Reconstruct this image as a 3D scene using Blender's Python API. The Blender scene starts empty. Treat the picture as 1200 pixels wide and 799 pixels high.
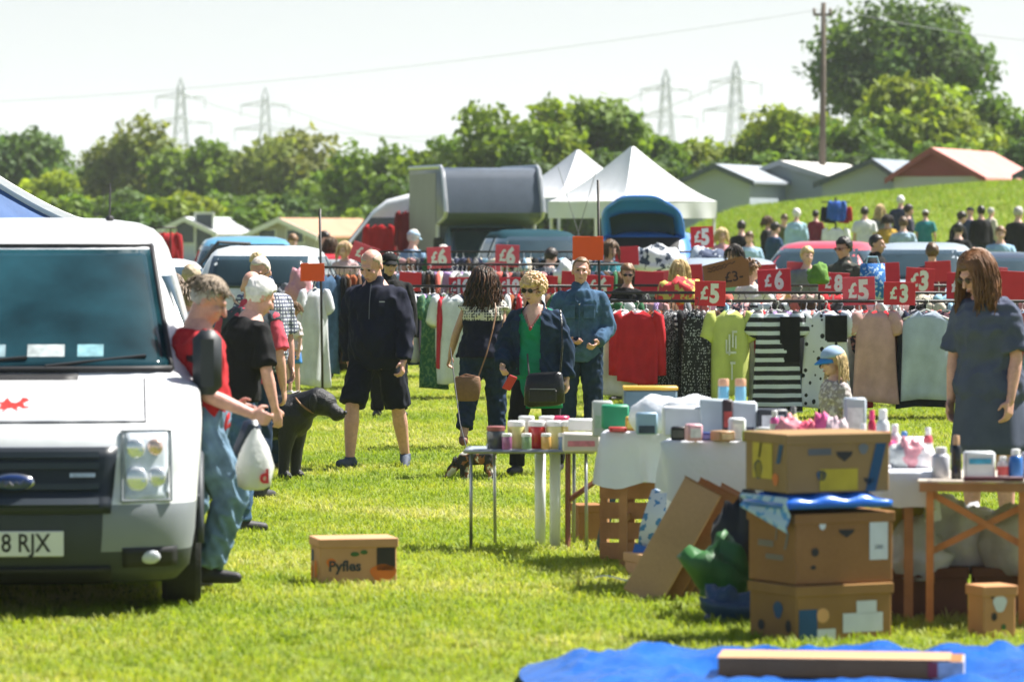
import bpy, bmesh, math, random
import numpy as np
from mathutils import Vector, Matrix, Euler, noise as mnoise
R = math.radians
rnd = random.Random(7)
scene = bpy.context.scene
col = scene.collection
# ------------------------------------------------------------------ camera
CAM_H, FPX, HOR = 1.9, 5000.0, 270.0
cam_d = bpy.data.cameras.new('camera'); cam = bpy.data.objects.new('camera', cam_d); col.objects.link(cam)
cam_d.sensor_width = 36; cam_d.lens = 150; cam_d.clip_end = 6000; cam_d.clip_start = .5
cam.location = (0, 0, CAM_H)
cam.rotation_euler = (R(90) - math.atan((399.5 - HOR) / FPX), 0, 0)
cam_d.dof.use_dof = True; cam_d.dof.focus_distance = 34.5; cam_d.dof.aperture_fstop = 4.0
scene.camera = cam
# ------------------------------------------------------------------ light
SUN_AZ = R(63)      # from +Y (away from the camera) towards +X (right)
SUN_EL = R(54)
world = bpy.data.worlds.new('World'); scene.world = world; world.use_nodes = True
wn = world.node_tree; bg = wn.nodes['Background']
sky = wn.nodes.new('ShaderNodeTexSky'); sky.sky_type = 'NISHITA'; sky.sun_disc = False
sky.sun_elevation = SUN_EL; sky.sun_rotation = SUN_AZ
sky.air_density = 1.0; sky.dust_density = 1.5; sky.ozone_density = 1.0; sky.altitude = 0
veil = wn.nodes.new('ShaderNodeMix'); veil.data_type = 'RGBA'; veil.inputs[0].default_value = .12
veil.inputs[7].default_value = (8.1, 8.4, 9.1, 1)
tcw = wn.nodes.new('ShaderNodeTexCoord'); sxyz = wn.nodes.new('ShaderNodeSeparateXYZ'); wn.links.new(tcw.outputs['Generated'], sxyz.inputs[0])
hzr = wn.nodes.new('ShaderNodeMapRange'); hzr.inputs[1].default_value = 0; hzr.inputs[2].default_value = .17; hzr.inputs[3].default_value = .85; hzr.inputs[4].default_value = .0
wn.links.new(sxyz.outputs[2], hzr.inputs[0]); wn.links.new(hzr.outputs[0], veil.inputs[0])      # milky air towards the horizon, all round
wn.links.new(sky.outputs[0], veil.inputs[6]); wn.links.new(veil.outputs[2], bg.inputs[0])
bg.inputs[1].default_value = .05
sun_d = bpy.data.lights.new('sun', 'SUN'); sun_d.energy = 5.0; sun_d.angle = R(.53); sun_d.color = (1, .965, .90)
sun = bpy.data.objects.new('sun', sun_d); col.objects.link(sun)
sdir = Vector((math.sin(SUN_AZ) * math.cos(SUN_EL), math.cos(SUN_AZ) * math.cos(SUN_EL), math.sin(SUN_EL)))
sun.rotation_euler = sdir.to_track_quat('Z', 'Y').to_euler()
sun.location = (30, 30, 60)
vs_ = scene.view_settings; vs_.view_transform = 'Standard'; vs_.look = 'None'; vs_.exposure = 1.3; vs_.gamma = 1; vs_.use_curve_mapping = False
scene.cycles.max_bounces = 8; scene.cycles.transparent_max_bounces = 12; scene.cycles.volume_bounces = 1
scene.cycles.use_denoising = True
# ------------------------------------------------------------------ pixel helpers (a pixel is a direction, D its distance)
def PX(px, D): return (px - 600) / FPX * D
def PZ(py, D): return CAM_H - (py - HOR) / FPX * D
def W(px, py, D): return Vector((PX(px, D), D, PZ(py, D)))
def DG(py): return CAM_H * FPX / (py - HOR)
def sstep(t):
    t = min(1, max(0, t)); return t * t * (3 - 2 * t)
def ground_z(x, y):
    left = .9 * sstep((y - 85) / 130)
    k = sstep((x - 2.2) / 5.5)
    bank = (2.55 + .9 * sstep((x - 6) / 11)) * sstep((y - 74) / 62) - .8 * sstep((y - 138) / 10)
    n = .12 * mnoise.noise(Vector((x * .15, y * .1, 0))) * sstep((y - 75) / 30)
    return left * (1 - k) + bank * k + n
# ------------------------------------------------------------------ materials
_mats = {}
def mat(c, rough=.7, var=.14, vs=5., bump=0., bs=80., metal=0., spec=.4, coat=0., trans=0., name=None, var2=0., vs2=40.):
    key = (tuple(round(v, 4) for v in c), rough, var, vs, bump, bs, metal, spec, coat, trans, var2, vs2, name)
    if key in _mats: return _mats[key]
    m = bpy.data.materials.new(name or 'surface'); m.use_nodes = True
    nt = m.node_tree; b = nt.nodes['Principled BSDF']
    b.inputs['Roughness'].default_value = rough; b.inputs['Metallic'].default_value = metal
    b.inputs['Specular IOR Level'].default_value = spec; b.inputs['Coat Weight'].default_value = coat
    b.inputs['Transmission Weight'].default_value = trans
    tc = nt.nodes.new('ShaderNodeTexCoord')
    n = nt.nodes.new('ShaderNodeTexNoise'); n.inputs['Scale'].default_value = vs; n.inputs['Detail'].default_value = 4
    nt.links.new(tc.outputs['Object'], n.inputs['Vector'])
    mr = nt.nodes.new('ShaderNodeMapRange'); mr.inputs[1].default_value = .25; mr.inputs[2].default_value = .75
    mr.inputs[3].default_value = 1 - var; mr.inputs[4].default_value = 1 + var
    nt.links.new(n.outputs[0], mr.inputs[0])
    fac = mr.outputs[0]
    if var2:
        n2 = nt.nodes.new('ShaderNodeTexNoise'); n2.inputs['Scale'].default_value = vs2; n2.inputs['Detail'].default_value = 3
        nt.links.new(tc.outputs['Object'], n2.inputs['Vector'])
        m2 = nt.nodes.new('ShaderNodeMapRange'); m2.inputs[1].default_value = .3; m2.inputs[2].default_value = .7
        m2.inputs[3].default_value = 1 - var2; m2.inputs[4].default_value = 1 + var2
        nt.links.new(n2.outputs[0], m2.inputs[0])
        mu = nt.nodes.new('ShaderNodeMath'); mu.operation = 'MULTIPLY'
        nt.links.new(fac, mu.inputs[0]); nt.links.new(m2.outputs[0], mu.inputs[1]); fac = mu.outputs[0]
    v = nt.nodes.new('ShaderNodeVectorMath'); v.operation = 'SCALE'; v.inputs[0].default_value = c[:3]
    nt.links.new(fac, v.inputs['Scale']); nt.links.new(v.outputs[0], b.inputs['Base Color'])
    if bump:
        n3 = nt.nodes.new('ShaderNodeTexNoise'); n3.inputs['Scale'].default_value = bs; n3.inputs['Detail'].default_value = 3
        nt.links.new(tc.outputs['Object'], n3.inputs['Vector'])
        bp = nt.nodes.new('ShaderNodeBump'); bp.inputs['Strength'].default_value = bump; bp.inputs['Distance'].default_value = .02
        nt.links.new(n3.outputs[0], bp.inputs['Height']); nt.links.new(bp.outputs[0], b.inputs['Normal'])
    _mats[key] = m
    return m
def pattern(kind, c1, c2, scale, rough=.85):
    """cloth with a woven or printed pattern"""
    key = (kind, c1, c2, scale)
    if key in _mats: return _mats[key]
    m = bpy.data.materials.new(kind + '_cloth'); m.use_nodes = True
    nt = m.node_tree; b = nt.nodes['Principled BSDF']; b.inputs['Roughness'].default_value = rough
    tc = nt.nodes.new('ShaderNodeTexCoord'); mp = nt.nodes.new('ShaderNodeMapping'); nt.links.new(tc.outputs['Object'], mp.inputs[0])
    mix = nt.nodes.new('ShaderNodeMix'); mix.data_type = 'RGBA'; mix.inputs[6].default_value = (*c1, 1); mix.inputs[7].default_value = (*c2, 1)
    if kind in ('stripe', 'pin', 'check'):
        def wave(d):
            w = nt.nodes.new('ShaderNodeTexWave'); w.bands_direction = d; w.inputs['Scale'].default_value = scale
            w.inputs['Distortion'].default_value = .4; w.inputs['Detail'].default_value = 1
            nt.links.new(mp.outputs[0], w.inputs[0])
            g = nt.nodes.new('ShaderNodeMath'); g.operation = 'GREATER_THAN'; g.inputs[1].default_value = .55
            nt.links.new(w.outputs['Fac'], g.inputs[0]); return g.outputs[0]
        if kind == 'stripe': f = wave('Z')
        elif kind == 'pin': f = wave('X')
        else:
            a = nt.nodes.new('ShaderNodeMath'); a.operation = 'MAXIMUM'
            nt.links.new(wave('Z'), a.inputs[0]); nt.links.new(wave('X'), a.inputs[1]); f = a.outputs[0]
    elif kind in ('dots', 'lace'):
        v = nt.nodes.new('ShaderNodeTexVoronoi'); v.inputs['Scale'].default_value = scale; v.inputs['Randomness'].default_value = .55 if kind == 'dots' else .25
        nt.links.new(mp.outputs[0], v.inputs[0])
        g = nt.nodes.new('ShaderNodeMath'); g.operation = 'LESS_THAN'; g.inputs[1].default_value = .3 if kind == 'dots' else .42
        nt.links.new(v.outputs['Distance'], g.inputs[0]); f = g.outputs[0]
    else:   # floral blotches
        n = nt.nodes.new('ShaderNodeTexNoise'); n.inputs['Scale'].default_value = scale; n.inputs['Detail'].default_value = 2
        nt.links.new(mp.outputs[0], n.inputs[0])
        g = nt.nodes.new('ShaderNodeMath'); g.operation = 'GREATER_THAN'; g.inputs[1].default_value = .55
        nt.links.new(n.outputs[0], g.inputs[0]); f = g.outputs[0]
    nt.links.new(f, mix.inputs[0]); nt.links.new(mix.outputs[2], b.inputs['Base Color'])
    _mats[key] = m
    return m
def cloth(c, var=.16): return mat(c, .88, var, 7, .25, 220, spec=.2, var2=.05, vs2=140)
def paint(c, rough=.28): return mat(c, rough, .05, 2, spec=.5, coat=.6, var2=.04, vs2=14)
def glossy(c, rough=.25, var=.06): return mat(c, rough, var, 4)
SKIN = mat((.64, .38, .30), .5, .10, 14, .12, 160, spec=.4, name='skin', var2=.06, vs2=60)
SKIN_T = mat((.52, .30, .22), .5, .10, 14, .12, 160, spec=.4, name='skin_tanned', var2=.06, vs2=60)
SKIN_R = mat((.62, .33, .26), .5, .12, 14, .12, 160, spec=.4, name='skin_ruddy', var2=.08, vs2=50)
BLACK = mat((.012, .012, .014), .6, .2, 10, name='black_plastic')
RUBBER = mat((.018, .018, .018), .85, .25, 20, .3, 60, name='rubber')
STEEL = mat((.32, .33, .34), .4, .1, 10, metal=.9, name='steel')
DARKSTEEL = mat((.03, .027, .025), .5, .2, 10, metal=.3, name='dark_steel')
CARD = mat((.29, .14, .055), .85, .10, 4, .1, 90, spec=.15, name='cardboard', var2=.05, vs2=60)
CARD_L = mat((.48, .29, .16), .85, .10, 4, .1, 90, spec=.15, name='pale_cardboard', var2=.04, vs2=60)
WOOD = mat((.36, .17, .065), .6, .2, 9, .15, 60, name='stained_wood')
WHITECLOTH = mat((.66, .69, .74), .85, .05, 3, .25, 20, spec=.2, name='white_tablecloth')
def glass(c=(.02, .04, .05), rough=.06, name='car_glass'):
    return mat(c, rough, .2, 3, spec=.5, name=name)
GLASS = glass()
def leafmat(c, name):
    if name in _mats: return _mats[name]
    m = bpy.data.materials.new(name); m.use_nodes = True; nt = m.node_tree
    b = nt.nodes['Principled BSDF']; b.inputs['Roughness'].default_value = .6; b.inputs['Specular IOR Level'].default_value = .25
    out = nt.nodes['Material Output']
    at = nt.nodes.new('ShaderNodeAttribute'); at.attribute_name = 'tint'
    v = nt.nodes.new('ShaderNodeVectorMath'); v.operation = 'MULTIPLY'; v.inputs[0].default_value = c
    nt.links.new(at.outputs['Color'], v.inputs[1])
    tr = nt.nodes.new('ShaderNodeBsdfTranslucent'); ad = nt.nodes.new('ShaderNodeMixShader'); ad.inputs[0].default_value = .42
    nt.links.new(v.outputs[0], b.inputs['Base Color'])
    v2 = nt.nodes.new('ShaderNodeVectorMath'); v2.operation = 'MULTIPLY'; v2.inputs[1].default_value = (1.35, 1.3, .6)
    nt.links.new(v.outputs[0], v2.inputs[0]); nt.links.new(v2.outputs[0], tr.inputs[0])
    nt.links.new(b.outputs[0], ad.inputs[1]); nt.links.new(tr.outputs[0], ad.inputs[2]); nt.links.new(ad.outputs[0], out.inputs[0])
    _mats[name] = m
    return m
# ------------------------------------------------------------------ mesh builder
class MB:
    def __init__(s): s.v = []; s.f = []; s.m = []; s.cur = 0
    def add(s, vs, fs, M=None):
        o = len(s.v)
        if M is not None: vs = [M @ Vector(p) for p in vs]
        s.v += [tuple(p) for p in vs]; s.f += [tuple(i + o for i in f) for f in fs]; s.m += [s.cur] * len(fs); return s
    def box(s, x0, x1, y0, y1, z0, z1, M=None, ch=0.):
        if ch <= 0:
            vs = [(x, y, z) for z in (z0, z1) for y in (y0, y1) for x in (x0, x1)]
            return s.add(vs, [(0, 2, 3, 1), (4, 5, 7, 6), (0, 1, 5, 4), (2, 6, 7, 3), (0, 4, 6, 2), (1, 3, 7, 5)], M)
        ch = min(ch, (x1 - x0) * .45, (y1 - y0) * .45, (z1 - z0) * .45)
        vs = []
        for z in (0, 1):
            for y in (0, 1):
                for x in (0, 1):
                    X, Y, Z = (x0, x1)[x], (y0, y1)[y], (z0, z1)[z]
                    ix, iy, iz = (ch, -ch)[x], (ch, -ch)[y], (ch, -ch)[z]
                    vs += [(X, Y + iy, Z + iz), (X + ix, Y, Z + iz), (X + ix, Y + iy, Z)]
        def q(c, k): return c * 3 + k
        fs = [(q(0, 0), q(4, 0), q(6, 0), q(2, 0)), (q(1, 0), q(3, 0), q(7, 0), q(5, 0)), (q(0, 1), q(1, 1), q(5, 1), q(4, 1)),
              (q(2, 1), q(6, 1), q(7, 1), q(3, 1)), (q(0, 2), q(2, 2), q(3, 2), q(1, 2)), (q(4, 2), q(5, 2), q(7, 2), q(6, 2))]
        for c0, c1, a, b in ((0, 4, 0, 1), (1, 5, 1, 0), (2, 6, 1, 0), (3, 7, 0, 1)): fs.append((q(c0, a), q(c0, b), q(c1, b), q(c1, a)))
        for c0, c1, a, b in ((0, 1, 1, 2), (2, 3, 2, 1), (4, 5, 2, 1), (6, 7, 1, 2)): fs.append((q(c0, a), q(c0, b), q(c1, b), q(c1, a)))
        for c0, c1, a, b in ((0, 2, 2, 0), (1, 3, 0, 2), (4, 6, 0, 2), (5, 7, 2, 0)): fs.append((q(c0, a), q(c0, b), q(c1, b), q(c1, a)))
        for c in range(8):
            fs.append((q(c, 0), q(c, 1), q(c, 2)) if c in (1, 2, 4, 7) else (q(c, 0), q(c, 2), q(c, 1)))
        return s.add(vs, fs, M)
    def cone(s, p0, r0, p1, r1, n=10, round_=False, caps=True):
        p0, p1 = Vector(p0), Vector(p1); d = p1 - p0
        if d.length < 1e-6: d = Vector((0, 0, 1e-4))
        q = d.to_track_quat('Z', 'Y'); d.normalize()
        rings = []
        if round_:
            for k in (80, 50, 22): rings.append((p0 - d * r0 * math.sin(R(k)), r0 * math.cos(R(k))))
        rings += [(p0, r0), (p1, r1)]
        if round_:
            for k in (22, 50, 80): rings.append((p1 + d * r1 * math.sin(R(k)), r1 * math.cos(R(k))))
        vs, fs = [], []
        for c, r in rings:
            for i in range(n):
                a = 2 * math.pi * i / n; vs.append(c + q @ Vector((r * math.cos(a), r * math.sin(a), 0)))
        for k in range(len(rings) - 1):
            for i in range(n):
                j = (i + 1) % n; fs.append((k * n + i, k * n + j, (k + 1) * n + j, (k + 1) * n + i))
        if caps: fs.append(tuple(range(n - 1, -1, -1))); fs.append(tuple(range((len(rings) - 1) * n, len(rings) * n)))
        return s.add(vs, fs)
    def tube(s, pts, r, n=6):
        pts = [Vector(p) for p in pts]; N = len(pts); rr = r if isinstance(r, (list, tuple)) else [r] * N
        vs, fs = [], []
        for k, p in enumerate(pts):
            d = pts[min(k + 1, N - 1)] - pts[max(k - 1, 0)]
            if d.length < 1e-7: d = Vector((0, 0, 1))
            q = d.to_track_quat('Z', 'Y')
            for i in range(n):
                a = 2 * math.pi * i / n; vs.append(p + q @ Vector((rr[k] * math.cos(a), rr[k] * math.sin(a), 0)))
        # keep rings aligned
        for k in range(1, N):
            A = vs[(k - 1) * n:k * n]; B = vs[k * n:(k + 1) * n]
            best = min(range(n), key=lambda o: sum((A[i] - B[(i + o) % n]).length_squared for i in range(n)))
            vs[k * n:(k + 1) * n] = [B[(i + best) % n] for i in range(n)]
        for k in range(N - 1):
            for i in range(n):
                j = (i + 1) % n; fs.append((k * n + i, k * n + j, (k + 1) * n + j, (k + 1) * n + i))
        fs.append(tuple(range(n - 1, -1, -1))); fs.append(tuple(range((N - 1) * n, N * n)))
        return s.add(vs, fs)
    def ell(s, c, r, M=None, nu=12, nv=8):
        vs, fs = [(0, 0, -1)], []
        for k in range(1, nv):
            t = math.pi * k / nv - math.pi / 2
            for i in range(nu):
                a = 2 * math.pi * i / nu; vs.append((math.cos(t) * math.cos(a), math.cos(t) * math.sin(a), math.sin(t)))
        vs.append((0, 0, 1)); L = len(vs) - 1
        for i in range(nu):
            j = (i + 1) % nu; fs.append((0, 1 + j, 1 + i)); fs.append((L, L - nu + i, L - nu + j))
            for k in range(nv - 2): a = 1 + k * nu; fs.append((a + i, a + j, a + nu + j, a + nu + i))
        c = Vector(c); vs = [c + Vector((p[0] * r[0], p[1] * r[1], p[2] * r[2])) for p in vs]
        return s.add(vs, fs, M)
    def lathe(s, prof, n=16, M=None):
        vs, fs = [], []
        for r, z in prof:
            for i in range(n): a = 2 * math.pi * i / n; vs.append((r * math.cos(a), r * math.sin(a), z))
        for k in range(len(prof) - 1):
            for i in range(n): j = (i + 1) % n; fs.append((k * n + i, k * n + j, (k + 1) * n + j, (k + 1) * n + i))
        fs.append(tuple(range(n - 1, -1, -1))); fs.append(tuple(range((len(prof) - 1) * n, len(prof) * n)))
        return s.add(vs, fs, M)
    def loft(s, rings, M=None, caps=True):
        n = len(rings[0]); vs = [p for r in rings for p in r]; fs = []
        for k in range(len(rings) - 1):
            for i in range(n): j = (i + 1) % n; fs.append((k * n + i, k * n + j, (k + 1) * n + j, (k + 1) * n + i))
        if caps: fs.append(tuple(range(n - 1, -1, -1))); fs.append(tuple(range((len(rings) - 1) * n, len(rings) * n)))
        return s.add(vs, fs, M)
    def prism(s, poly, a, b, axis='Y', M=None):
        n = len(poly)
        def P(p, t): return {'Y': (p[0], t, p[1]), 'X': (t, p[0], p[1]), 'Z': (p[0], p[1], t)}[axis]
        vs = [P(p, a) for p in poly] + [P(p, b) for p in poly]
        fs = [tuple(range(n)), tuple(range(2 * n - 1, n - 1, -1))] + [(i, i + n, (i + 1) % n + n, (i + 1) % n) for i in range(n)]
        return s.add(vs, fs, M)
    def grid(s, fn, nu, nv, M=None):
        vs = [fn(i / nu, j / nv) for j in range(nv + 1) for i in range(nu + 1)]
        fs = [(j * (nu + 1) + i, j * (nu + 1) + i + 1, (j + 1) * (nu + 1) + i + 1, (j + 1) * (nu + 1) + i) for j in range(nv) for i in range(nu)]
        return s.add(vs, fs, M)
    def mesh(s, name, smooth=False, fix=True):
        me = bpy.data.meshes.new(name); me.from_pydata(s.v, [], s.f); me.validate()
        if any(s.m): me.polygons.foreach_set('material_index', s.m[:len(me.polygons)])
        if fix:
            bm = bmesh.new(); bm.from_mesh(me); bmesh.ops.recalc_face_normals(bm, faces=bm.faces[:]); bm.to_mesh(me); bm.free()
        if smooth: me.polygons.foreach_set('use_smooth', [True] * len(me.polygons))
        return me
    def build(s, name, m, parent=None, smooth=False, loc=None, rz=0, auto=False):
        return link(name, s.mesh(name, smooth or auto), m, parent, loc, rz, auto)
def link(name, me, m, parent=None, loc=None, rz=0, auto=False):
    o = bpy.data.objects.new(name, me); col.objects.link(o)
    ms = m if isinstance(m, (list, tuple)) else [m]
    if len(me.materials) == 0:
        for x in ms: me.materials.append(x)
    if parent is not None: o.parent = parent
    if loc is not None: o.location = loc
    if rz: o.rotation_euler[2] = rz
    if auto:
        try: me.set_sharp_from_angle(angle=R(38))
        except Exception: pass
    return o
def tag(o, label, cat, group=None):
    o['label'] = label; o['category'] = cat
    if group: o['group'] = group
    return o
def thing(name, label, cat, loc=(0, 0, 0), rz=0, group=None):
    o = bpy.data.objects.new(name, None); col.objects.link(o); o.empty_display_size = .1
    o.location = loc; o.rotation_euler = (0, 0, rz); return tag(o, label, cat, group)
def struct(o, kind='structure'): o['kind'] = kind; return o
_pending = []
def union(mb, name, m, parent, voxel, smooth=2, post=None):
    """overlapping closed shapes grown into one continuous skin"""
    me = bpy.data.meshes.new(name); me.from_pydata(mb.v, [], mb.f); me.validate()
    o = bpy.data.objects.new(name, me); col.objects.link(o); o.parent = parent
    r = o.modifiers.new('r', 'REMESH'); r.mode = 'VOXEL'; r.voxel_size = voxel; r.use_smooth_shade = True
    if smooth:
        sm = o.modifiers.new('s', 'SMOOTH'); sm.factor = .5; sm.iterations = smooth
    _pending.append((o, m, post)); return o
def finalize_unions():
    dg = bpy.context.evaluated_depsgraph_get(); dg.update()
    out = []
    for o, m, post in _pending: out.append(bpy.data.meshes.new_from_object(o.evaluated_get(dg)))
    for (o, m, post), me in zip(_pending, out):
        old = o.data; o.modifiers.clear(); o.data = me; bpy.data.meshes.remove(old)
        me.materials.clear()
        for x in (m if isinstance(m, (list, tuple)) else [m]): me.materials.append(x)
        if post: post(me)
        me.polygons.foreach_set('use_smooth', [True] * len(me.polygons))
    _pending.clear()
def wrinkle(amp, freq=9., stretch=.45, seed=0.):
    def f(me):
        n = len(me.vertices); co = np.empty(n * 3); me.vertices.foreach_get('co', co); co = co.reshape(-1, 3)
        no = np.empty(n * 3); me.vertices.foreach_get('normal', no); no = no.reshape(-1, 3)
        q = co * freq; q[:, 2] *= stretch * 2; q += seed
        h = np.zeros(n)
        rs = np.random.RandomState(int(seed * 100) % 9999 + 1)
        for k in range(7):
            d = rs.normal(size=3); d /= np.linalg.norm(d); fr = 1.2 + k * .6
            h += np.sin(q @ d * fr * 2.2 + 2.2 * np.sin(q @ rs.normal(size=3) * .5 + k) + rs.rand() * 6) / (1 + .35 * k)
        h = -np.abs(h) / 2.2 + .5
        co += no * (h * amp)[:, None]
        me.vertices.foreach_set('co', co.ravel()); me.update()
    return f
_txt = {}
def text_mesh(s, size=1., bold=.02, key=None):
    k = (s, bold)
    if k in _txt: return _txt[k]
    cu = bpy.data.curves.new('lettering', 'FONT'); cu.body = s; cu.size = 1; cu.offset = bold; cu.align_x = 'CENTER'; cu.align_y = 'CENTER'
    cu.extrude = .004; cu.resolution_u = 3
    ob = bpy.data.objects.new('lettering', cu); me = bpy.data.meshes.new_from_object(ob)
    bpy.data.objects.remove(ob); me.name = 'lettering'; _txt[k] = me; return me
def lettering(s, m, parent, loc, size, rot=(R(90), 0, 0), bold=.02, sx=1.):
    me = text_mesh(s, bold=bold).copy(); me.materials.clear(); me.materials.append(m)
    o = bpy.data.objects.new('lettering', me); col.objects.link(o); o.parent = parent
    o.location = loc; o.rotation_euler = rot; o.scale = (size * sx, size, size); return o
# ================================================================== setting
def build_ground():
    ys = list(np.arange(-40, 14, 9)) + list(np.arange(14, 60, 1.0)) + list(np.arange(60, 260, 2.5)) + list(np.arange(260, 600, 40)) + [700, 900, 1200, 1600, 2100, 2600]
    xs = [-1500, -900, -500, -250, -120, -70] + list(np.arange(-45, 46, 1.5)) + [70, 120, 250, 500, 900, 1500]
    vs = [(x, y, ground_z(x, y)) for y in ys for x in xs]; n = len(xs)
    fs = [(j * n + i, j * n + i + 1, (j + 1) * n + i + 1, (j + 1) * n + i) for j in range(len(ys) - 1) for i in range(n - 1)]
    me = bpy.data.meshes.new('ground'); me.from_pydata(vs, [], fs); me.polygons.foreach_set('use_smooth', [True] * len(fs))
    m = bpy.data.materials.new('meadow'); m.use_nodes = True; nt = m.node_tree; b = nt.nodes['Principled BSDF']
    b.inputs['Roughness'].default_value = .9; b.inputs['Specular IOR Level'].default_value = .15
    tc = nt.nodes.new('ShaderNodeTexCoord')
    def noise(s, d=4, sc=None):
        n = nt.nodes.new('ShaderNodeTexNoise'); n.inputs['Scale'].default_value = s; n.inputs['Detail'].default_value = d
        if sc:
            mp = nt.nodes.new('ShaderNodeMapping'); mp.inputs['Scale'].default_value = sc; nt.links.new(tc.outputs['Object'], mp.inputs[0]); nt.links.new(mp.outputs[0], n.inputs[0])
        else: nt.links.new(tc.outputs['Object'], n.inputs[0])
        return n.outputs[0]
    r1 = nt.nodes.new('ShaderNodeValToRGB'); e = r1.color_ramp.elements
    e[0].position = .3; e[0].color = (.15, .21, .02, 1); e[1].position = .72; e[1].color = (.26, .30, .045, 1)
    nt.links.new(noise(.9, 6), r1.inputs[0])
    r2 = nt.nodes.new('ShaderNodeValToRGB'); e = r2.color_ramp.elements
    e[0].position = .38; e[0].color = (.62, .62, .6, 1); e[1].position = .66; e[1].color = (1.2, 1.2, 1.15, 1)
    nt.links.new(noise(14, 5), r2.inputs[0])
    mx = nt.nodes.new('ShaderNodeVectorMath'); mx.operation = 'MULTIPLY'
    nt.links.new(r1.outputs[0], mx.inputs[0]); nt.links.new(r2.outputs[0], mx.inputs[1]); nt.links.new(mx.outputs[0], b.inputs['Base Color'])
    bp = nt.nodes.new('ShaderNodeBump'); bp.inputs['Strength'].default_value = .7; bp.inputs['Distance'].default_value = .05
    nt.links.new(noise(30, 5), bp.inputs['Height']); nt.links.new(bp.outputs[0], b.inputs['Normal'])
    struct(link('ground', me, m))
build_ground()
TARP = [(PX(612, 18.6), 18.4), (PX(760, 18.7), 18.75), (PX(1230, 18.9), 18.95), (PX(1300, 15), 15), (PX(640, 15), 15)]
def inpoly(x, y, poly):
    c = False; n = len(poly)
    for i in range(n):
        x0, y0 = poly[i]; x1, y1 = poly[(i + 1) % n]
        if (y0 > y) != (y1 > y) and x < (x1 - x0) * (y - y0) / (y1 - y0) + x0: c = not c
    return c
def build_grass():
    def blade_tuft(name, seed, n, hmin, hmax, spread, wid):
        r = random.Random(seed); mb = MB()
        for _ in range(n):
            a, d = r.uniform(0, 6.28), spread * math.sqrt(r.random()); bx, by = d * math.cos(a), d * math.sin(a)
            h = r.uniform(hmin, hmax); th = r.uniform(0, 6.28); l = h * r.uniform(.5, 1.5); w = wid * r.uniform(.7, 1.3)
            dx, dy = math.cos(th), math.sin(th); nx, ny = -dy * w, dx * w
            mb.add([(bx - nx, by - ny, -.004), (bx + nx, by + ny, -.004), (bx + dx * l * .4 + nx * .8, by + dy * l * .4 + ny * .8, h * .6), (bx + dx * l * .4 - nx * .8, by + dy * l * .4 - ny * .8, h * .6), (bx + dx * l, by + dy * l, h)],
                   [(0, 1, 2, 3), (3, 2, 4)])
        return mb.mesh(name, fix=False)
    m = bpy.data.materials.new('grass_blades'); m.use_nodes = True; nt = m.node_tree; b = nt.nodes['Principled BSDF']
    b.inputs['Roughness'].default_value = .55; b.inputs['Specular IOR Level'].default_value = .3
    oi = nt.nodes.new('ShaderNodeObjectInfo'); geo = nt.nodes.new('ShaderNodeNewGeometry')
    rp = nt.nodes.new('ShaderNodeValToRGB'); rp.color_ramp.elements[0].color = (.14, .225, .022, 1); rp.color_ramp.elements[1].color = (.48, .47, .20, 1)
    for p, c in ((.35, (.24, .325, .03, 1)), (.8, (.34, .375, .06, 1))):
        e = rp.color_ramp.elements.new(p); e.color = c
    nz = nt.nodes.new('ShaderNodeTexNoise'); nz.inputs['Scale'].default_value = .55; nz.inputs['Detail'].default_value = 3
    nt.links.new(geo.outputs['Position'], nz.inputs[0])
    ad = nt.nodes.new('ShaderNodeMath'); ad.operation = 'MULTIPLY_ADD'; ad.inputs[1].default_value = .55
    sb = nt.nodes.new('ShaderNodeMath'); sb.operation = 'MULTIPLY_ADD'; sb.inputs[1].default_value = 2.3; sb.inputs[2].default_value = -.86
    nt.links.new(nz.outputs[0], sb.inputs[0]); nt.links.new(oi.outputs['Random'], ad.inputs[0]); nt.links.new(sb.outputs[0], ad.inputs[2]); nt.links.new(ad.outputs[0], rp.inputs[0])
    tr = nt.nodes.new('ShaderNodeBsdfTranslucent'); ms = nt.nodes.new('ShaderNodeMixShader'); ms.inputs[0].default_value = .45
    nt.links.new(rp.outputs[0], b.inputs['Base Color'])
    v2 = nt.nodes.new('ShaderNodeVectorMath'); v2.operation = 'MULTIPLY'; v2.inputs[1].default_value = (1.35, 1.3, .6)
    nt.links.new(rp.outputs[0], v2.inputs[0]); nt.links.new(v2.outputs[0], tr.inputs[0])
    nt.links.new(b.outputs[0], ms.inputs[1]); nt.links.new(tr.outputs[0], ms.inputs[2]); nt.links.new(ms.outputs[0], nt.nodes['Material Output'].inputs[0])
    src = bpy.data.collections.new('grass_source')
    for k in range(3):
        me = blade_tuft('grass_tuft', k, 20, .012, .034, .09, .003); me.materials.append(m)
        src.objects.link(bpy.data.objects.new('grass_tuft', me))
    me = blade_tuft('grass_tuft', 9, 12, .025, .05, .05, .003); me.materials.append(m)
    src.objects.link(bpy.data.objects.new('grass_tuft', me))
    st = .35; vs, fs = [], []
    y = 16.
    while y < 62:
        hw = 2.6 + y * .155
        x = -hw
        while x < hw:
            if not inpoly(x + st / 2, y + st / 2, TARP):
                o = len(vs); vs += [(x, y, ground_z(x, y)), (x + st, y, ground_z(x + st, y)), (x + st, y + st, ground_z(x + st, y + st)), (x, y + st, ground_z(x, y + st))]; fs.append((o, o + 1, o + 2, o + 3))
            x += st
        y += st
    me = bpy.data.meshes.new('grass'); me.from_pydata(vs, [], fs)
    at = me.attributes.new('dens', 'FLOAT', 'POINT')
    at.data.foreach_set('value', [(165 if v[1] < 30 else 110 if v[1] < 45 else 60) * 1. for v in vs])
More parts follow.
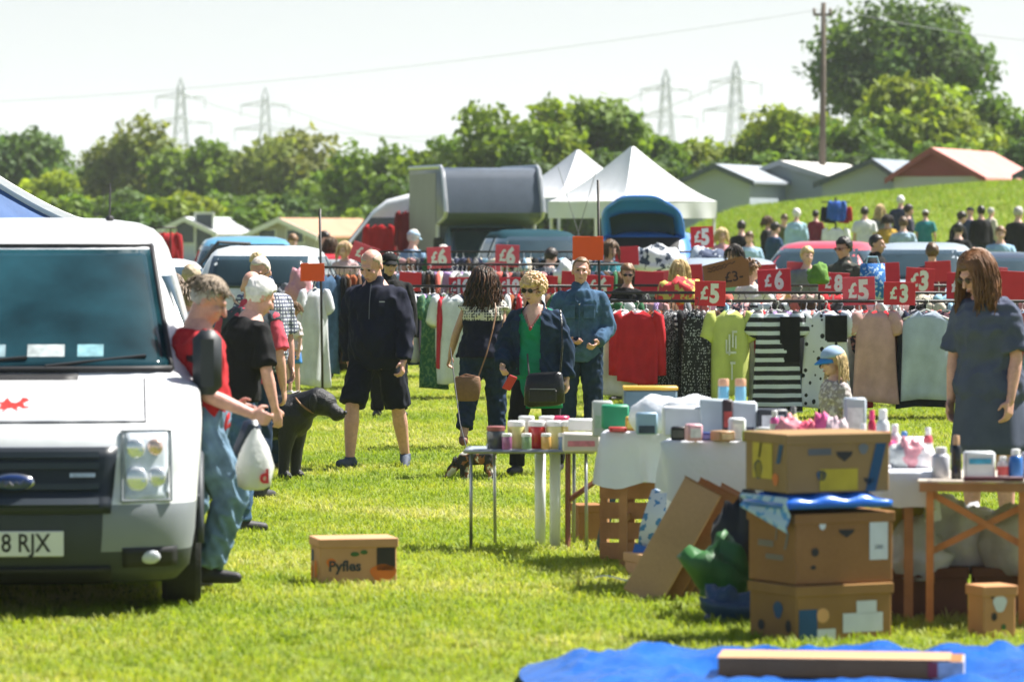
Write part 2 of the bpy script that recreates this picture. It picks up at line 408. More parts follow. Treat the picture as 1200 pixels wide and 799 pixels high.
    o = link('grass', me, m); struct(o, 'stuff'); o['label'] = 'short yellow-green meadow grass between the stalls'
    ng = bpy.data.node_groups.new('grass', 'GeometryNodeTree')
    ng.interface.new_socket('Geometry', in_out='INPUT', socket_type='NodeSocketGeometry'); ng.interface.new_socket('Geometry', in_out='OUTPUT', socket_type='NodeSocketGeometry')
    N = ng.nodes.new; L = ng.links.new
    gi, go = N('NodeGroupInput'), N('NodeGroupOutput'); dp = N('GeometryNodeDistributePointsOnFaces'); na = N('GeometryNodeInputNamedAttribute'); na.data_type = 'FLOAT'; na.inputs[0].default_value = 'dens'
    ip = N('GeometryNodeInstanceOnPoints'); ci = N('GeometryNodeCollectionInfo'); ci.inputs[0].default_value = src; ci.inputs[1].default_value = True; ci.inputs[2].default_value = True
    rv = N('FunctionNodeRandomValue'); rv.data_type = 'FLOAT_VECTOR'; rv.inputs[1].default_value = (.2, .2, 6.28); rv.inputs[0].default_value = (-.2, -.2, 0)
    rs = N('FunctionNodeRandomValue'); rs.data_type = 'FLOAT'; rs.inputs[2].default_value = .65; rs.inputs[3].default_value = 1.35
    L(gi.outputs[0], dp.inputs['Mesh']); L(na.outputs[0], dp.inputs['Density']); L(dp.outputs['Points'], ip.inputs['Points']); L(ci.outputs[0], ip.inputs['Instance'])
    ip.inputs['Pick Instance'].default_value = True
    L(rv.outputs[0], ip.inputs['Rotation']); L(rs.outputs[1], ip.inputs['Scale']); L(ip.outputs[0], go.inputs[0])
    md = o.modifiers.new('grass', 'NODES'); md.node_group = ng
build_grass()
# bank of longer grass behind the right-hand stalls
def build_bank_grass():
    rs = np.random.RandomState(5); n = 130000
    x = rs.uniform(2, 26, n); y = 84 + 56 * rs.rand(n) ** .8
    z = np.array([ground_z(a, b) for a, b in zip(x, y)]); h = rs.uniform(.04, .15, n); th = rs.uniform(0, 6.28, n); w = rs.uniform(.01, .022, n)
    lx, ly = rs.normal(0, .08, n), rs.normal(0, .08, n)
    A = np.stack([x - np.cos(th) * w, y - np.sin(th) * w, z - .02], 1); B = np.stack([x + np.cos(th) * w, y + np.sin(th) * w, z - .02], 1); C = np.stack([x + lx, y + ly, z + h], 1)
    v = np.stack([A, B, C], 1).reshape(-1, 3)
    me = bpy.data.meshes.new('bank_grass'); me.from_pydata(v.tolist(), [], np.arange(n * 3).reshape(-1, 3).tolist())
    t = np.repeat(np.stack([rs.uniform(.85, 1.2, n), rs.uniform(.9, 1.12, n), rs.uniform(.6, 1.2, n), np.ones(n)], 1), 3, axis=0)
    a = me.color_attributes.new('tint', 'FLOAT_COLOR', 'POINT'); a.data.foreach_set('color', t.ravel())
    struct(link('bank_grass', me, leafmat((.19, .28, .035), 'bank_grass')), 'stuff')['label'] = 'long yellow-green grass covering the bank behind the stalls'
build_bank_grass()
def build_hills():
    mb = MB()
    pts = []
    for i in range(41):
        x = -420 + i * 21; pts.append((x, 27 + 9 * mnoise.noise(Vector((x * .006, 3, 0))) + 3 * mnoise.noise(Vector((x * .03, 7, 0)))))
    mb.prism(pts + [(420, -5), (-420, -5)], 1700, 1900)
    struct(mb.build('hills', mat((.06, .085, .05), .95, .3, .02, name='far_hills')))
build_hills()
# ------------------------------------------------------------------ trees
def crown_mesh(name, rx, ry, rz, nb, nl, leaf, seed, flat=.0):
    rs = np.random.RandomState(seed); V = []; T = []
    per = nl // nb
    for b in range(nb):
        d = rs.normal(size=3); d /= np.linalg.norm(d); rr = rs.rand() ** .4 * .74
        if d[2] < -.45: d[2] *= .5
        c = d * rr * np.array([rx, ry, rz])
        br = rs.uniform(.27, .46) * min(rx, rz) * (1.15 - .35 * rr)
        tint = rs.uniform(.75, 1.25) * np.array([rs.uniform(.88, 1.1), 1, rs.uniform(.7, 1.2)])
        u = rs.normal(size=(per, 3)); u /= np.linalg.norm(u, axis=1)[:, None]
        rad = br * (.55 + .55 * rs.rand(per)) * (1 + .25 * np.sin(u[:, 0] * 5 + b) * np.sin(u[:, 2] * 6 + b))
        p = c + u * rad[:, None] * np.array([1.15, 1.15, .85])
        nrm = u * .7 + rs.normal(size=(per, 3)) * .6 + np.array([0, 0, .25]); nrm /= np.linalg.norm(nrm, axis=1)[:, None]
        t1 = np.cross(nrm, rs.normal(size=(per, 3))); t1 /= np.linalg.norm(t1, axis=1)[:, None]; t2 = np.cross(nrm, t1)
        s = leaf * rs.uniform(.55, 1.25, per)[:, None]
        q = np.stack([p - t1 * s, p - t2 * s * .55, p + t1 * s * 1.1, p + t2 * s * .55], 1)
        V.append(q.reshape(-1, 3)); k = tint * rs.uniform(.75, 1.25, (per, 1))
        T.append(np.repeat(np.concatenate([k, np.ones((per, 1))], 1), 4, axis=0))
    V = np.concatenate(V); T = np.concatenate(T)
    me = bpy.data.meshes.new(name); me.from_pydata(V.tolist(), [], np.arange(len(V)).reshape(-1, 4).tolist())
    a = me.color_attributes.new('tint', 'FLOAT_COLOR', 'POINT'); a.data.foreach_set('color', T.ravel()); return me
BARK = mat((.09, .07, .05), .9, .25, 3, .5, 10, name='bark')
def tree(px, D, top, wpx, c, label, seed, leaf=.3, dens=1., base=None, group='trees beyond the field', nb=26, kind='tree', botf=.12):
    x = PX(px, D); z0 = ground_z(x, D) if base is None else base
    H = PZ(top, D) - z0; rx = wpx / 2 / FPX * D
    t = thing(kind, label, 'bush' if kind == 'bush' else 'tree', (x, D, z0), 0, group)
    zc, rz_ = H * (botf + (1 - botf) / 2), H * (1 - botf) / 2
    nl = int(dens * 8200 * min(2.2, max(.35, (rx * rz_) / 16)))
    me = crown_mesh('crown', rx * 1.18, rx * 1.0, rz_ * 1.08, nb, nl, leaf, seed)
    link('crown', me, leafmat(c, 'foliage_%d_%d_%d' % tuple(int(v * 1000) for v in c)), t, (0, 0, zc))
    mb = MB(); rt = max(.05, H * .022); r = random.Random(seed)
    mb.tube([(0, 0, -.1), (.05, 0, H * .2), (-.04, .05, H * .45), (.03, 0, H * .75)], [rt * 1.3, rt, rt * .7, rt * .25], 7)
    for k in range(7):
        a = r.uniform(0, 6.28); z = H * r.uniform(.18, .5); l = rx * r.uniform(.5, .8)
        mb.tube([(0, 0, z), (math.cos(a) * l * .5, math.sin(a) * l * .5, z + H * .12), (math.cos(a) * l, math.sin(a) * l, z + H * r.uniform(.18, .34))], [rt * .55, rt * .35, rt * .1], 5)
    mb.build('trunk', BARK, t, smooth=True)
    return t
G1, G2, G3, G4, G5 = (.085, .15, .032), (.13, .21, .026), (.20, .27, .026), (.18, .215, .045), (.25, .32, .026)
TREES = [
 (20, 250, 150, 120, G1, 'dark green rounded tree rising behind the blue canopy', 1),
 (66, 235, 205, 80, G5, 'low lime-green shrubby tree in front of the dark rounded tree', 2),
 (118, 262, 196, 70, G2, 'small mid-green tree in the dip of the left tree line', 3),
 (168, 255, 152, 110, G4, 'rust-tinged brownish tree whose open top shows bare twigs', 4),
 (238, 248, 170, 120, G2, 'broad green tree beneath the shorter far pylon', 5),
 (290, 260, 186, 80, G1, 'lower dark tree between the broad green and the olive tree', 6),
 (352, 245, 157, 128, G4, 'olive-gold domed tree left of the white panel van', 7),
 (205, 215, 232, 110, G5, 'bright lime bushes behind the static caravans', 8),
 (440, 205, 168, 100, G2, 'lush green tree just behind the white panel van', 9),
 (395, 215, 205, 100, G2, 'short leafy tree over the grey-roofed caravans', 10),
 (510, 190, 158, 80, G2, 'small tree showing left of the box truck roof', 11),
 (570, 180, 124, 110, G2, 'leafy tree rising behind the box truck', 12),
 (640, 178, 116, 100, G3, 'pale green tree between box truck and gazebo peak', 13),
 (700, 182, 107, 100, G2, 'tallest tree behind the two white gazebo peaks', 14),
 (755, 186, 150, 80, G2, 'dark tree behind the right slope of the gazebo', 15),
 (805, 190, 155, 90, G3, 'light green tree just left of the grey lodges', 16),
 (890, 190, 150, 80, G3, 'yellow-green hawthorn left of the utility pole', 17),
 (935, 185, 118, 100, G3, 'rounded hawthorn at the foot of the utility pole', 18),
 (1000, 180, 150, 110, G2, 'low dense tree above the pale-roofed lodge', 19),
 (1055, 205, 8, 190, G1, 'tall open-crowned tree standing high above the right hedge', 20),
 (1085, 184, 92, 150, G3, 'broad bright tree in front of the tall open tree', 21),
 (1165, 190, 112, 80, G2, 'slim pointed tree behind the red-roofed lodge', 22),
 (1215, 186, 122, 90, G1, 'dark tree at the end of the right hedge', 23),
]
for px, D, top, w, c, lab, sd in TREES:
    big = sd == 20
    tree(px, D, top - 6, w * 1.12, c, lab, sd, leaf=.29 if D > 225 else .23, dens=1.7 if big else 2.2, nb=44 if big else 38, kind='bush' if sd == 8 else 'tree',
         group=None, botf=.3 if big else .05)
# hedge line: lower shrubs that close the gaps between the trees
r_ = random.Random(3)
for i, (px, D, top, w, c) in enumerate([(-60, 245, 170, 120, G2), (95, 225, 236, 80, G2), (150, 222, 222, 90, G1), (300, 222, 226, 100, G2), (255, 226, 222, 90, G2), (345, 218, 232, 90, G3), (470, 185, 200, 80, G1), (545, 182, 170, 90, G1), (610, 176, 165, 90, G1), (670, 176, 160, 90, G1),
                                        (730, 178, 170, 90, G1), (780, 180, 185, 80, G1), (850, 182, 190, 80, G1), (905, 178, 170, 90, G2), (960, 176, 168, 90, G1), (1040, 174, 165, 110, G1), (1110, 174, 160, 110, G2), (1190, 174, 160, 110, G1), (1270, 180, 110, 120, G2)] + [(-70 + 46 * k, 196 - 9 * (k % 3), 226 + 14 * ((k * 5) % 3), 96, (G2, G1, G3, G2)[k % 4]) for k in range(21)]):
    where = 'behind the blue gazebo' if px < 100 else 'behind the static caravans' if px < 400 else 'behind the panel van and box truck' if px < 640 else 'behind the white gazebos' if px < 850 else 'behind the lodges'
    shade = {G1: 'dark green', G2: 'mid-green', G3: 'yellow-green'}[c]
    tree(px, D, top, w, c, '%s hedge bush filling the tree line %s' % (shade, where), 60 + i, leaf=.24, dens=1.8, nb=26, kind='bush', group='hedge bushes ' + where, botf=0)
# ------------------------------------------------------------------ pylons, pole and wires
PYL = mat((.30, .33, .36), .5, .1, .1, metal=.2, name='galvanised_steel')
def pylon(px, top, D, label, arms=((.72, 9.5), (.52, 12), (.88, 7.5)), rot=.5):
    x = PX(px, D); z0 = 0.; H = PZ(top, D)
    t = thing('pylon', label, 'pylon', (x, D, z0), rot)
    mb = MB(); bw = H * .085
    def hw(f): return bw * (1 - f) ** 1.3 + .75
    lv = [0, .13, .25, .36, .46, .55, .63, .71, .79, .87, .94]
    for sx in (-1, 1):
        for sy in (-1, 1):
            mb.tube([(sx * hw(f), sy * hw(f), f * H) for f in lv] + [(0, 0, H)], .19, 4)
    for k in range(len(lv) - 1):
        a, b = hw(lv[k]), hw(lv[k + 1]); za, zb = lv[k] * H, lv[k + 1] * H
        for s in (-1, 1):
            for P, Q in (((-a, s * a, za), (b, s * b, zb)), ((a, s * a, za), (-b, s * b, zb)), ((s * a, -a, za), (s * b, b, zb)), ((s * a, a, za), (s * b, -b, zb))):
                mb.tube([P, Q], .10, 3)
    mb.build('lattice_tower', PYL, t)
    for f, l in arms:
        for s in (-1, 1):
            m2 = MB(); z = f * H
            m2.tube([(0, -.6, z + 1.6), (s * l, 0, z)], .17, 4); m2.tube([(0, .6, z + 1.6), (s * l, 0, z)], .17, 4); m2.tube([(0, 0, z - .2), (s * l, 0, z)], .17, 4)
            for q in (.3, .6): m2.tube([(s * l * q, 0, z + 1.6 * (1 - q)), (s * l * q, 0, z)], .1, 3)
            m2.tube([(s * l, 0, z), (s * l, 0, z - 3.6)], .13, 4)
            m2.build('cross_arm', PYL, t)
    return t
pylon(212, 92, 1290, 'pale lattice pylon above the broad green tree', rot=.25)
pylon(311, 103, 1330, 'pale lattice pylon just left of the olive domed tree', rot=.15)
pylon(780, 82, 1250, 'pale lattice pylon over the gazebo, nearer the box truck', rot=.2)
pylon(862, 72, 1200, 'pale lattice pylon over the lodges, nearer the utility pole', rot=.25)
WIRE = mat((.42, .43, .45), .6, .05, 1, name='power_cable')
def wire(a, b, sag, r, label):
    a, b = Vector(a), Vector(b); pts = []
    for i in range(25):
        t = i / 24; p = a.lerp(b, t); p.z -= sag * 4 * t * (1 - t); pts.append(p)
    mb = MB(); mb.tube(pts, r, 4)
    return tag(mb.build('power_cable', WIRE, None, smooth=True), label, 'cable')
pole_p = W(963, 150, 160); pb = ground_z(pole_p.x, 160)
t = thing('utility_pole', 'weathered wooden utility pole standing over the hawthorn', 'pole', (pole_p.x, 160, pb))
Hp = PZ(4, 160) - pb
mb = MB(); mb.cone((0, 0, -.3), .15, (0.05, 0, Hp), .09, 10); mb.build('post', mat((.11, .085, .065), .9, .3, 2, .4, 12, name='weathered_timber'), t, smooth=True)
mb = MB(); mb.box(-.34, .34, -.05, .05, Hp - .5, Hp - .4); mb.build('cross_bar', mat((.11, .085, .065), .9, .3, 2, .4, 12, name='weathered_timber'), t)
for s in (-.3, 0, .3):
    mb = MB(); mb.lathe([(.05, 0), (.07, .05), (.05, .1), (.07, .15), (.03, .2)], 8, Matrix.Translation((s, 0, Hp - .4)))
    mb.build('insulator', mat((.25, .2, .17), .3, .1, 3), t)
ptop = Vector((pole_p.x, 160, pb + Hp - .25))
wire(ptop, W(-300, 128, 210), .9, .009, 'thin cable running from the pole over the tree line')
wire(ptop + Vector((.5, 0, 0)), W(1500, 52, 150), .6, .010, 'thin cable leaving the pole behind the tall tree')
wire(W(212, 110, 1289), W(780, 100, 1249), 14, .13, 'far transmission line between the left and middle pylons')
wire(W(311, 117, 1330), W(862, 92, 1199), 16, .13, 'far lower transmission line between the right pylons of each pair')
# ------------------------------------------------------------------ caravans and lodges
def lodge(px0, px1, ridge, eave, D, wall, roof, label, name='static_caravan', rot=0., ln=9., base=None, gable=None, wins=(), door=None, fascia=(.75, .75, .73), ridge_at=.5, ov=.25):
    """long low cabin, gable end towards the market"""
    xc = PX((px0 + px1) / 2, D); w = (px1 - px0) / FPX * D
    z0 = ground_z(xc, D) if base is None else base
    he, hr = PZ(eave, D) - z0, PZ(ridge, D) - z0; rx = -w / 2 + w * ridge_at
    t = thing(name, label, 'cabin', (xc, D, z0), rot)
    wm, rm, fm = mat(wall, .6, .06, .8, name='cabin_wall'), mat(roof, .7, .12, 1.2, .3, 8, name='cabin_roof'), mat(fascia, .5, .05, 1)
    mb = MB(); mb.prism([(-w / 2, 0), (w / 2, 0), (w / 2, he), (rx, hr), (-w / 2, he)], 0, ln); mb.build('wall', wm, t)
    if gable:
        mb = MB(); mb.prism([(-w / 2, he), (w / 2, he), (rx, hr - .02)], -.03, -.005); mb.build('gable_panel', mat(gable, .6, .1, 1.5), t)
    ro = None
    for s in (-1, 1):
        ex = s * w / 2; sl = (hr - he) / abs(ex - rx); o_ = ov
        A = (ex + s * o_, he - sl * o_); B = (rx, hr)
        mb = MB(); mb.prism([A, B, (B[0], B[1] + .09), (A[0], A[1] + .09)], -.3, ln + .3); ro = mb.build('roof_slope', rm, t)
        mb = MB(); mb.prism([(A[0], A[1] - .1), (B[0], B[1] - .1), (B[0], B[1] + .1), (A[0], A[1] + .1)], -.36, -.303); mb.build('fascia', fm, t)
    # wall boards
    mb = MB()
    z = .25
    for x, zz, ww, hh in wins:
        m2 = MB(); m2.box(x - ww / 2, x + ww / 2, -.05, -.004, zz, zz + hh); wf = m2.build('window', fm, t)
        m3 = MB(); m3.box(x - ww / 2 + .06, x + ww / 2 - .06, -.065, -.053, zz + .06, zz + hh - .06); m3.build('pane', glass((.03, .05, .07), .1, 'cabin_glass'), wf)
    if door:
        m2 = MB(); m2.box(door - .42, door + .42, -.05, -.004, .1, 2.0); wf = m2.build('door', fm, t)
        m3 = MB(); m3.box(door - .33, door + .33, -.065, -.053, .3, 1.9); m3.build('pane', glass((.03, .05, .07), .1, 'cabin_glass'), wf)
    return t
lodge(186, 252, 257, 272, 172, (.62, .66, .70), (.52, .54, .56), 'white gabled static caravan with glazed door and window', wins=((-.05, .7, .85, .95),), door=.75, rot=-.25, ln=8)
lodge(246, 300, 262, 276, 178, (.36, .36, .36), (.25, .25, .26), 'grey static caravan with a dark grey roof', rot=-.3, wins=((.2, .8, .8, .6),), ln=8)
lodge(288, 372, 258, 276, 168, (.42, .40, .37), (.42, .22, .13), 'beige static caravan with a terracotta-tinted roof', rot=-.35, wins=((-.6, .75, .8, .6), (.6, .75, .8, .6)), ln=8)
lodge(362, 420, 261, 277, 176, (.34, .33, .32), (.22, .22, .23), 'dull grey static caravan behind the tall sign pole', rot=-.3, wins=((0, .8, .9, .6),), ln=8)
B0 = 1.65
lodge(800, 880, 195, 212, 152, (.34, .39, .43), (.26, .29, .32), 'grey-blue lodge with dark roof next to the gazebo', 'lodge', base=B0, rot=-.34, wins=(), fascia=(.06, .08, .1))
lodge(858, 985, 191, 213, 156, (.32, .37, .40), (.66, .64, .60), 'grey lodge with a pale cream roof', 'lodge', base=B0, rot=-.34, fascia=(.3, .32, .33), ridge_at=.45)
lodge(962, 1062, 189, 214, 151, (.34, .39, .43), (.18, .22, .26), 'blue-grey lodge with a dark slate gable edge', 'lodge', base=B0, rot=-.34, fascia=(.05, .07, .09), ridge_at=.62)
lodge(1046, 1150, 176, 207, 149, (.46, .47, .48), (.55, .22, .19), 'lodge with dark red gable and salmon-red roof', 'lodge', base=B0, rot=-.34, gable=(.22, .035, .03), fascia=(.25, .05, .04), ridge_at=.45)
lodge(1196, 1270, 184, 204, 143, (.18, .22, .24), (.12, .15, .17), 'grey lodge beyond the red-roofed one', 'lodge', base=B0, rot=-.34, fascia=(.06, .08, .1))
# ------------------------------------------------------------------ summer haze
mb = MB(); mb.box(-1600, 1600, -60, 2300, -8, 62)
hz = bpy.data.materials.new('summer_haze'); hz.use_nodes = True; nt = hz.node_tree; nt.nodes.remove(nt.nodes['Principled BSDF'])
pv = nt.nodes.new('ShaderNodeVolumePrincipled'); pv.inputs['Color'].default_value = (.90, .94, 1, 1); pv.inputs['Density'].default_value = .00018; pv.inputs['Anisotropy'].default_value = .2
nt.links.new(pv.outputs[0], nt.nodes['Material Output'].inputs['Volume'])
struct(mb.build('haze', hz), 'stuff')['label'] = 'thin pale summer haze over the field'
# ================================================================== people
def v3(*a): return Vector(a)
def ring(c, rx, ry, q, n=18):
    return [c + q @ Vector((rx * math.cos(2 * math.pi * i / n), ry * math.sin(2 * math.pi * i / n), 0)) for i in range(n)]
TORSO_M = [(.80, .13, .10), (.88, .165, .125), (.95, .17, .13), (1.03, .158, .12), (1.10, .155, .115), (1.20, .165, .12), (1.30, .178, .125), (1.36, .170, .116), (1.41, .138, .098), (1.45, .098, .08), (1.50, .066, .064)]
TORSO_F = [(.80, .14, .105), (.88, .18, .135), (.95, .175, .13), (1.03, .15, .115), (1.10, .138, .105), (1.20, .148, .115), (1.28, .16, .135), (1.36, .155, .112), (1.41, .125, .092), (1.45, .085, .073), (1.49, .058, .058)]
class Person:
    def __init__(s, px, D, H, rot, label, name='person', female=False, lean=0, head=(0, 0, 0), arms=None, legs=None, bulk=1., belly=0., voxel=.011, skin=SKIN, group=None, z=None, twist=0., child=False, fingers=True, x=None):
        s.k = H / 1.75; s.f = female; s.lean = R(lean); s.bulk = bulk; s.belly = belly; s.vox = voxel; s.skin = skin; s.fing = fingers and voxel < .012
        s.hs = (1.28 if H < 1.05 else 1.16) if child else 1.
        X = PX(px, D) if x is None else x
        s.t = thing(name, label, 'person', (X, D, ground_z(X, D) if z is None else z), R(rot), group)
        arms = arms or {}; legs = legs or {}
        sw = .165 if female else .188
        s.J = J = {}
        B = s.bend
        for sd, g in (('L', -1), ('R', 1)):
            u, f = arms.get(sd, ((g * .16, .02, -1), (g * .03, -.18, -1)))[:2]
            tw = Matrix.Rotation(R(twist), 3, 'Z')
            J['sh' + sd] = B(tw @ v3(g * sw, .0, 1.372)); J['el' + sd] = J['sh' + sd] + v3(*u).normalized() * .285; J['wr' + sd] = J['el' + sd] + v3(*f).normalized() * .25
            th, sh = legs.get(sd, ((g * .06, -.03, -1), (g * .02, .06, -1)))[:2]
            J['hp' + sd] = v3(g * .092, 0, .92); J['kn' + sd] = J['hp' + sd] + v3(*th).normalized() * .43; J['an' + sd] = J['kn' + sd] + v3(*sh).normalized() * .42
        low = min(J['anL'].z, J['anR'].z); s.dz = .075 - low
        for q in J: J[q].z += s.dz
        yw, pt, rl = head
        hb = B(v3(0, .012, 1.50)); hb.z += s.dz; s.neck = hb
        s.HR = Matrix.Rotation(R(yw), 3, 'Z') @ Matrix.Rotation(R(pt) + s.lean * .75, 3, 'X') @ Matrix.Rotation(R(rl), 3, 'Y')
        s.hc = hb + s.HR @ v3(0, -.018, .135 * s.hs)
        s.palms = {}
        s.arms, s.legs = arms, legs
        s.body()
    def bend(s, p):
        a = s.lean * min(1, max(0, (p.z - .93) / .22)); d = p - v3(0, 0, .93)
        return v3(0, 0, .93) + Matrix.Rotation(a, 3, 'X') @ d
    def S(s, p): return Vector(p) * s.k
    def hd(s, x, y, z): return (s.hc + s.HR @ (v3(x, y, z) * s.hs)) * s.k
    def HM(s): return Matrix.Translation(s.hc * s.k) @ (s.HR.to_4x4()) @ Matrix.Scale(s.k * s.hs, 4)
    def torso(s, mb, grow=0., z0=0., z1=9., flare=0.):
        rg = []
        for z, rx, ry in (TORSO_F if s.f else TORSO_M):
            if z < z0 - .001 or z > z1: continue
            c = s.bend(v3(0, 0, z)); q = Matrix.Rotation(s.lean * min(1, max(0, (z - .93) / .22)), 3, 'X')
            be = s.belly * math.exp(-((z - 1.05) / .13) ** 2); w = s.bulk
            c = c + q @ v3(0, -be * .6, 0); c.z += s.dz
            g = grow + flare * max(0, (1.25 - z))
            rg.append([p * s.k for p in ring(c, rx * w + g, ry * w + be * .6 + g, q)])
        mb.loft(rg); return mb
    def limb(s, mb, pts, rs, grow=0., round_=True, n=10):
        for (a, b), (ra, rb) in zip(zip(pts, pts[1:]), zip(rs, rs[1:])):
            mb.cone(a * s.k, (ra + grow) * s.k, b * s.k, (rb + grow) * s.k, n, round_)
        return mb
    def body(s):
        J = s.J; mb = MB(); b = s.bulk ** .6; fm = .9 if s.f else 1.
        s.torso(mb)
        hdM = s.HM()
        mb.cone(s.neck * s.k - v3(0, 0, .03 * s.k), .056 * s.k * fm * b, (s.hc + s.HR @ v3(0, .02, -.05)) * s.k, .053 * s.k * fm * b, 12, True)
        mb.ell((0, .018, .025), (.076, .094, .092), hdM, 16, 12)
        mb.ell((0, -.028, -.045), (.060, .064, .078), hdM, 14, 10)
        mb.ell((0, -.062, -.098), (.027, .022, .020), hdM)
        mb.ell((0, -.074, .022), (.048, .02, .015), hdM)
        for g in (-1, 1):
            mb.ell((g * .040, -.064, -.028), (.024, .022, .022), hdM)
            mb.ell((g * .079, .02, -.018), (.010, .022, .033), hdM, 8, 6)
        mb.cone(s.hd(0, -.090, .008), .008 * s.k, s.hd(0, -.113, -.034), .014 * s.k, 8, True)
        mb.ell((0, -.088, -.066), (.024, .010, .007), hdM, 8, 6); mb.ell((0, -.085, -.078), (.021, .010, .007), hdM, 8, 6)
        for sd, g in (('L', -1), ('R', 1)):
            a = fm * b
            s.limb(mb, [J['sh' + sd] * .9 + v3(0, 0, J['sh' + sd].z * .1) - v3(0, 0, .01), J['sh' + sd], J['sh' + sd].lerp(J['el' + sd], .4), J['el' + sd]], [.044, .045 * a, .045 * a, .04 * a])
            s.limb(mb, [J['el' + sd], J['el' + sd].lerp(J['wr' + sd], .3), J['wr' + sd]], [.04 * a, .042 * a, .027 * a])
            s.limb(mb, [J['hp' + sd], J['hp' + sd].lerp(J['kn' + sd], .4), J['kn' + sd]], [.088 * b, .08 * b, .056])
            s.limb(mb, [J['kn' + sd], J['kn' + sd].lerp(J['an' + sd], .32), J['an' + sd]], [.054, .057 * b, .036])
            toe = s.toe(sd); mb.cone(J['an' + sd] * s.k - v3(0, 0, .03 * s.k), .036 * s.k, toe * s.k, .03 * s.k, 8, True)
            s.hand(mb, sd, g)
        s.bodyob = union(mb, 'body', s.skin, s.t, s.vox * s.k if s.k < .8 else s.vox, 2)
        # eyes, brows, lips
        for g in (-1, 1):
            m = MB(); m.ell((g * .031, -.0855, .002), (.013, .006, .007), hdM, 8, 6); m.build('eye', mat((.05, .035, .03), .2, .3, 20, name='eye'), s.t, smooth=True)
        m = MB(); m.ell((0, -.0975, -.071), (.022, .004, .006), hdM, 8, 6); m.build('mouth', mat((.42, .16, .14), .5, .05, 9, name='lips'), s.t, smooth=True)
    def toe(s, sd):
        g = -1 if sd == 'L' else 1
        d = s.legs.get(sd, (0, 0, None)); f = d[2] if len(d) > 2 and d[2] else (g * .2, -1, 0)
        return s.J['an' + sd] + Vector(f).normalized() * .15 - v3(0, 0, .045)
    def hand(s, mb, sd, g):
        J = s.J; w = J['wr' + sd]; d = (w - J['el' + sd]).normalized(); ar = s.arms.get(sd, (0, 0)); curl = ar[2] if len(ar) > 2 else .7
        side = v3(0, -1, 0) - d * d.dot(v3(0, -1, 0))                     # thumb side: forward
        if side.length < .25: side = v3(0, 0, 1) - d * d.z
        side.normalize(); pn = d.cross(side) * g; pn.normalize()           # palm normal, inwards
        if len(ar) > 3 and ar[3]: d = Vector(ar[3]).normalized(); side = (side - d * side.dot(d)).normalized(); pn = d.cross(side) * g
        k = s.k; r = .0098 if s.fing else .012
        for i, (o, l) in enumerate(((.030, .072), (.010, .080), (-.011, .075), (-.030, .060))):
            kn = w + d * .085 + side * o
            mb.cone((w + side * o * .55 + d * .01) * k, .016 * k, kn * k, .0125 * k, 8, True)
            c = curl * (.85 + .1 * i); p = kn; dd = d
            for q, f in ((.45, .55), (.32, 1.), (.25, .8)):
                ang = c * f; dd = (Matrix.Rotation(ang, 3, side * -g if False else d.cross(pn).normalized()) @ dd).normalized() if False else (dd * math.cos(ang) + (pn - dd * pn.dot(dd)).normalized() * math.sin(ang)).normalized()
                p2 = p + dd * l * q; mb.cone(p * k, r * k, p2 * k, r * .9 * k, 7, True); p = p2
        b0 = w + d * .025 + side * .025; b1 = b0 + (d * .5 + side * .75 + pn * .35).normalized() * .042; b2 = b1 + (d * .85 + side * .1 + pn * .5).normalized() * .034
        mb.cone(b0 * k, .015 * k, b1 * k, .012 * k, 7, True); mb.cone(b1 * k, .0115 * k, b2 * k, .0095 * k, 7, True)
        s.palms[sd] = (s.t, (w + d * .085 + pn * .03) * k)
    # ------------------------------------------------ clothing
    def top(s, m, sleeve='short', hem=.86, grow=.022, name='shirt', amp=.012, collar=False, neck=9., flare=0., slv=None, post=None):
        mb = MB(); J = s.J; k = s.k; a = s.bulk ** .6 * (.92 if s.f else 1)
        s.torso(mb, grow, hem, min(neck, 1.475), flare)
        for sd in 'LR':
            sh, el, wr = J['sh' + sd], J['el' + sd], J['wr' + sd]
            mb.cone((sh * .62 + v3(0, 0, sh.z * .38 + .03)) * k, .05 * k, sh * k, (.048 * a + grow * .6) * k, 10, True)
            if sleeve == 'none': continue
            if sleeve == 'short':
                e = sh.lerp(el, slv or .72); mb.cone(sh * k, (.049 * a + grow * .6) * k, e * k, (.054 * a + grow * 1.2) * k, 12, False)
            else:
                mb.cone(sh * k, (.048 * a + grow * .6) * k, sh.lerp(el, .5) * k, (.052 * a + grow * .85) * k, 12, True); mb.cone(sh.lerp(el, .5) * k, (.052 * a + grow * .85) * k, el * k, (.044 * a + grow * .85) * k, 12, True)
                f = 1. if sleeve == 'long' else .45
                e = el.lerp(wr, f * .97); mb.cone(el * k, (.044 * a + grow * .85) * k, e * k, ((.034 if f == 1 else .044) * a + grow * .8) * k, 12, False)
        if collar: mb.cone(s.bend(v3(0, .0, 1.45)) * k + v3(0, 0, s.dz * k), .092 * k, (s.neck + s.HR @ v3(0, 0, .025)) * k, .068 * k, 14, False)
        w = wrinkle(amp, 9 / k, .45, rnd.random() * 50)
        return union(mb, name, m, s.t, max(s.vox, .012) * max(k, .7), 2, (lambda me: (w(me), post(me) if post else None)))
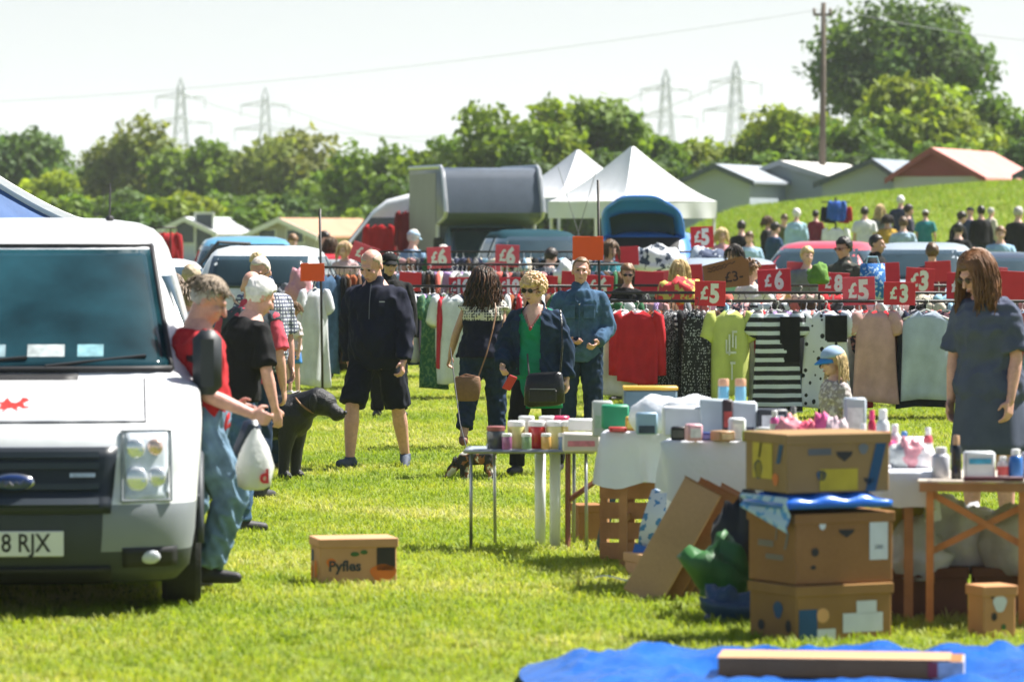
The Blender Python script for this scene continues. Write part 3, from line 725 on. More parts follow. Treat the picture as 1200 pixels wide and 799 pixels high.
    def trousers(s, m, length=1., grow=.022, name='trousers', amp=.014, waist=1.0, flare=.0, post=None):
        """length 1 = ankle, .5 = knee"""
        mb = MB(); J = s.J; k = s.k; b = s.bulk ** .6
        s.torso(mb, grow * .8, .79, waist)
        for sd in 'LR':
            h, kn, an = J['hp' + sd], J['kn' + sd], J['an' + sd]
            if length > .5:
                mb.cone(h * k, (.09 * b + grow) * k, kn * k, (.062 * b + grow) * k, 12, True)
                e = kn.lerp(an, (length - .5) * 2); mb.cone(kn * k, (.062 * b + grow) * k, e * k, (.048 + grow + flare) * k, 12, False)
            else:
                e = h.lerp(kn, length * 2); mb.cone(h * k, (.09 * b + grow) * k, e * k, (.082 * b + grow + flare) * k, 12, False)
        w = wrinkle(amp, 10 / k, .4, rnd.random() * 50)
        return union(mb, name, m, s.t, max(s.vox, .012) * max(k, .7), 2, (lambda me: (w(me), post(me) if post else None)))
    def skirt(s, m, z0=.55, z1=1.0, r0=.23, r1=.17, name='skirt', amp=.02, yf=.8):
        mb = MB(); rg = []; n = 40; ph = rnd.random() * 6
        for i in range(9):
            t = i / 8; z = z1 + (z0 - z1) * t; r = r1 + (r0 - r1) * t
            rg.append([Vector((r * math.cos(a) * (1 + .05 * t * math.sin(a * 7 + ph)), r * yf * math.sin(a) * (1 + .07 * t * math.sin(a * 6 + ph)), z + s.dz)) * s.k for a in (2 * math.pi * j / n for j in range(n))])
        mb.loft(rg, caps=True); return mb.build(name, m, s.t, smooth=True)
    def shoes(s, m, name='shoe', tall=0., sole=None):
        for sd in 'LR':
            an = s.J['an' + sd]; toe = s.toe(sd); d = toe - an; d.z = 0; d.normalize(); k = s.k
            mb = MB(); f = an + v3(0, 0, -.03)
            mb.cone((f - d * .03) * k, .046 * k, (f + d * .06 - v3(0, 0, .008)) * k, .044 * k, 10, True); mb.cone((f + d * .06 - v3(0, 0, .008)) * k, .044 * k, (toe + d * .01) * k, .033 * k, 10, True)
            mb.cone(f * k, .046 * k, (f + v3(0, 0, .045 + tall)) * k, (.046 + tall * .1) * k, 10, False)
            z = (an.z - .075) * k
            def flat(me, z=z):
                co = np.empty(len(me.vertices) * 3); me.vertices.foreach_get('co', co); co = co.reshape(-1, 3); co[:, 2] = np.maximum(co[:, 2], z); me.vertices.foreach_set('co', co.ravel()); me.update()
            union(mb, name, m, s.t, .011 * max(.7, k), 1, flat)
    # ------------------------------------------------ hair and headwear
    def hair_cap(s, m, grow=.012, low=-.06, front=.055, amp=.012, name='hair', fringe=0., top=9.):
        """short hair: a thick shell over the skull, cut away from the face"""
        mb = MB(); nu, nv = 30, 20; C = v3(0, .018, .025); Rr = (.076 + grow, .094 + grow, .092 + grow)
        vs = []
        for j in range(nv + 1):
            t = math.pi * j / nv
            for i in range(nu):
                a = 2 * math.pi * i / nu; d = v3(math.sin(t) * math.cos(a), math.sin(t) * math.sin(a), math.cos(t))
                n = mnoise.noise(d * 5 + v3(s.k * 9, 0, 0)) * amp + mnoise.noise(d * 14) * amp * .5
                p = C + v3(d.x * (Rr[0] + n), d.y * (Rr[1] + n), d.z * (Rr[2] + n)); vs.append(p)
        fs = []
        for j in range(nv):
            for i in range(nu):
                q = (j * nu + i, j * nu + (i + 1) % nu, (j + 1) * nu + (i + 1) % nu, (j + 1) * nu + i)
                c = sum((vs[z] for z in q), v3(0, 0, 0)) / 4
                lim = front - fringe if c.y < -.035 else (front + (low - front) * min(1, (c.y + .035) / .07))
                if lim < c.z < top: fs.append(q)
        mb.add(vs, fs, s.HM()); o = mb.build(name, m, s.t, smooth=True)
        sol = o.modifiers.new('thickness', 'SOLIDIFY'); sol.thickness = .012 * s.k; sol.offset = -1
        return o
    def strands(s, m, length, n=260, wave=.01, r=.0055, spread=.03, front=True, name='hair', curl=0., seed=1, sidefall=0., seg=9, elmax=88):
        rr = random.Random(seed); mb = MB(); k = s.k; C = v3(0, .018, .025)
        for q in range(n):
            a = rr.uniform(0, 2 * math.pi); el = R(rr.uniform(2, elmax)); d = v3(math.cos(a) * math.cos(el), math.sin(a) * math.cos(el), math.sin(el))
            if d.y < -.30 and d.z < .62: d.y = abs(d.y) * .5; d.normalize()
            p = s.hc + s.HR @ (C + v3(d.x * .08, d.y * .097, d.z * .096)) * s.hs
            out = s.HR @ v3(d.x, d.y if d.y > 0 else d.y * .3, 0); 
            if out.length < .2: out = s.HR @ v3(d.x * 2 or .3, .5, 0)
            
            if d.y < .15 and sidefall: out = s.HR @ v3(math.copysign(1, d.x), .45, 0)
            out.normalize(); pts = []; L = length * rr.uniform(.7, 1.05); ph = rr.uniform(0, 6.28); wv = wave * rr.uniform(.5, 1.3)
            up = s.HR @ v3(0, 0, 1)
            for i in range(seg + 1):
                t = i / seg
                arc = out * (spread * rr.uniform(.9, 1.1) + .055) * (1 - math.exp(-4 * t)) + v3(0, 0, -1) * L * max(0, t - .08) + up * .012 * math.sin(min(1, t * 5) * math.pi)
                wv_ = v3(math.sin(ph + t * 9 + curl * t * 18), math.cos(ph * 1.3 + t * 8 + curl * t * 17), 0) * wv * t
                pp = p + arc + wv_
                dd = pp - (s.hc + s.HR @ C)
                e = math.sqrt((dd.x / .092) ** 2 + (dd.y / .108) ** 2 + (dd.z / .108) ** 2)
                if e < 1: pp = (s.hc + s.HR @ C) + dd / max(e, .3)
                if pp.z < s.neck.z + .02:                                   # rest on shoulders and back
                    rad = math.hypot(pp.x / .19, (pp.y) / .125)
                    if rad < 1 and pp.z < s.neck.z - .03: kf = 1 / max(rad, .25); pp.x *= 1 + (kf - 1) * .25; pp.y *= kf
                pts.append(pp * k)
            mb.tube(pts, [r * k * (1 - .55 * (i / seg) ** 2) for i in range(seg + 1)], 3)
        return mb.build(name, m, s.t, smooth=True)
    def curls(s, m, n=150, rad=.02, shell=.1, low=-.05, name='hair', seed=2, front=.04):
        rr = random.Random(seed); mb = MB(); 
        while n > 0:
            a = rr.uniform(0, 6.28); el = math.asin(rr.uniform(-.75, 1)); d = v3(math.cos(a) * math.cos(el), math.sin(a) * math.cos(el), math.sin(el))
            p = v3(0, .018, .025) + v3(d.x * shell * .95, d.y * shell * 1.08, d.z * shell)
            lim = front if p.y < -.045 else low
            if p.z < lim: n -= 1; continue
            q = rad * rr.uniform(.6, 1.2); mb.cone(s.hd(*(p + v3(rr.uniform(-1, 1), rr.uniform(-1, 1), rr.uniform(-1, 1)) * rad * .8)), q * s.k * .7, s.hd(*p), q * s.k, 6, True); n -= 1
        return mb.build(name, m, s.t, smooth=True)
    def cap(s, m, brim=None, name='cap'):
        mb = MB(); M = s.HM(); rg = []
        for i in range(7):
            t = i / 6; z = .035 + .088 * math.sin(t * math.pi / 2); c = math.cos(t * math.pi / 2) * .98 + .03
            rg.append([v3(.092 * c * math.cos(a), .018 + .112 * c * math.sin(a), z) for a in (2 * math.pi * j / 20 for j in range(20))])
        mb.loft(rg, M)
        o = mb.build(name, m, s.t, smooth=True)
        m2 = MB(); pts = []
        def fn(u, v): a = R(-150 + 120 * u); r = 1 + .75 * v * math.sin(math.pi * u) ** .6; return M @ v3(.09 * math.cos(a) * (1 + .12 * v), .018 + .11 * math.sin(a) * r, .04 - .03 * v - .02 * (u - .5) ** 2 * 4)
        m2.grid(fn, 12, 4); b = m2.build('brim', brim or m, o, smooth=True); so = b.modifiers.new('t', 'SOLIDIFY'); so.thickness = .006
        return o
    def glasses(s, m=BLACK, up=0., name='sunglasses', w=.026):
        mb = MB(); M = s.HM()
        for g in (-1, 1):
            mb.ell((g * .033, -.099 + up * .5, .0 + up), (w, .006, .02), M, 10, 6)
            mb.tube([s.hd(g * .06, -.095 + up * .5, .004 + up), s.hd(g * .083, -.03 + up * .2, .006 + up), s.hd(g * .084, .03, .0 + up)], .0035 * s.k, 4)
        mb.tube([s.hd(-.012, -.104 + up * .5, .006 + up), s.hd(.012, -.104 + up * .5, .006 + up)], .003 * s.k, 4)
        return mb.build(name, m, s.t, smooth=True)
    def brows(s, m):
        for g in (-1, 1):
            mb = MB(); mb.tube([s.hd(g * .014, -.0955, .017), s.hd(g * .032, -.093, .022), s.hd(g * .05, -.082, .017)], .0022 * s.k, 5); mb.build('eyebrow', m, s.t)
def cutter(fn):
    """remove the faces of a garment that lie inside an opening"""
    def f(me):
        bm = bmesh.new(); bm.from_mesh(me); bmesh.ops.delete(bm, geom=[q for q in bm.faces if fn(q.calc_center_median())], context='FACES'); bm.to_mesh(me); bm.free()
    return f
H_DARK = mat((.022, .014, .010), .5, .35, 20, .2, 120, name='dark_brown_hair'); H_BRN = mat((.10, .055, .025), .5, .35, 20, .2, 120, name='brown_hair')
H_LBRN = mat((.20, .11, .05), .5, .35, 20, .2, 120, name='light_brown_hair'); H_BLD = mat((.62, .45, .22), .5, .3, 25, .2, 120, name='blond_hair')
H_GRY = mat((.42, .40, .37), .6, .3, 25, .2, 120, name='grey_hair'); H_WHT = mat((.72, .70, .66), .6, .2, 25, .2, 120, name='white_hair'); H_BLK = mat((.012, .010, .010), .45, .3, 25, .2, 120, name='black_hair')
H_SBLD = mat((.66, .45, .26), .5, .3, 25, .2, 120, name='strawberry_blond_hair')
NAVY, BLK, DENIM, DENIM_L = cloth((.012, .014, .030)), cloth((.010, .010, .011)), mat((.055, .11, .19), .9, .3, 9, .3, 240, spec=.15, name='denim', var2=.12, vs2=30), mat((.15, .24, .33), .9, .35, 7, .3, 240, spec=.15, name='washed_denim', var2=.15, vs2=22)
DENIM_D = mat((.018, .034, .066), .9, .3, 9, .3, 240, spec=.15, name='dark_denim', var2=.12, vs2=30)
WHT, RED, PINK, LBLUE, GREY = cloth((.72, .72, .71)), cloth((.42, .022, .028)), cloth((.62, .30, .34)), cloth((.34, .50, .66)), cloth((.16, .17, .19))
def SH(c): return mat(c, .6, .15, 9, .1, 60)
STAND = {'L': ((-.06, -.03, -1), (-.02, .05, -1)), 'R': ((.06, -.03, -1), (.02, .05, -1))}
# ---- man in navy jumper walking through the market
p = Person(441, 34.2, 1.80, -14, 'tall balding man in navy jumper and dark cargo shorts walking on the grass', lean=3, head=(-18, 26, 4), bulk=1.10, belly=.055, voxel=.0085, skin=SKIN_R,
           arms={'L': ((-.20, .26, -1), (.02, .08, -1), .8), 'R': ((.26, -.16, -1), (.02, -.42, -1), .9)},
           legs={'L': ((-.14, -.42, -1), (-.05, .0, -1), (-.25, -1, .1)), 'R': ((.15, .16, -1), (.03, .46, -1), (.25, -1, -.3))})
p.top(NAVY, 'long', .79, .030, 'jumper', .02, collar=True); p.trousers(cloth((.010, .012, .020)), .50, .012, 'shorts', .014, waist=1.06, flare=.008)
p.shoes(mat((.04, .055, .085), .7, .3, 20, .2, 80)); p.hair_cap(mat((.50, .38, .30), .6, .25, 30), .004, -.05, .075, .003, top=.085); p.brows(H_GRY)
mb = MB()
mb.box(-.022, .022, -.004, .0, -.004, .004); lg = mb.build('chest_logo', mat((.5, .52, .55), .6), p.t, loc=(.10 * p.k, -.192 * p.k, 1.295 * p.k))
# ---- woman with long dark hair, seen from behind
p2 = Person(566, 37.3, 1.585, 168, 'woman with long dark wavy hair in white lace and navy top, back turned', female=True, lean=4, head=(10, 8, 0), bulk=1.14, voxel=.0085, skin=SKIN_T,
            arms={'R': ((.42, -.06, -1), (.34, -.34, -1), 1.2), 'L': ((-.16, .1, -1), (-.02, -.3, -1), .9)},
            legs={'R': ((.10, .16, -1), (.02, .42, -1)), 'L': ((-.06, -.20, -1), (-.02, .04, -1))})
def lace_split(me):
    me.materials.append(pattern('lace', (.62, .58, .50), (.03, .03, .045), 42)); k = p2.k
    for q in me.polygons:
        if q.center.z > 1.235 * k: q.material_index = 1
p2.top(NAVY, 'short', .84, .026, 'blouse', .014, slv=.12, post=lace_split, flare=.10); p2.trousers(DENIM_D, .88, .03, 'trousers', .02, waist=.96)
p2.shoes(SH((.20, .08, .06))); p2.strands(H_DARK, .50, 400, .022, .0065, .05, curl=.5, seed=4); p2.strands(mat((.11, .05, .025), .45, .4, 14, name='chestnut_hair'), .52, 170, .026, .006, .06, curl=.6, seed=24, name='hair_highlights'); p2.hair_cap(H_DARK, .014, -.08, .02, .014)
# ---- blonde woman
p3 = Person(629, 33.2, 1.585, -16, 'blonde curly-haired woman in sunglasses, green top and open dark denim jacket', female=True, lean=4, head=(-16, 10, 0), bulk=1.18, belly=.03, voxel=.0085, skin=SKIN,
            arms={'L': ((-.42, -.12, -1), (.16, -.72, -.52), 1.1), 'R': ((.34, .05, -1), (.10, -.12, -1), .8)},
            legs={'L': ((-.08, -.38, -1), (-.02, -.02, -1), (-.1, -1, .1)), 'R': ((.06, .16, -1), (.02, .48, -1), (.1, -1, -.3))})
kk = p3.k
GREENC = cloth((.012, .235, .125))
p3.top(GREENC, 'none', .80, .022, 'green_top', .012, neck=1.47, post=cutter(lambda c: c.y < -.03 and c.z > 1.24 * p3.k and abs(c.x) < .085 * (c.z / p3.k - 1.24) / .16)); p3.skirt(GREENC, .60, .98, .225, .19, 'tunic_hem', yf=.85)
p3.top(DENIM_D, 'long', .86, .045, 'denim_jacket', .02, collar=True, post=cutter(lambda c: c.y < -.02 * kk and -.075 * kk - .02 < c.x - .0 < .085 * kk and c.z > .8 * kk and (c.z < 1.42 * kk or c.y < -.05 * kk)))
p3.trousers(cloth((.010, .010, .012)), .99, .015, 'leggings', .01, waist=.9); p3.shoes(SH((.02, .02, .022)), 'boot', .06)
p3.hair_cap(H_SBLD, .016, -.07, .05, .02, fringe=.02); p3.curls(H_SBLD, 520, .0155, .108, -.085, seed=5, name='curls'); p3.glasses(BLACK)
mb = MB(); pts = [v3(-.06, .0, 1.47), v3(-.055, -.10, 1.40), v3(0, -.165, 1.30), v3(.055, -.10, 1.40), v3(.06, .0, 1.47)]
mb.tube([(p3.bend(q) + v3(0, -.01, p3.dz)) * p3.k for q in pts], .003, 5); mb.ell((p3.bend(v3(0, -.175, 1.295)) + v3(0, 0, p3.dz)) * p3.k, (.014, .01, .018)); mb.build('necklace', mat((.35, .03, .03), .3), p3.t, smooth=True)
# ---- man in denim jacket
p4 = Person(680, 37.2, 1.66, -4, 'man in blue denim jacket and jeans facing the stalls, hands at his waist', head=(4, 2, 3), bulk=1.03, voxel=.0085, skin=SKIN_R,
            arms={'L': ((-.22, .08, -1), (.62, -.62, -.35), .9), 'R': ((.26, .06, -1), (-.35, -.75, -.45), .9)}, legs=STAND)
p4.top(DENIM, 'long', .79, .032, 'denim_jacket', .018, collar=True); p4.trousers(DENIM_D, 1., .026, 'jeans', .018, waist=1.06); p4.shoes(SH((.05, .04, .035)))
p4.hair_cap(H_LBRN, .006, -.05, .085, .004); p4.brows(H_BRN)
mb = MB(); mb.prism([(-.045, 1.50), (.045, 1.50), (.0, 1.36)], -.01, 0); o = mb.build('shirt_collar', cloth((.55, .6, .5)), p4.t, loc=(0, -.135, -.10)); o.rotation_euler[0] = R(-12)
mb = MB()
for i in range(6): mb.ell((0, -.163 - .004 * math.sin(i), (.95 + .075 * i) * p4.k), (.008, .006, .008), None, 8, 6)
struct(mb.build('button', STEEL, p4.t), 'stuff')
for g in (-1, 1):
    mb = MB(); mb.box(-.05, .05, -.008, 0, -.055, .055, ch=.004); o = mb.build('chest_pocket', DENIM, p4.t, loc=(g * .085, -.152, 1.255 * p4.k)); o.rotation_euler = (R(-7), 0, g * R(16))
    mb = MB(); mb.box(-.052, .052, -.012, -.008, .03, .06, ch=.002); mb.build('pocket_flap', DENIM, o)
mb = MB(); mb.tube([(0, -.176, .93 * p4.k), (0, -.168, 1.18 * p4.k), (0, -.150, 1.36 * p4.k)], .008, 5); mb.build('placket', DENIM, p4.t)
mb = MB(); mb.tube([(0, -.215, 1.16 * p.k), (0, -.200, 1.30 * p.k), (0, -.150, 1.43 * p.k)], .004, 5); mb.build('neck_zip', mat((.08, .09, .11), .4), p.t)
# ---- cap man behind
q = Person(456, 43.5, 1.67, 6, 'man in black cap and sunglasses looking over the rail behind the navy jumper', head=(6, 6, 0), voxel=.012, skin=SKIN_T, legs=STAND)
q.top(BLK, 'long', .84, .03, 'jacket', collar=True); q.trousers(BLK); q.shoes(SH((.02, .02, .02))); q.cap(BLK); q.glasses(); q.hair_cap(H_GRY, .004, -.06, .03)
# ---- woman in navy dress behind the right-hand table
p6 = Person(1160, 26.2, 1.79, -40, 'long-haired woman in navy short-sleeved dress looking down at the table', female=True, lean=6, head=(-16, 27, 0), bulk=1.16, voxel=.009, skin=SKIN_R,
            arms={'L': ((-.22, .0, -1), (-.02, -.10, -1), .6), 'R': ((.16, .05, -1), (.0, -.25, -1), .6)}, legs=STAND)
NV2 = cloth((.075, .088, .135))
p6.top(NV2, 'short', .80, .03, 'dress_bodice', .02, slv=.85); p6.skirt(NV2, .52, 1.02, .25, .195, 'dress_skirt', yf=.82); p6.shoes(SH((.1, .08, .07)))
p6.strands(mat((.17, .075, .03), .45, .4, 14, .2, 120, name='auburn_hair'), .34, 520, .010, .0062, .03, seed=8, sidefall=1.); p6.hair_cap(mat((.13, .055, .022), .45, .4, 14, name='auburn_roots'), .012, -.06, .05, .008); p6.glasses(mat((.05, .03, .03), .3), name='glasses', w=.02)
# ---- child in blue cap
p7 = Person(979, 27.4, 1.13, -62, 'child in blue baseball cap and blond ponytail behind the toy table', head=(0, 14, 0), voxel=.010, child=True, female=True, legs=STAND)
p7.top(pattern('floral', (.30, .26, .25), (.55, .50, .48), 40), 'short', .84, .02, 'tee'); p7.trousers(DENIM); p7.shoes(SH((.5, .5, .5)))
p7.cap(mat((.30, .42, .58), .85, .12, 8), mat((.03, .22, .50), .7, .1, 8)); p7.hair_cap(H_BLD, .004, -.08, .04, .003); p7.strands(H_BLD, .30, 200, .008, .006, .0, seed=3, elmax=8, sidefall=1.)
# ---- man in red t-shirt at the van door
p8 = Person(229, 22.4, 1.67, 96, 'man in red t-shirt and faded jeans stepping beside the white van door', lean=1, head=(-6, 28, 0), bulk=1.10, belly=.03, voxel=.0085, skin=SKIN_R,
            arms={'L': ((-.02, -.20, -1), (.10, -1, -.42), .9), 'R': ((.20, .10, -1), (.0, -1, -.32), 1.1)},
            legs={'L': ((-.10, -.50, -1), (-.04, .34, -1), (-.1, -1, 0)), 'R': ((.10, .06, -1), (.02, .16, -1), (.1, -1, 0))})
p8.top(RED, 'short', .86, .028, 'tee', .018, slv=.8); p8.trousers(DENIM_L, .98, .03, 'jeans', .026, waist=1.06); p8.shoes(SH((.018, .018, .02)), 'boot', .05)
p8.hair_cap(H_GRY, .010, -.05, .05, .010); p8.strands(mat((.22, .17, .12), .6, .4, 20, name='greying_hair'), .05, 260, .012, .006, .012, seed=6, seg=4); p8.glasses(mat((.04, .06, .08), .15), up=.06, name='sunglasses')
# ---- the queue behind the van
q = Person(274, 27.0, 1.62, 118, 'white-haired person in plain black t-shirt bending beside the red-shirted man', lean=14, head=(0, 18, 0), bulk=1.12, voxel=.0105, skin=SKIN_R, arms={'R': ((.3, .2, -1), (.1, -.2, -1), .6), 'L': ((-.2, -.1, -1), (.0, -.25, -1), .6)}, legs=STAND)
q.top(BLK, 'short', .84, .03, 'tee', slv=.85); q.trousers(DENIM); q.shoes(SH((.03, .03, .03))); q.hair_cap(H_WHT, .016, -.08, .07, .02)
q = Person(288, 30.2, 1.62, 160, 'bald person in raspberry polo and dark waistcoat bending over goods', lean=10, head=(10, 12, 0), bulk=1.1, voxel=.011, skin=SKIN_R, arms={'L': ((-.25, .1, -1), (-.05, -.2, -1), .6), 'R': ((.3, .1, -1), (.1, -.25, -1), .6)}, legs=STAND)
q.top(cloth((.50, .07, .10)), 'short', .84, .028, 'polo', slv=.85, collar=True); q.top(cloth((.05, .06, .07)), 'none', .90, .037, 'waistcoat'); q.trousers(DENIM_D); q.shoes(SH((.03, .03, .03)))
q = Person(306, 33.6, 1.70, 30, 'older man in checked shirt and glasses with cropped white hair', lean=5, head=(-50, 18, 0), bulk=1.1, belly=.05, voxel=.0105, skin=SKIN_R, arms={'R': ((.2, .12, -1), (.06, -.1, -1), .7), 'L': ((-.2, -.1, -1), (.1, -.5, -.8), .6)}, legs=STAND)
q.top(pattern('check', (.55, .57, .60), (.09, .10, .15), 11), 'short', .80, .032, 'checked_shirt', slv=.9, collar=True); q.trousers(DENIM_D); q.shoes(SH((.05, .04, .03))); q.hair_cap(mat((.60, .52, .46), .6, .25, 30), .005, -.05, .08, .003); q.glasses(BLACK, name='glasses', w=.02)
q = Person(212, 31.0, 1.50, 150, 'woman with ash-brown hair and white collar beside the red-shirted man', female=True, lean=8, head=(20, 15, 0), voxel=.0115, legs=STAND)
q.top(WHT, 'short', .84, .026, 'blouse', collar=True); q.trousers(BLK); q.shoes(SH((.03, .03, .03))); q.strands(mat((.28, .21, .15), .5, .35, 20, name='ash_brown_hair'), .16, 240, .014, .007, .03, seed=12); q.hair_cap(mat((.28, .21, .15), .5, .35, 20, name='ash_brown_hair'), .014, -.07, .04, .012)
q = Person(199, 33.5, 1.56, 20, 'woman in black top with sunglasses pushed up on brown hair', female=True, lean=6, head=(-10, 20, 0), voxel=.0115, skin=SKIN_T, legs=STAND)
q.top(BLK, 'short', .84, .026, 'top'); q.trousers(DENIM_D); q.shoes(SH((.03, .03, .03))); q.hair_cap(H_BRN, .014, -.08, .05, .014); q.strands(H_BRN, .2, 160, .012, .007, .02, seed=13); q.glasses(BLACK, up=.075)
q = Person(222, 36.5, 1.60, 170, 'sandy-haired person in blue top deep in the queue by the van', lean=5, head=(0, 10, 0), voxel=.0125, legs=STAND)
q.top(cloth((.05, .12, .30)), 'short', .84, .026, 'tee'); q.trousers(DENIM_D); q.shoes(SH((.03, .03, .03))); q.hair_cap(mat((.42, .33, .22), .6, .3, 20), .014, -.07, .05, .012)
q = Person(311, 54., 1.62, -60, 'fair-haired person in denim jacket by the open blue car door', lean=6, head=(0, 20, 0), voxel=.014, legs=STAND)
q.top(DENIM_D, 'long', .84, .03, 'denim_jacket'); q.trousers(DENIM_D); q.shoes(SH((.03, .03, .03))); q.hair_cap(H_BLD, .02, -.10, .05, .02)
q = Person(344, 49.3, 1.02, -50, 'small girl in white and pink top with blue skirt by the garments', female=True, child=True, voxel=.012, arms={'L': ((-.15, -.35, -1), (.2, -.6, .5), .8)}, legs=STAND)
q.top(cloth((.70, .60, .62)), 'short', .84, .02, 'tee'); q.skirt(cloth((.06, .22, .55)), .62, .98, .2, .15, 'skirt'); q.shoes(SH((.5, .5, .5))); q.hair_cap(H_LBRN, .012, -.08, .05, .01); q.strands(H_LBRN, .12, 90, .01, .007, .02, seed=15)
# ---- shoppers between the rails
q = Person(735, 47.5, 1.52, -25, 'person in dark sunglasses with swept-back brown hair among the rails', head=(25, 10, 0), voxel=.012, skin=SKIN_T, legs=STAND, female=True)
q.top(BLK, 'short', .84, .026, 'top'); q.trousers(DENIM_D); q.shoes(SH((.03, .03, .03))); q.hair_cap(H_LBRN, .018, -.06, .06, .016); q.glasses()
q = Person(797, 50.5, 1.56, 0, 'woman with straight blond hair and red top browsing the rails', head=(-5, 22, 0), voxel=.012, legs=STAND, female=True)
q.top(cloth((.5, .05, .06)), 'short', .84, .026, 'top'); q.trousers(DENIM_D); q.shoes(SH((.03, .03, .03))); q.hair_cap(H_BLD, .014, -.08, .06, .01); q.strands(H_BLD, .30, 200, .006, .008, .02, seed=18)
q = Person(880, 48.5, 1.54, 150, 'person in white top with gathered brown hair holding up a cardboard sign', head=(-30, 0, 0), voxel=.012, female=True, arms={'L': ((-.2, -.5, -.6), (-.1, -1, .5), 1.3), 'R': ((.2, -.4, -.6), (0, -1, .4), 1.3)}, legs=STAND)
q.top(WHT, 'short', .84, .03, 'tee', slv=.8); q.trousers(DENIM); q.shoes(SH((.3, .3, .3))); q.hair_cap(H_LBRN, .012, -.06, .05, .01); q.curls(H_LBRN, 60, .02, .125, .04, seed=9, name='bun')
q = Person(990, 53, 1.80, -35, 'dark-haired person in sunglasses and olive shirt beyond the price cards', head=(-15, 8, 0), voxel=.012, skin=SKIN_T, legs=STAND)
q.top(cloth((.06, .065, .055)), 'short', .84, .03, 'shirt', collar=True); q.trousers(BLK); q.shoes(SH((.03, .03, .03))); q.hair_cap(H_BLK, .02, -.05, .06, .014); q.glasses(mat((.12, .02, .015), .2))
q = Person(1026, 58, 1.84, 70, 'man in black jacket in profile in front of the silver car', head=(5, 6, 0), voxel=.013, skin=SKIN_T, legs=STAND)
q.top(BLK, 'long', .84, .035, 'jacket', collar=True); q.trousers(BLK); q.shoes(SH((.03, .03, .03))); q.hair_cap(H_BLK, .004, -.05, .07, .003)
# ---- people further off
def bgp(px, D, top, rot, label, m, hair=H_BRN, female=False, sleeve='short', bottom=None, long=0, cap=None, lean=3, skin=SKIN, group=None, child=False):
    x = PX(px, D); z0 = ground_z(x, D); H = min(1.9, max(.9, PZ(top, D) - z0))
    z = PZ(top, D) - H - .0 if PZ(top, D) - z0 > 1.9 else z0
    q = Person(px, D, H, rot, label, lean=lean, female=female, voxel=.017, skin=skin, legs=STAND, z=z0 if abs(z - z0) < .3 else z0, fingers=False, child=child, arms={'L': ((-.2, -.1, -1), (.15, -.7, -.5), .6)} if rnd.random() < .5 else None, head=(rnd.uniform(-20, 20), rnd.uniform(0, 14), 0))
    q.top(m, sleeve, .84, .03, 'top'); q.trousers(bottom or DENIM_D); q.shoes(SH((.04, .04, .04)))
    if cap: q.cap(cap)
    if hair: q.hair_cap(hair, .016, -.09 if female else -.06, .05, .014)
    if long: q.strands(hair, long, 90, .01, .012, .02, seed=rnd.randint(1, 99), seg=6)
    return q
bgp(342, 76, 275, 20, 'person with tousled brown hair behind the white hatchback roof', BLK, H_LBRN)
bgp(378, 72, 272, 60, 'dark-haired person in navy beside the tall sign pole', NAVY, H_DARK)
bgp(386, 70, 279, 160, 'curly brown-haired woman beside the white hatchback', cloth((.5, .1, .13)), H_BRN, True, long=.3)
bgp(405, 66, 284, -20, 'fair ginger-haired child in pale pink top near the red coats', cloth((.6, .4, .4)), H_SBLD, True, long=.25)
bgp(482, 71, 268, 140, 'man in pale blue cap and blue t-shirt beside the white van', cloth((.20, .32, .46)), H_GRY, cap=LBLUE)
bgp(868, 92, 259, 150, 'person in black near the gazebo leg', BLK, H_DARK)
bgp(878, 86, 272, 10, 'person in light blue top in front of the dark-clad shoppers', LBLUE, H_BRN)
bgp(898, 95, 254, 80, 'woman with brown hair in a black coat on the bank edge', BLK, H_BRN, True, 'long', long=.2)
bgp(906, 90, 261, 120, 'person in navy tee stooping near the red car', cloth((.03, .07, .14)), H_DARK)
bgp(933, 96, 245, 170, 'white-haired woman in pale blue blouse above the red car', cloth((.38, .58, .68)), H_WHT, True, 'long')
bgp(1013, 95, 243, 175, 'dark-haired person in white and navy top by the clothes stand', WHT, H_DARK)
bgp(1031, 97, 240, 160, 'woman with long blond hair in grey top', GREY, H_BLD, True, long=.4)
bgp(1055, 99, 230, 170, 'tall white-haired man in dark navy among the shoppers', cloth((.03, .04, .08)), H_WHT)
bgp(1062, 94, 240, 100, 'man with cropped dark hair in dark shirt beside the white-haired man', cloth((.04, .04, .06)), H_DARK, skin=SKIN_T)
bgp(1058, 88, 255, 165, 'brown-haired person in pale blue shirt behind the silver car', cloth((.33, .45, .55)), H_BRN)
bgp(1118, 92, 247, 120, 'woman with dark hair in black leaning over the far table', BLK, H_DARK, True, 'long', lean=14)
bgp(1136, 95, 243, 170, 'person in navy jacket and cap at the far table', cloth((.04, .06, .11)), None, sleeve='long', cap=BLK)
bgp(1150, 94, 242, 200, 'person in black coat right of the far table', BLK, H_BLK, sleeve='long')
bgp(1122, 84, 262, 150, 'person in black baseball cap in front of the far table', BLK, H_BLK, cap=BLK)
bgp(1172, 80, 266, 0, 'brown-haired person in sky blue tee sitting sideways by the brown crates', cloth((.30, .46, .62)), H_LBRN)
bgp(1192, 90, 243, 150, 'broad person in black at the far right stall', BLK, H_GRY, sleeve='long')
bgp(915, 98, 250, 20, 'stooping person in olive shirt left of the pale blue blouse', cloth((.10, .11, .05)), H_BRN, lean=18)
bgp(955, 99, 247, 140, 'person in burgundy jumper between the blouse and the clothes stand', cloth((.18, .02, .04)), H_DARK, sleeve='long')
bgp(1040, 91, 252, 190, 'short person in mustard top in the group by the silver car', cloth((.45, .28, .04)), H_DARK, True, long=.2)
bgp(1084, 97, 246, 160, 'person in white cap and teal top walking up the bank', cloth((.03, .22, .24)), H_BRN, cap=WHT)
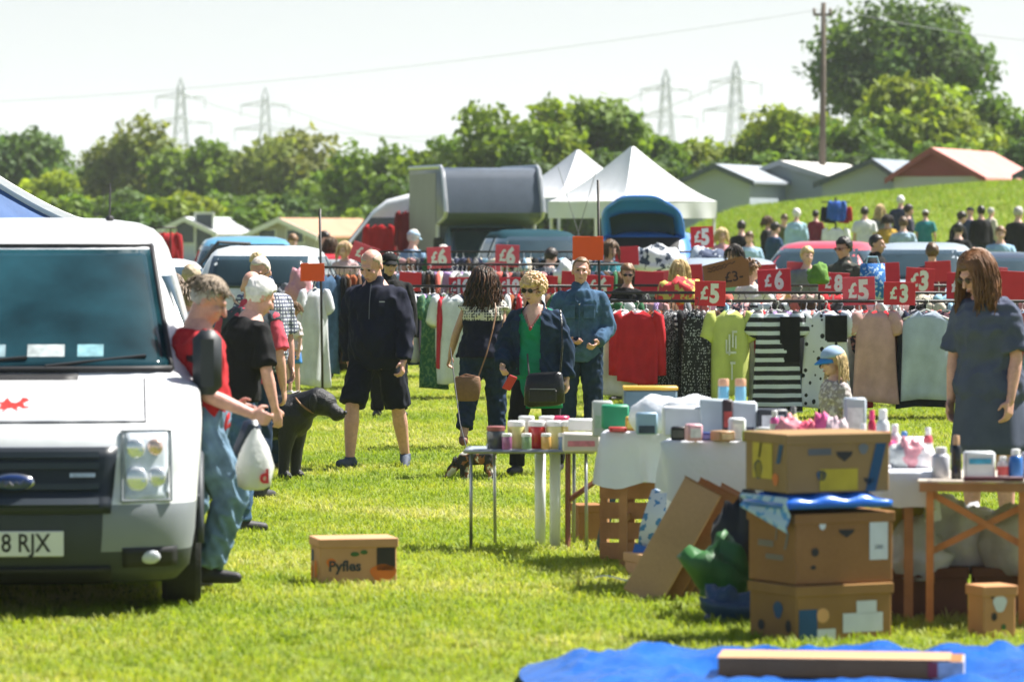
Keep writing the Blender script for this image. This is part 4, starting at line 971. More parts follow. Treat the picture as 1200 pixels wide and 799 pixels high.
bgp(1160, 98, 244, 120, 'grey-haired person in cream jacket beyond the far table', cloth((.55, .50, .40)), H_GRY, sleeve='long')
bgp(845, 84, 268, 30, 'person in pink top under the gazebo edge', PINK, H_BLD, True, long=.25)
bgp(712, 60, 282, 20, 'auburn-haired person in teal top behind the tall rail', cloth((.03, .2, .24)), H_BRN, True, long=.25)
bgp(520, 61, 288, -15, 'grey-haired person in navy behind the taller middle rail', NAVY, H_GRY)
bgp(640, 59, 290, 160, 'person in charcoal top bent over the taller middle rail', GREY, H_DARK, lean=12)
bgp(862, 57, 288, -30, 'dark-haired person in mint top near the cardboard sign', cloth((.28, .50, .42)), H_DARK, True, long=.2)
bgp(945, 56, 290, 10, 'fair-haired person in grey hoodie between the £6 and £8 cards', GREY, H_BLD, sleeve='long')
bgp(1092, 57, 286, 165, 'brown-haired person in maroon top behind the £3 cards', cloth((.22, .02, .04)), H_BRN)
for i, (px, top, m, h, lb) in enumerate([(92, 258, PINK, H_BRN, 'pink'), (116, 254, LBLUE, H_WHT, 'light blue'), (127, 256, PINK, H_WHT, 'rose'), (141, 258, BLK, H_DARK, 'black'), (150, 262, WHT, H_BRN, 'white')]):
    bgp(px, 84 + 2 * (i % 3), top, 150 + 30 * i, 'far shopper in %s top showing above the white van roof' % lb, m, h)
# ================================================================== vehicles
class Hull:
    """body grown from plan outlines: levels = (z, y_front, y_rear, half_width)"""
    def __init__(s, levels, cf=.45, cr=.3, n=2.8): s.L = levels; s.cf, s.cr, s.n = cf, cr, n
    def at(s, z):
        L = s.L
        z = min(max(z, L[0][0]), L[-1][0])
        for a, b in zip(L, L[1:]):
            if z <= b[0]:
                t = (z - a[0]) / (b[0] - a[0]); return [a[i] + (b[i] - a[i]) * t for i in (1, 2, 3)]
    def fy(s, x, z, off=0.):
        f, r, w = s.at(z); u = min(1, abs(x) / w); return f + s.cf * (1 - (1 - u ** s.n) ** (1 / s.n)) - off
    def ry(s, x, z, off=0.):
        f, r, w = s.at(z); u = min(1, abs(x) / w); return r - s.cr * (1 - (1 - u ** s.n) ** (1 / s.n)) + off
    def sx(s, y, z, off=0.):
        f, r, w = s.at(z)
        if y < f + s.cf: q = max(0, min(1, (f + s.cf - y) / s.cf)); w = w * (1 - q ** s.n) ** (1 / s.n)
        return w + off
    def ring(s, z, m=16):
        f, r, w = s.at(z); out = []
        for i in range(m + 1):
            a = math.pi * i / m; x = -w * math.copysign(abs(math.cos(a)) ** (2 / s.n), math.cos(a)); out.append((x, f + s.cf * (1 - abs(math.sin(a)) ** (2 / s.n)), z))
        for i in range(1, 6): out.append((w, f + s.cf + (r - s.cr - f - s.cf) * i / 6, z))
        for i in range(m // 2 + 1):
            a = math.pi * i / (m // 2); x = w * math.copysign(abs(math.cos(a)) ** (2 / s.n), math.cos(a)); out.append((x, r - s.cr * (1 - abs(math.sin(a)) ** (2 / s.n)), z))
        for i in range(1, 6): out.append((-w, r - s.cr + (f + s.cf - r + s.cr) * i / 6, z))
        return out
    def body(s, zs): return MB().loft([s.ring(z) for z in zs])
    def front(s, x0, x1, z0, z1, off=.006, nx=10, nz=6, taper=0.):
        def fn(u, v):
            z = z0 + (z1 - z0) * v; xa, xb = (x0 + taper * v, x1 - taper * v); x = xa + (xb - xa) * u; return (x, s.fy(x, z, off), z)
        return MB().grid(fn, nx, nz)
    def back(s, x0, x1, z0, z1, off=.006, taper=0.):
        def fn(u, v):
            z = z0 + (z1 - z0) * v; x = x0 + taper * v + (x1 - x0 - 2 * taper * v) * u; return (x, s.ry(x, z, off), z)
        return MB().grid(fn, 10, 6)
    def side(s, g, ya0, ya1, yb0, yb1, z0, z1, off=.006):
        def fn(u, v):
            z = z0 + (z1 - z0) * v; y = (ya0 + (yb0 - ya0) * v) * (1 - u) + (ya1 + (yb1 - ya1) * v) * u; return (g * s.sx(y, z, off), y, z)
        return MB().grid(fn, 8, 5)
def solid(o, t): m = o.modifiers.new('thickness', 'SOLIDIFY'); m.thickness = t; m.offset = -1; return o
def wheel(parent, x, y, r, g, w=.2):
    M = Matrix.Translation((x, y, r)) @ Matrix.Rotation(R(90) * g, 4, 'Y')
    mb = MB(); mb.lathe([(r * .62, -w / 2), (r * .92, -w / 2), (r, -w * .36), (r, w * .36), (r * .92, w / 2), (r * .62, w / 2)], 28, M); wh = mb.build('wheel', RUBBER, parent, auto=True)
    mb = MB(); mb.lathe([(r * .63, -w * .3), (r * .63, w * .42), (r * .5, w * .36), (r * .2, w * .40), (r * .08, w * .44)], 20, M); mb.build('rim', mat((.45, .46, .47), .35, .1, 6, metal=.7), wh, auto=True)
    return wh
CHROME = mat((.6, .6, .6), .15, .05, 3, metal=1., name='chrome')
PLASTIC = mat((.035, .042, .05), .55, .12, 6, .05, 60, name='grey_bumper_plastic')
WHITE_P = mat((.74, .75, .76), .3, .04, 1.5, coat=.5, name='white_van_paint', var2=.05, vs2=9)
def build_van():
    t = thing('van', 'white panel van with red dragon emblem on its bonnet parked on grass', 'van', (PX(14, 20.75), 20.75, 0), R(4.0)); t.scale = (.95, 1, 1)
    L = [(.17, .14, 5.1, .84), (.24, .04, 5.2, .90), (.42, .0, 5.2, .93), (.56, .015, 5.2, .94), (.63, .07, 5.2, .945), (.80, .10, 5.2, .96), (.90, .14, 5.2, .965), (.965, .24, 5.2, .965), (1.01, .42, 5.2, .96), (1.08, .80, 5.2, .955), (1.15, 1.14, 5.2, .945),
         (1.30, 1.32, 5.2, .89), (1.5, 1.56, 5.2, .835), (1.7, 1.80, 5.2, .775), (1.80, 1.93, 5.2, .74), (1.86, 2.04, 5.18, .705), (1.91, 2.2, 5.15, .65), (1.945, 2.45, 5.1, .56), (1.965, 2.8, 5.0, .40), (1.97, 3.2, 4.8, .22)]
    h = Hull(L, .42, .15, 2.7)
    zs = sorted(set([l[0] for l in L] + [.33, .50, .72, 1.22, 1.4, 1.6, 1.75]))
    mb = h.body(zs); me = mb.mesh('body', True)
    me.materials.append(WHITE_P); me.materials.append(PLASTIC); me.materials.append(mat((.22, .24, .26), .5, .08, 4, name='pale_bumper'))
    for q in me.polygons:
        c = q.center
        if c.z < .53: q.material_index = 1 if (abs(c.x) < .52 or c.z < .3 or c.y > .7) else 2
    link('body', me, WHITE_P, t)
    # bonnet, windscreen
    solid(h.front(-.66, .66, .965, 1.135, .004, 14, 8, .02).build('bonnet', WHITE_P, t, smooth=True), .012)
    for g in (-1, 1):
        m = MB(); m.tube([(g * (.675 - .02 * q), h.fy(.675 - .02 * q, .958 + .18 * q, .003), .958 + .18 * q) for q in [i / 10 for i in range(11)]], .006, 5); m.build('panel_gap', mat((.05, .05, .055), .8), t)
        m = MB(); m.tube([(g * h.sx(1.36, z_, .002), 1.36 + .1 * max(0, z_ - 1.1), z_) for z_ in (.55, .75, .95, 1.12)], .006, 5); m.build('panel_gap', mat((.05, .05, .055), .8), t)
    m = MB(); m.tube([(x_, h.fy(x_, .955, .003), .955) for x_ in np.linspace(-.675, .675, 15)], .006, 5); m.build('panel_gap', mat((.05, .05, .055), .8), t)
    vent = solid(h.front(-.52, .30, 1.135, 1.165, .008, 10, 2).build('cowl_grille', BLACK, t, smooth=True), .006)
    WG = mat((.010, .040, .052), .07, .6, 2.5, spec=.34, name='windscreen_glass')
    ws = solid(h.front(-.79, .79, 1.19, 1.80, .012, 24, 16, .12).build('windscreen', WG, t, smooth=True), .005)
    def seal(pts, r=.016): m = MB(); m.tube(pts, r, 6); return m
    for g in (-1, 1):
        pts = [(g * (.80 - .122 * v), h.fy(.80 - .122 * v, 1.185 + .635 * v, .008), 1.185 + .635 * v) for v in [i / 10 for i in range(11)]]
        seal(pts).build('screen_seal', BLACK, ws, smooth=True)
    seal([(x, h.fy(x, 1.818, .008), 1.818) for x in np.linspace(-.68, .68, 15)], .014).build('screen_seal', BLACK, ws, smooth=True)
    seal([(x, h.fy(x, 1.183, .008), 1.183) for x in np.linspace(-.80, .80, 15)], .02).build('screen_seal', BLACK, ws, smooth=True)
    for x0, x1, z1 in ((-.55, .02, 1.245), (.12, .66, 1.25)):
        m = MB(); m.tube([(x0, h.fy(x0, 1.20, .03), 1.20), (x1, h.fy(x1, z1, .025), z1)], .011, 5); m.build('wiper', BLACK, t)
    # things lying on the dashboard, seen through the glass in the photograph as pale shapes
    for x, w_, c in ((-.18, .16, (.25, .35, .38)), (.12, .2, (.45, .5, .5)), (.36, .14, (.2, .38, .42))):
        m = MB(); m.grid(lambda u, v: (x + w_ * (u - .5), h.fy(x + w_ * (u - .5), 1.25 + .06 * v, .0135), 1.25 + .06 * v), 4, 2); m.build('dashboard_paper', mat(c, .3, .4, 16), ws)
    # grille
    gm = mat((.012, .018, .026), .4, .1, 5, name='grille_black')
    gr = solid(h.front(-.50, .50, .52, .84, .012, 16, 6, -.035).build('grille', gm, t, smooth=True), .02)
    for z in (.565, .635, .735, .79):
        solid(h.front(-.44, .44, z, z + .03, .03, 14, 1).build('grille_slat', mat((.03, .04, .052), .4, .1, 5), gr), .02)
    solid(h.front(.29, .42, .695, .715, .032, 4, 1).build('grille_letters', mat((.5, .55, .6), .3, .3, 30, metal=.6), gr), .004)
    bd = MB(); bd.ell((0, 0, 0), (.115, .022, .048), None, 20, 10); bo = bd.build('badge', CHROME, gr, smooth=True, loc=(0, h.fy(0, .67, .03), .67))
    bd = MB(); bd.ell((0, -.012, 0), (.100, .018, .038), None, 20, 10); bb = bd.build('badge_face', mat((.01, .03, .12), .2, .1, 5, coat=.8), bo, smooth=True)
    # badge script: a flowing stroke
    m = MB(); m.tube([(-.07, -.033, -.005), (-.045, -.034, .015), (-.04, -.035, -.015), (-.015, -.036, .005), (0, -.036, -.01), (.02, -.036, .008), (.035, -.035, -.01), (.06, -.033, .018)], .0035, 4); m.build('badge_script', CHROME, bo)
    for g in (-1, 1):
        hl = solid(h.front(min(g * .565, g * .80), max(g * .565, g * .80), .585, .905, .012, 8, 8, .012).build('headlight', mat((.55, .60, .64), .08, .3, 9, spec=.8, coat=1., name='headlamp_lens'), t, smooth=True), .02)
        for (x, z, r, c) in ((.625, .83, .05, (.75, .77, .8)), (.725, .835, .042, (.72, .52, .44)), (.63, .68, .062, (.78, .8, .82)), (.735, .69, .05, (.7, .72, .74))):
            m = MB(); m.ell((g * x, h.fy(x, z, .022), z), (r, .018, r), None, 14, 8); m.build('lamp', mat(c, .12, .1, 6, metal=.5), hl, smooth=True)
        m = MB(); m.tube([(g * x, h.fy(x, z, .016), z) for x, z in ((.555, .575), (.81, .575), (.805, .915), (.555, .915), (.555, .575))], .009, 5); m.build('headlight_rim', mat((.2, .22, .24), .4), hl)
        fg = solid(h.front(min(g * .56, g * .84), max(g * .56, g * .84), .25, .345, .008, 8, 3).build('fog_recess', BLACK, t, smooth=True), .01)
        m = MB(); m.ell((g * .70, h.fy(.70, .30, .012), .30), (.055, .02, .035), None, 12, 6); m.build('fog_lamp', mat((.5, .52, .55), .1, .1, 5), fg, smooth=True)
    solid(h.front(-.50, .50, .175, .255, .01, 10, 3).build('lower_intake', BLACK, t, smooth=True), .01)
    # plate
    pl = MB(); pl.box(-.26, .26, -.012, 0, -.062, .062, ch=.004); po = pl.build('number_plate', mat((.70, .70, .68), .4, .06, 4, name='plate_white'), t, loc=(0, h.fy(0, .36, .012), .375))
    lettering('8 RJX', mat((.012, .012, .014), .5), po, (.066, -.0135, 0), .125, bold=.014, sx=.86)
    # red dragon emblem: a little standing beast, painted on the bonnet
    DR = [(-.10, .0), (-.06, .01), (-.055, .03), (-.09, .055), (-.05, .05), (-.03, .085), (-.005, .05), (.02, .045), (.04, .06), (.05, .085), (.075, .08), (.09, .06), (.075, .05), (.06, .04), (.07, .02), (.095, .018), (.09, .005), (.06, .0), (.045, .015), (.03, .01), (.045, -.02), (.03, -.025), (.005, .005), (-.02, .0), (-.03, -.025), (-.05, -.025), (-.04, .0), (-.07, -.012)]
    dx, dz = -.03, 1.015
    m = MB(); n = len(DR)
    vs = [(dx + x * 1.0, h.fy(dx + x, dz + y * .55, .0065), dz + y * .55) for x, y in DR]
    import mathutils.geometry as mg
    tri = mg.tessellate_polygon([[Vector((x, y, 0)) for x, y in DR]])
    m.add(vs, [tuple(q) for q in tri]); m.build('dragon_emblem', mat((.70, .03, .02), .35, .05, 5), t)
    for g in (-1, 1):
        wheel(t, g * .855, .92, .335, g, .21); wheel(t, g * .855, 4.1, .335, g, .21)
        # arch lips, side window, door handle, rubbing strip
        solid(h.side(g, 1.55, 2.35, 1.95, 2.35, 1.20, 1.66, .006).build('side_window', GLASS, t, smooth=True), .006)
        solid(h.side(g, .5, 4.9, .5, 4.9, .50, .58, .012).build('rubbing_strip', PLASTIC, t, smooth=True), .014)
        m = MB(); m.tube([(g * (h.sx(y_, .7) + .004), y_, z_) for y_, z_ in [(.92 + .42 * math.cos(R(a)), .34 + .42 * math.sin(R(a))) for a in range(0, 181, 15)]], .022, 6); m.build('wheel_arch', PLASTIC, t, smooth=True)
        m = MB(); m.box(g * .968 - .012, g * .968 + .012, 2.2, 2.36, 1.02, 1.05, ch=.005); dh = m.build('door_handle', BLACK, t)
        # mirror
        m = MB(); m.tube([(g * .90, 1.38, 1.10), (g * .96, 1.27, 1.10)], .035, 8); m.tube([(g * .90, 1.40, 1.24), (g * .96, 1.27, 1.22)], .025, 8); ar = m.build('mirror_arm', BLACK, t, smooth=True)
        m = MB(); m.box(min(g * .915, g * 1.075), max(g * .915, g * 1.075), 1.18, 1.31, 1.05, 1.385, ch=.045); m.build('mirror_housing', mat((.022, .026, .03), .5, .15, 6, name='mirror_plastic'), ar, auto=True)
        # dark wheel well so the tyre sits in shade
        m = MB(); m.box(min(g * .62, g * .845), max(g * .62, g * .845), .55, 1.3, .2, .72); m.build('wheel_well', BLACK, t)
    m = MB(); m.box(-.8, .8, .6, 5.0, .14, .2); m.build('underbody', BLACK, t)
    m = MB(); m.tube([(.43, 2.75, 1.95), (.43, 2.85, 2.16)], .006, 5); m.ell((.43, 2.75, 1.965), (.025, .04, .018)); m.build('aerial', BLACK, t)
build_van()
CAR = [(.20, .18, 3.92, .74), (.30, .04, 4.0, .82), (.48, .0, 4.03, .855), (.62, .04, 4.02, .865), (.72, .14, 4.0, .865), (.80, .40, 3.98, .86), (.88, .82, 3.96, .845), (.94, 1.12, 3.94, .82), (1.10, 1.36, 3.84, .755), (1.25, 1.60, 3.72, .69), (1.36, 1.80, 3.58, .635), (1.41, 1.98, 3.45, .585), (1.445, 2.3, 3.2, .45), (1.455, 2.6, 3.0, .25)]
def car(px, D, rot, paint_m, label, scale=1., open_hatch=False, open_door=0, tall=1., roof=None, plate=(.7, .7, .68)):
    x = PX(px, D); t = thing('car', label, 'car', (x, D, ground_z(x, D)), R(rot)); t.scale = (scale, scale, scale * tall)
    h = Hull(CAR, .5, .35, 2.6); zs = sorted(set([l[0] for l in CAR] + [.4, .55, 1.02, 1.18]))
    me = h.body(zs).mesh('body', True); me.materials.append(paint_m); me.materials.append(roof or paint_m); me.materials.append(BLACK)
    for q in me.polygons:
        if q.center.z > 1.37: q.material_index = 1
        elif q.center.z < .28: q.material_index = 2
    link('body', me, paint_m, t)
    solid(h.front(-.72, .72, .965, 1.355, .008, 12, 6, .075).build('windscreen', GLASS, t, smooth=True), .006)
    if open_hatch:
        m = MB(); m.grid(lambda u, v: ((u - .5) * 1.24 * (1 - .35 * v ** 4), 3.35 + .62 * v, 1.44 + .46 * v + .05 * math.sin(v * 3.1) - .10 * (2 * u - 1) ** 4), 12, 8); ho = solid(m.build('tailgate', paint_m, t, smooth=True), .04)
        m = MB(); m.grid(lambda u, v: ((u - .5) * .95, 3.44 + .30 * v, 1.42 + .06 + .24 * v - .05 - .06 * (2 * u - 1) ** 4), 6, 4); m.build('tailgate_window', GLASS, ho, smooth=True)
        h.back(-.60, .60, .62, 1.36, .01, .05).build('boot_opening', BLACK, t, smooth=True)
    else:
        solid(h.back(-.64, .64, 1.0, 1.34, .008, .06).build('rear_window', GLASS, t, smooth=True), .006)
    for g in (-1, 1):
        for y0, y1, a0, a1 in ((1.42, 2.35, 1.86, 2.35), (2.42, 3.3, 2.42, 3.15)):
            solid(h.side(g, y0, y1, a0, a1, .965, 1.33, .007).build('side_window', GLASS, t, smooth=True), .006)
        solid(h.front(min(g * .52, g * .80), max(g * .52, g * .80), .56, .70, .008, 6, 3).build('headlight', mat((.6, .62, .65), .1, .1, 5), t, smooth=True), .01)
        solid(h.back(min(g * .58, g * .82), max(g * .58, g * .82), .60, .86, .008).build('tail_light', mat((.35, .01, .01), .15, .1, 5), t, smooth=True), .01)
        wheel(t, g * .76, .78, .31, g, .19); wheel(t, g * .76, 3.28, .31, g, .19)
        m = MB(); m.ell((g * .93, 1.30, .98), (.09, .06, .07)); m.tube([(g * .80, 1.36, .95), (g * .9, 1.32, .97)], .025, 6); m.build('mirror', paint_m, t, smooth=True)
        m = MB(); m.tube([(g * h.sx(y_, .93, .004), y_, .945) for y_ in (1.4, 2.4, 3.5)], .012, 5); m.build('window_trim', BLACK, t)
    solid(h.front(-.42, .42, .36, .52, .008, 8, 3).build('grille', BLACK, t, smooth=True), .01)
    for fn, yy in ((h.front, 0), (h.back, 1)):
        solid((h.front(-.25, .25, .40, .50, .016, 4, 2) if not yy else h.back(-.25, .25, .66, .76, .012)).build('number_plate', mat(plate, .5), t), .006)
    if open_door:
        g = open_door; M = Matrix.Translation((g * .84, 1.35, 0)) @ Matrix.Rotation(g * R(62), 4, 'Z')
        m = MB(); m.box(-.03, .03, 0, 1.0, .3, .95, M, ch=.01); d = m.build('door', paint_m, t)
        m = MB(); m.tube([M @ Vector(p) for p in ((0, .0, .95), (0, .45, 1.38), (0, .98, 1.36), (0, 1., .95))], .025, 6); m.build('window_frame', BLACK, d)
        m = MB(); m.add([M @ Vector(p) for p in ((0, .06, .95), (0, .46, 1.35), (0, .96, 1.33), (0, .96, .95))], [(0, 1, 2, 3)]); m.build('pane', GLASS, d)
    return t
SILVER, REDP, BLUEP, WHITEP, TEAL = paint((.36, .41, .46)), paint((.55, .035, .05)), paint((.03, .20, .62)), paint((.72, .73, .74)), mat((.006, .04, .055), .75, .1, 3, spec=.1, name='teal_paint')
SKYP = paint((.10, .32, .50))
car(188, 54, 8, WHITEP, 'white saloon car behind the panel van bonnet line', 1.05)
car(297, 66, 6, SKYP, 'light blue hatchback facing the stalls with its door open', 1.08, open_door=-1, tall=1.15)
car(346, 58, 176, WHITEP, 'white hatchback seen from behind beside the tall sign pole', 1.05, tall=1.12)
car(575, 70, 84, WHITEP, 'white car with a red roof parked behind the middle rail', 1.05, roof=REDP)
car(934, 68, -14, REDP, 'bright red hatchback behind the right-hand rails', 1.14, tall=1.04)
car(1062, 66, -10, SILVER, 'silver car behind the price cards', 1.14, tall=1.03)
car(664, 74, 12, TEAL, 'dark teal hatchback with its bonnet lifted near the box truck', 1.1, tall=1.2)
car(782, 76, 172, BLUEP, 'bright blue hatchback with raised tailgate under the gazebo', 1.14, open_hatch=True, tall=1.15)
car(838, 62, 180, SILVER, 'pale silver estate half hidden behind garments by the cardboard sign', 1.05)
car(1190, 72, 0, paint((.03, .04, .06)), 'dark car behind the red cards at the far stall', 1.05)
# ---- white high-roofed van facing left
def panel_van():
    D = 94; x0 = PX(360, D); t = thing('panel_van', 'white high-roofed panel van with red coats hung on its side', 'van', (x0, D, 0), R(-6))
    prof = [(0, .35), (.0, .9), (.12, 1.12), (.62, 1.30), (1.45, 2.35), (1.75, 2.58), (2.3, 2.72), (4.0, 2.70), (4.15, 2.5), (4.18, .35)]
    mb = MB()
    for k, (y, ins) in enumerate(((0, .14), (.1, .04), (.25, 0), (1.75, 0), (1.9, .04), (2.0, .14))):
        pass
    rings = []
    for y, ins in ((0, .12), (.06, .05), (.18, 0), (1.8, 0), (1.94, .05), (2.0, .12)):
        cx, cz = 2.1, 1.4
        rings.append([(cx + (a - cx) * (1 - ins * .35), y, cz + (b - cz) * (1 - ins * .9) if b > 1.3 else b) for a, b in prof])
    mb.loft(rings); mb.build('body', WHITE_P, t, auto=True)
    m = MB(); m.prism([(.78, 1.34), (1.42, 2.18), (1.98, 2.18), (1.98, 1.34)], -.012, .02); m.build('cab_window', GLASS, t)
    m = MB(); m.prism([(.70, 1.37), (1.40, 2.27), (1.36, 2.29), (.66, 1.39)], .2, 1.8); m.build('windscreen', GLASS, t)
    m = MB(); m.box(2.1, 3.2, -.015, .02, .5, 2.3, ch=.005); so = m.build('side_opening', mat((.02, .015, .015), .9), t)
    for x in (.95, 3.3): wheel(t, x, .12, .34, 1, .2).rotation_euler = (0, 0, 0)
    m = MB(); m.box(2.0, 4.0, -.02, -.012, 1.0, 1.06); m.build('rubbing_strip', PLASTIC, t)
    return t
panel_van()
# ---- box truck
def box_truck():
    D = 88; t = thing('box_truck', 'grey luton box truck with overhanging box above its dark cab', 'truck', (PX(580, D), D, 0), R(11))
    BX = mat((.07, .09, .12), .4, .08, 1, name='truck_box', var2=.08, vs2=5); BX2 = mat((.15, .155, .17), .5, .15, 1, name='truck_side')
    w = 1.02
    def ringx(x, r=.0):
        P = [(1.05, .9), (1.0, 2.0), (.5, 2.08), (.12, 2.16), (.02, 2.26), (.10, 2.5), (.34, 2.95), (.48, 3.14), (.66, 3.2), (4.6, 3.22), (4.6, .9)]
        cy, cz = 2.6, 2.1
        return [(x, cy + (y - cy) * (1 - r), cz + (z - cz) * (1 - r * .6)) for y, z in P]
    mb = MB(); mb.loft([ringx(-w, .04), ringx(-w + .05, .0), ringx(w - .05, .0), ringx(w, .04)]); mb.build('box', BX, t, auto=True)
    m = MB(); m.box(-w - .008, -w + .01, 1.2, 4.5, 1.0, 3.1); m.build('side_panel', BX2, t)
    for x in (-w, w): 
        m = MB(); m.tube([(x, 1.03, 1.0), (x, .98, 2.03), (x, .5, 2.1), (x, .1, 2.18), (x, .0, 2.28), (x, .08, 2.52), (x, .32, 2.97), (x, .46, 3.16), (x, .66, 3.22), (x, 4.5, 3.24)], .045, 6); m.build('corner_trim', mat((.5, .51, .53), .3, .05, 2, metal=.4), t)
    h = Hull([(.3, .0, 2., .9), (.6, -.05, 2, .95), (.95, 0, 2, .97), (1.2, .12, 2, .96), (1.35, .3, 2, .94), (1.9, .78, 2, .85), (2.05, .9, 2, .8)], .3, .1, 2.8)
    m = h.body([.3, .45, .6, .8, .95, 1.1, 1.2, 1.35, 1.6, 1.9, 2.05]); m.build('cab', paint((.10, .16, .22)), t, smooth=True)
    solid(h.front(-.82, .82, 1.3, 1.95, .01, 14, 6, .05).build('windscreen', GLASS, t, smooth=True), .006)
    solid(h.front(-.5, .5, .55, .9, .01).build('grille', BLACK, t, smooth=True), .01)
    for g in (-1, 1):
        solid(h.front(min(g * .6, g * .9), max(g * .6, g * .9), .72, .98, .01).build('headlight', mat((.6, .62, .65), .1), t, smooth=True), .01)
        wheel(t, g * .85, .75, .36, g, .2); wheel(t, g * .85, 4.0, .36, g, .2)
        m = MB(); m.box(min(g * 1.0, g * 1.2), max(g * 1.0, g * 1.2), .45, .55, 1.4, 1.75, ch=.03); m.tube([(g * .92, .6, 1.5), (g * 1.05, .5, 1.5)], .03, 6); m.build('mirror', BLACK, t)
box_truck()
# ---- gazebos
def gazebo(px, D, eave, peak, wpx, rot, label, roofm, val=.32, trim=None, peak_dx=0.):
    x = PX(px, D); z0 = ground_z(x, D); t = thing('gazebo', label, 'gazebo', (x, D, z0), R(rot))
    he, hp = PZ(eave, D) - z0, PZ(peak, D) - z0; a = wpx / FPX * D / 2
    n = 12
    for side in range(4):
        M = Matrix.Rotation(R(90 * side), 4, 'Z')
        def fn(u, v):
            hw = a * (1 - v) + .03 * v; x_ = (u * 2 - 1) * hw; f = v; z = he + (hp - he) * (f ** 1.28) - .10 * math.sin(math.pi * u) * (1 - v) * v * 4 * .5
            z += .012 * math.sin(u * 31 + side) * math.sin(v * 5) * (1 - v)
            return (x_, -hw, z)
        m = MB(); m.grid(fn, 14, 12, M); m.build('roof_panel', roofm, t, smooth=True)
        def fv(u, v): return ((u * 2 - 1) * a, -a - .008 - .02 * math.sin(u * 24) * v, he - val * v - .03 * math.sin(math.pi * u) * (1 - v))
        m = MB(); m.grid(fv, 28, 3, M); m.build('valance', roofm, t, smooth=True)
    for sx in (-1, 1):
        for sy in (-1, 1):
            m = MB(); m.box(sx * (a - .04) - .025, sx * (a - .04) + .025, sy * (a - .04) - .025, sy * (a - .04) + .025, 0, he); m.build('leg', mat((.62, .63, .64), .4, .05, 3), t)
    if trim:
        for s_ in range(4):
            M = Matrix.Rotation(R(45 + 90 * s_), 4, 'Z'); m = MB(); m.tube([M @ Vector((a * 1.414 * (1 - v) + .03, 0, he + (hp - he) * v ** 1.28 + .02)) for v in [i / 10 for i in range(11)]], .06, 6); m.build('seam_tape', trim, t)
    return t
GZ = mat((.74, .75, .76), .7, .05, 2, .1, 30, name='white_canvas')
gazebo(741, 85, 236, 172, 140, 38, 'large white pop-up gazebo with pointed roof', GZ, .34)
gazebo(677, 94, 232, 176, 130, 30, 'second white gazebo tucked behind the larger one', GZ, .34)
gazebo(-58, 41, 266, 180, 222, 40, 'blue gazebo roof with white seams behind the white van', mat((.03, .09, .24), .7, .15, 3, .15, 30, name='blue_canvas'), .3, trim=GZ)
# ================================================================== clothes rails
def garment_mesh(kind, seed, w=.46, L=.68, slv=.2, flare=1.):
    rr = random.Random(seed); mb = MB(); nz, n = 12, 20; ph = rr.uniform(0, 6); kf = rr.uniform(16, 26)
    rings = []
    for j in range(nz + 1):
        t = j / nz; hw = w / 2 * (1 + (flare - 1) * t)
        if t == 0: hw = .075
        dep = .012 + .042 * min(1, t * 3); A = .042 * min(1, t * 1.4)
        rg = []
        for i in range(n):
            a = 2 * math.pi * i / n; x = hw * math.copysign(abs(math.cos(a)) ** .8, math.cos(a))
            y = dep * math.sin(a) + A * math.sin(kf * x + ph + 2 * t) + .012 * t * math.sin(7 * t + ph)
            sl = .045 * (abs(x) / (w / 2)) if t < .12 else .0
            z = -L * t - (sl if t == 0 else (.05 * (abs(x) / hw) ** 1.5 * max(0, 1 - t * 5))) + .016 * math.sin(9 * x + ph) * t
            if t == 0: z = 0 if abs(x) > .05 else -.03
            rg.append((x, y, z))
        rings.append(rg)
    mb.loft(rings)
    if slv > 0:
        for g in (-1, 1):
            long = slv > .35; pts = [(g * (w / 2 - .06), 0, -.06), (g * (w / 2 - .0), .0, -.075)]
            for q in range(1, 5): pts.append((g * (w / 2 + (.04 if long else .055) * (q / 4) ** (.5 if long else 1)), .012 * math.sin(q + ph), -.075 - slv * q / 4))
            rad = [.07, .075, .072, .066, .062, .058] if long else [.065, .08, .085, .085, .085, .085]
            o = len(mb.v); mb.tube(pts, rad, 8)
            for i in range(o, len(mb.v)): x, y, z = mb.v[i]; mb.v[i] = (x, y * .42 + .006, z)
    return mb.mesh('garment_' + kind, True)
KINDS = {'tee': [garment_mesh('tee', i, .46, .66, .15) for i in range(3)], 'jumper': [garment_mesh('jumper', i + 5, .47, .64, .50) for i in range(3)],
         'dress': [garment_mesh('dress', i + 9, .40, .88, .13, 1.28) for i in range(3)], 'vest': [garment_mesh('vest', i + 13, .40, .68, 0, 1.1) for i in range(2)], 'coat': [garment_mesh('coat', i + 17, .50, .98, .56, 1.1) for i in range(2)]}
hm = MB(); hm.tube([(-.2, 0, -.075), (0, 0, .0), (.2, 0, -.075), (-.2, 0, -.075)], .0065, 5); hm.tube([(0, 0, 0), (0, 0, .03), (.018, 0, .05), (.012, 0, .072), (-.012, 0, .072)], .004, 5)
HANGER = hm.mesh('hanger', True)
HG_B, HG_W = mat((.012, .012, .012), .4, .1, 5, name='black_hanger'), mat((.72, .72, .72), .4, .1, 5, name='white_hanger')
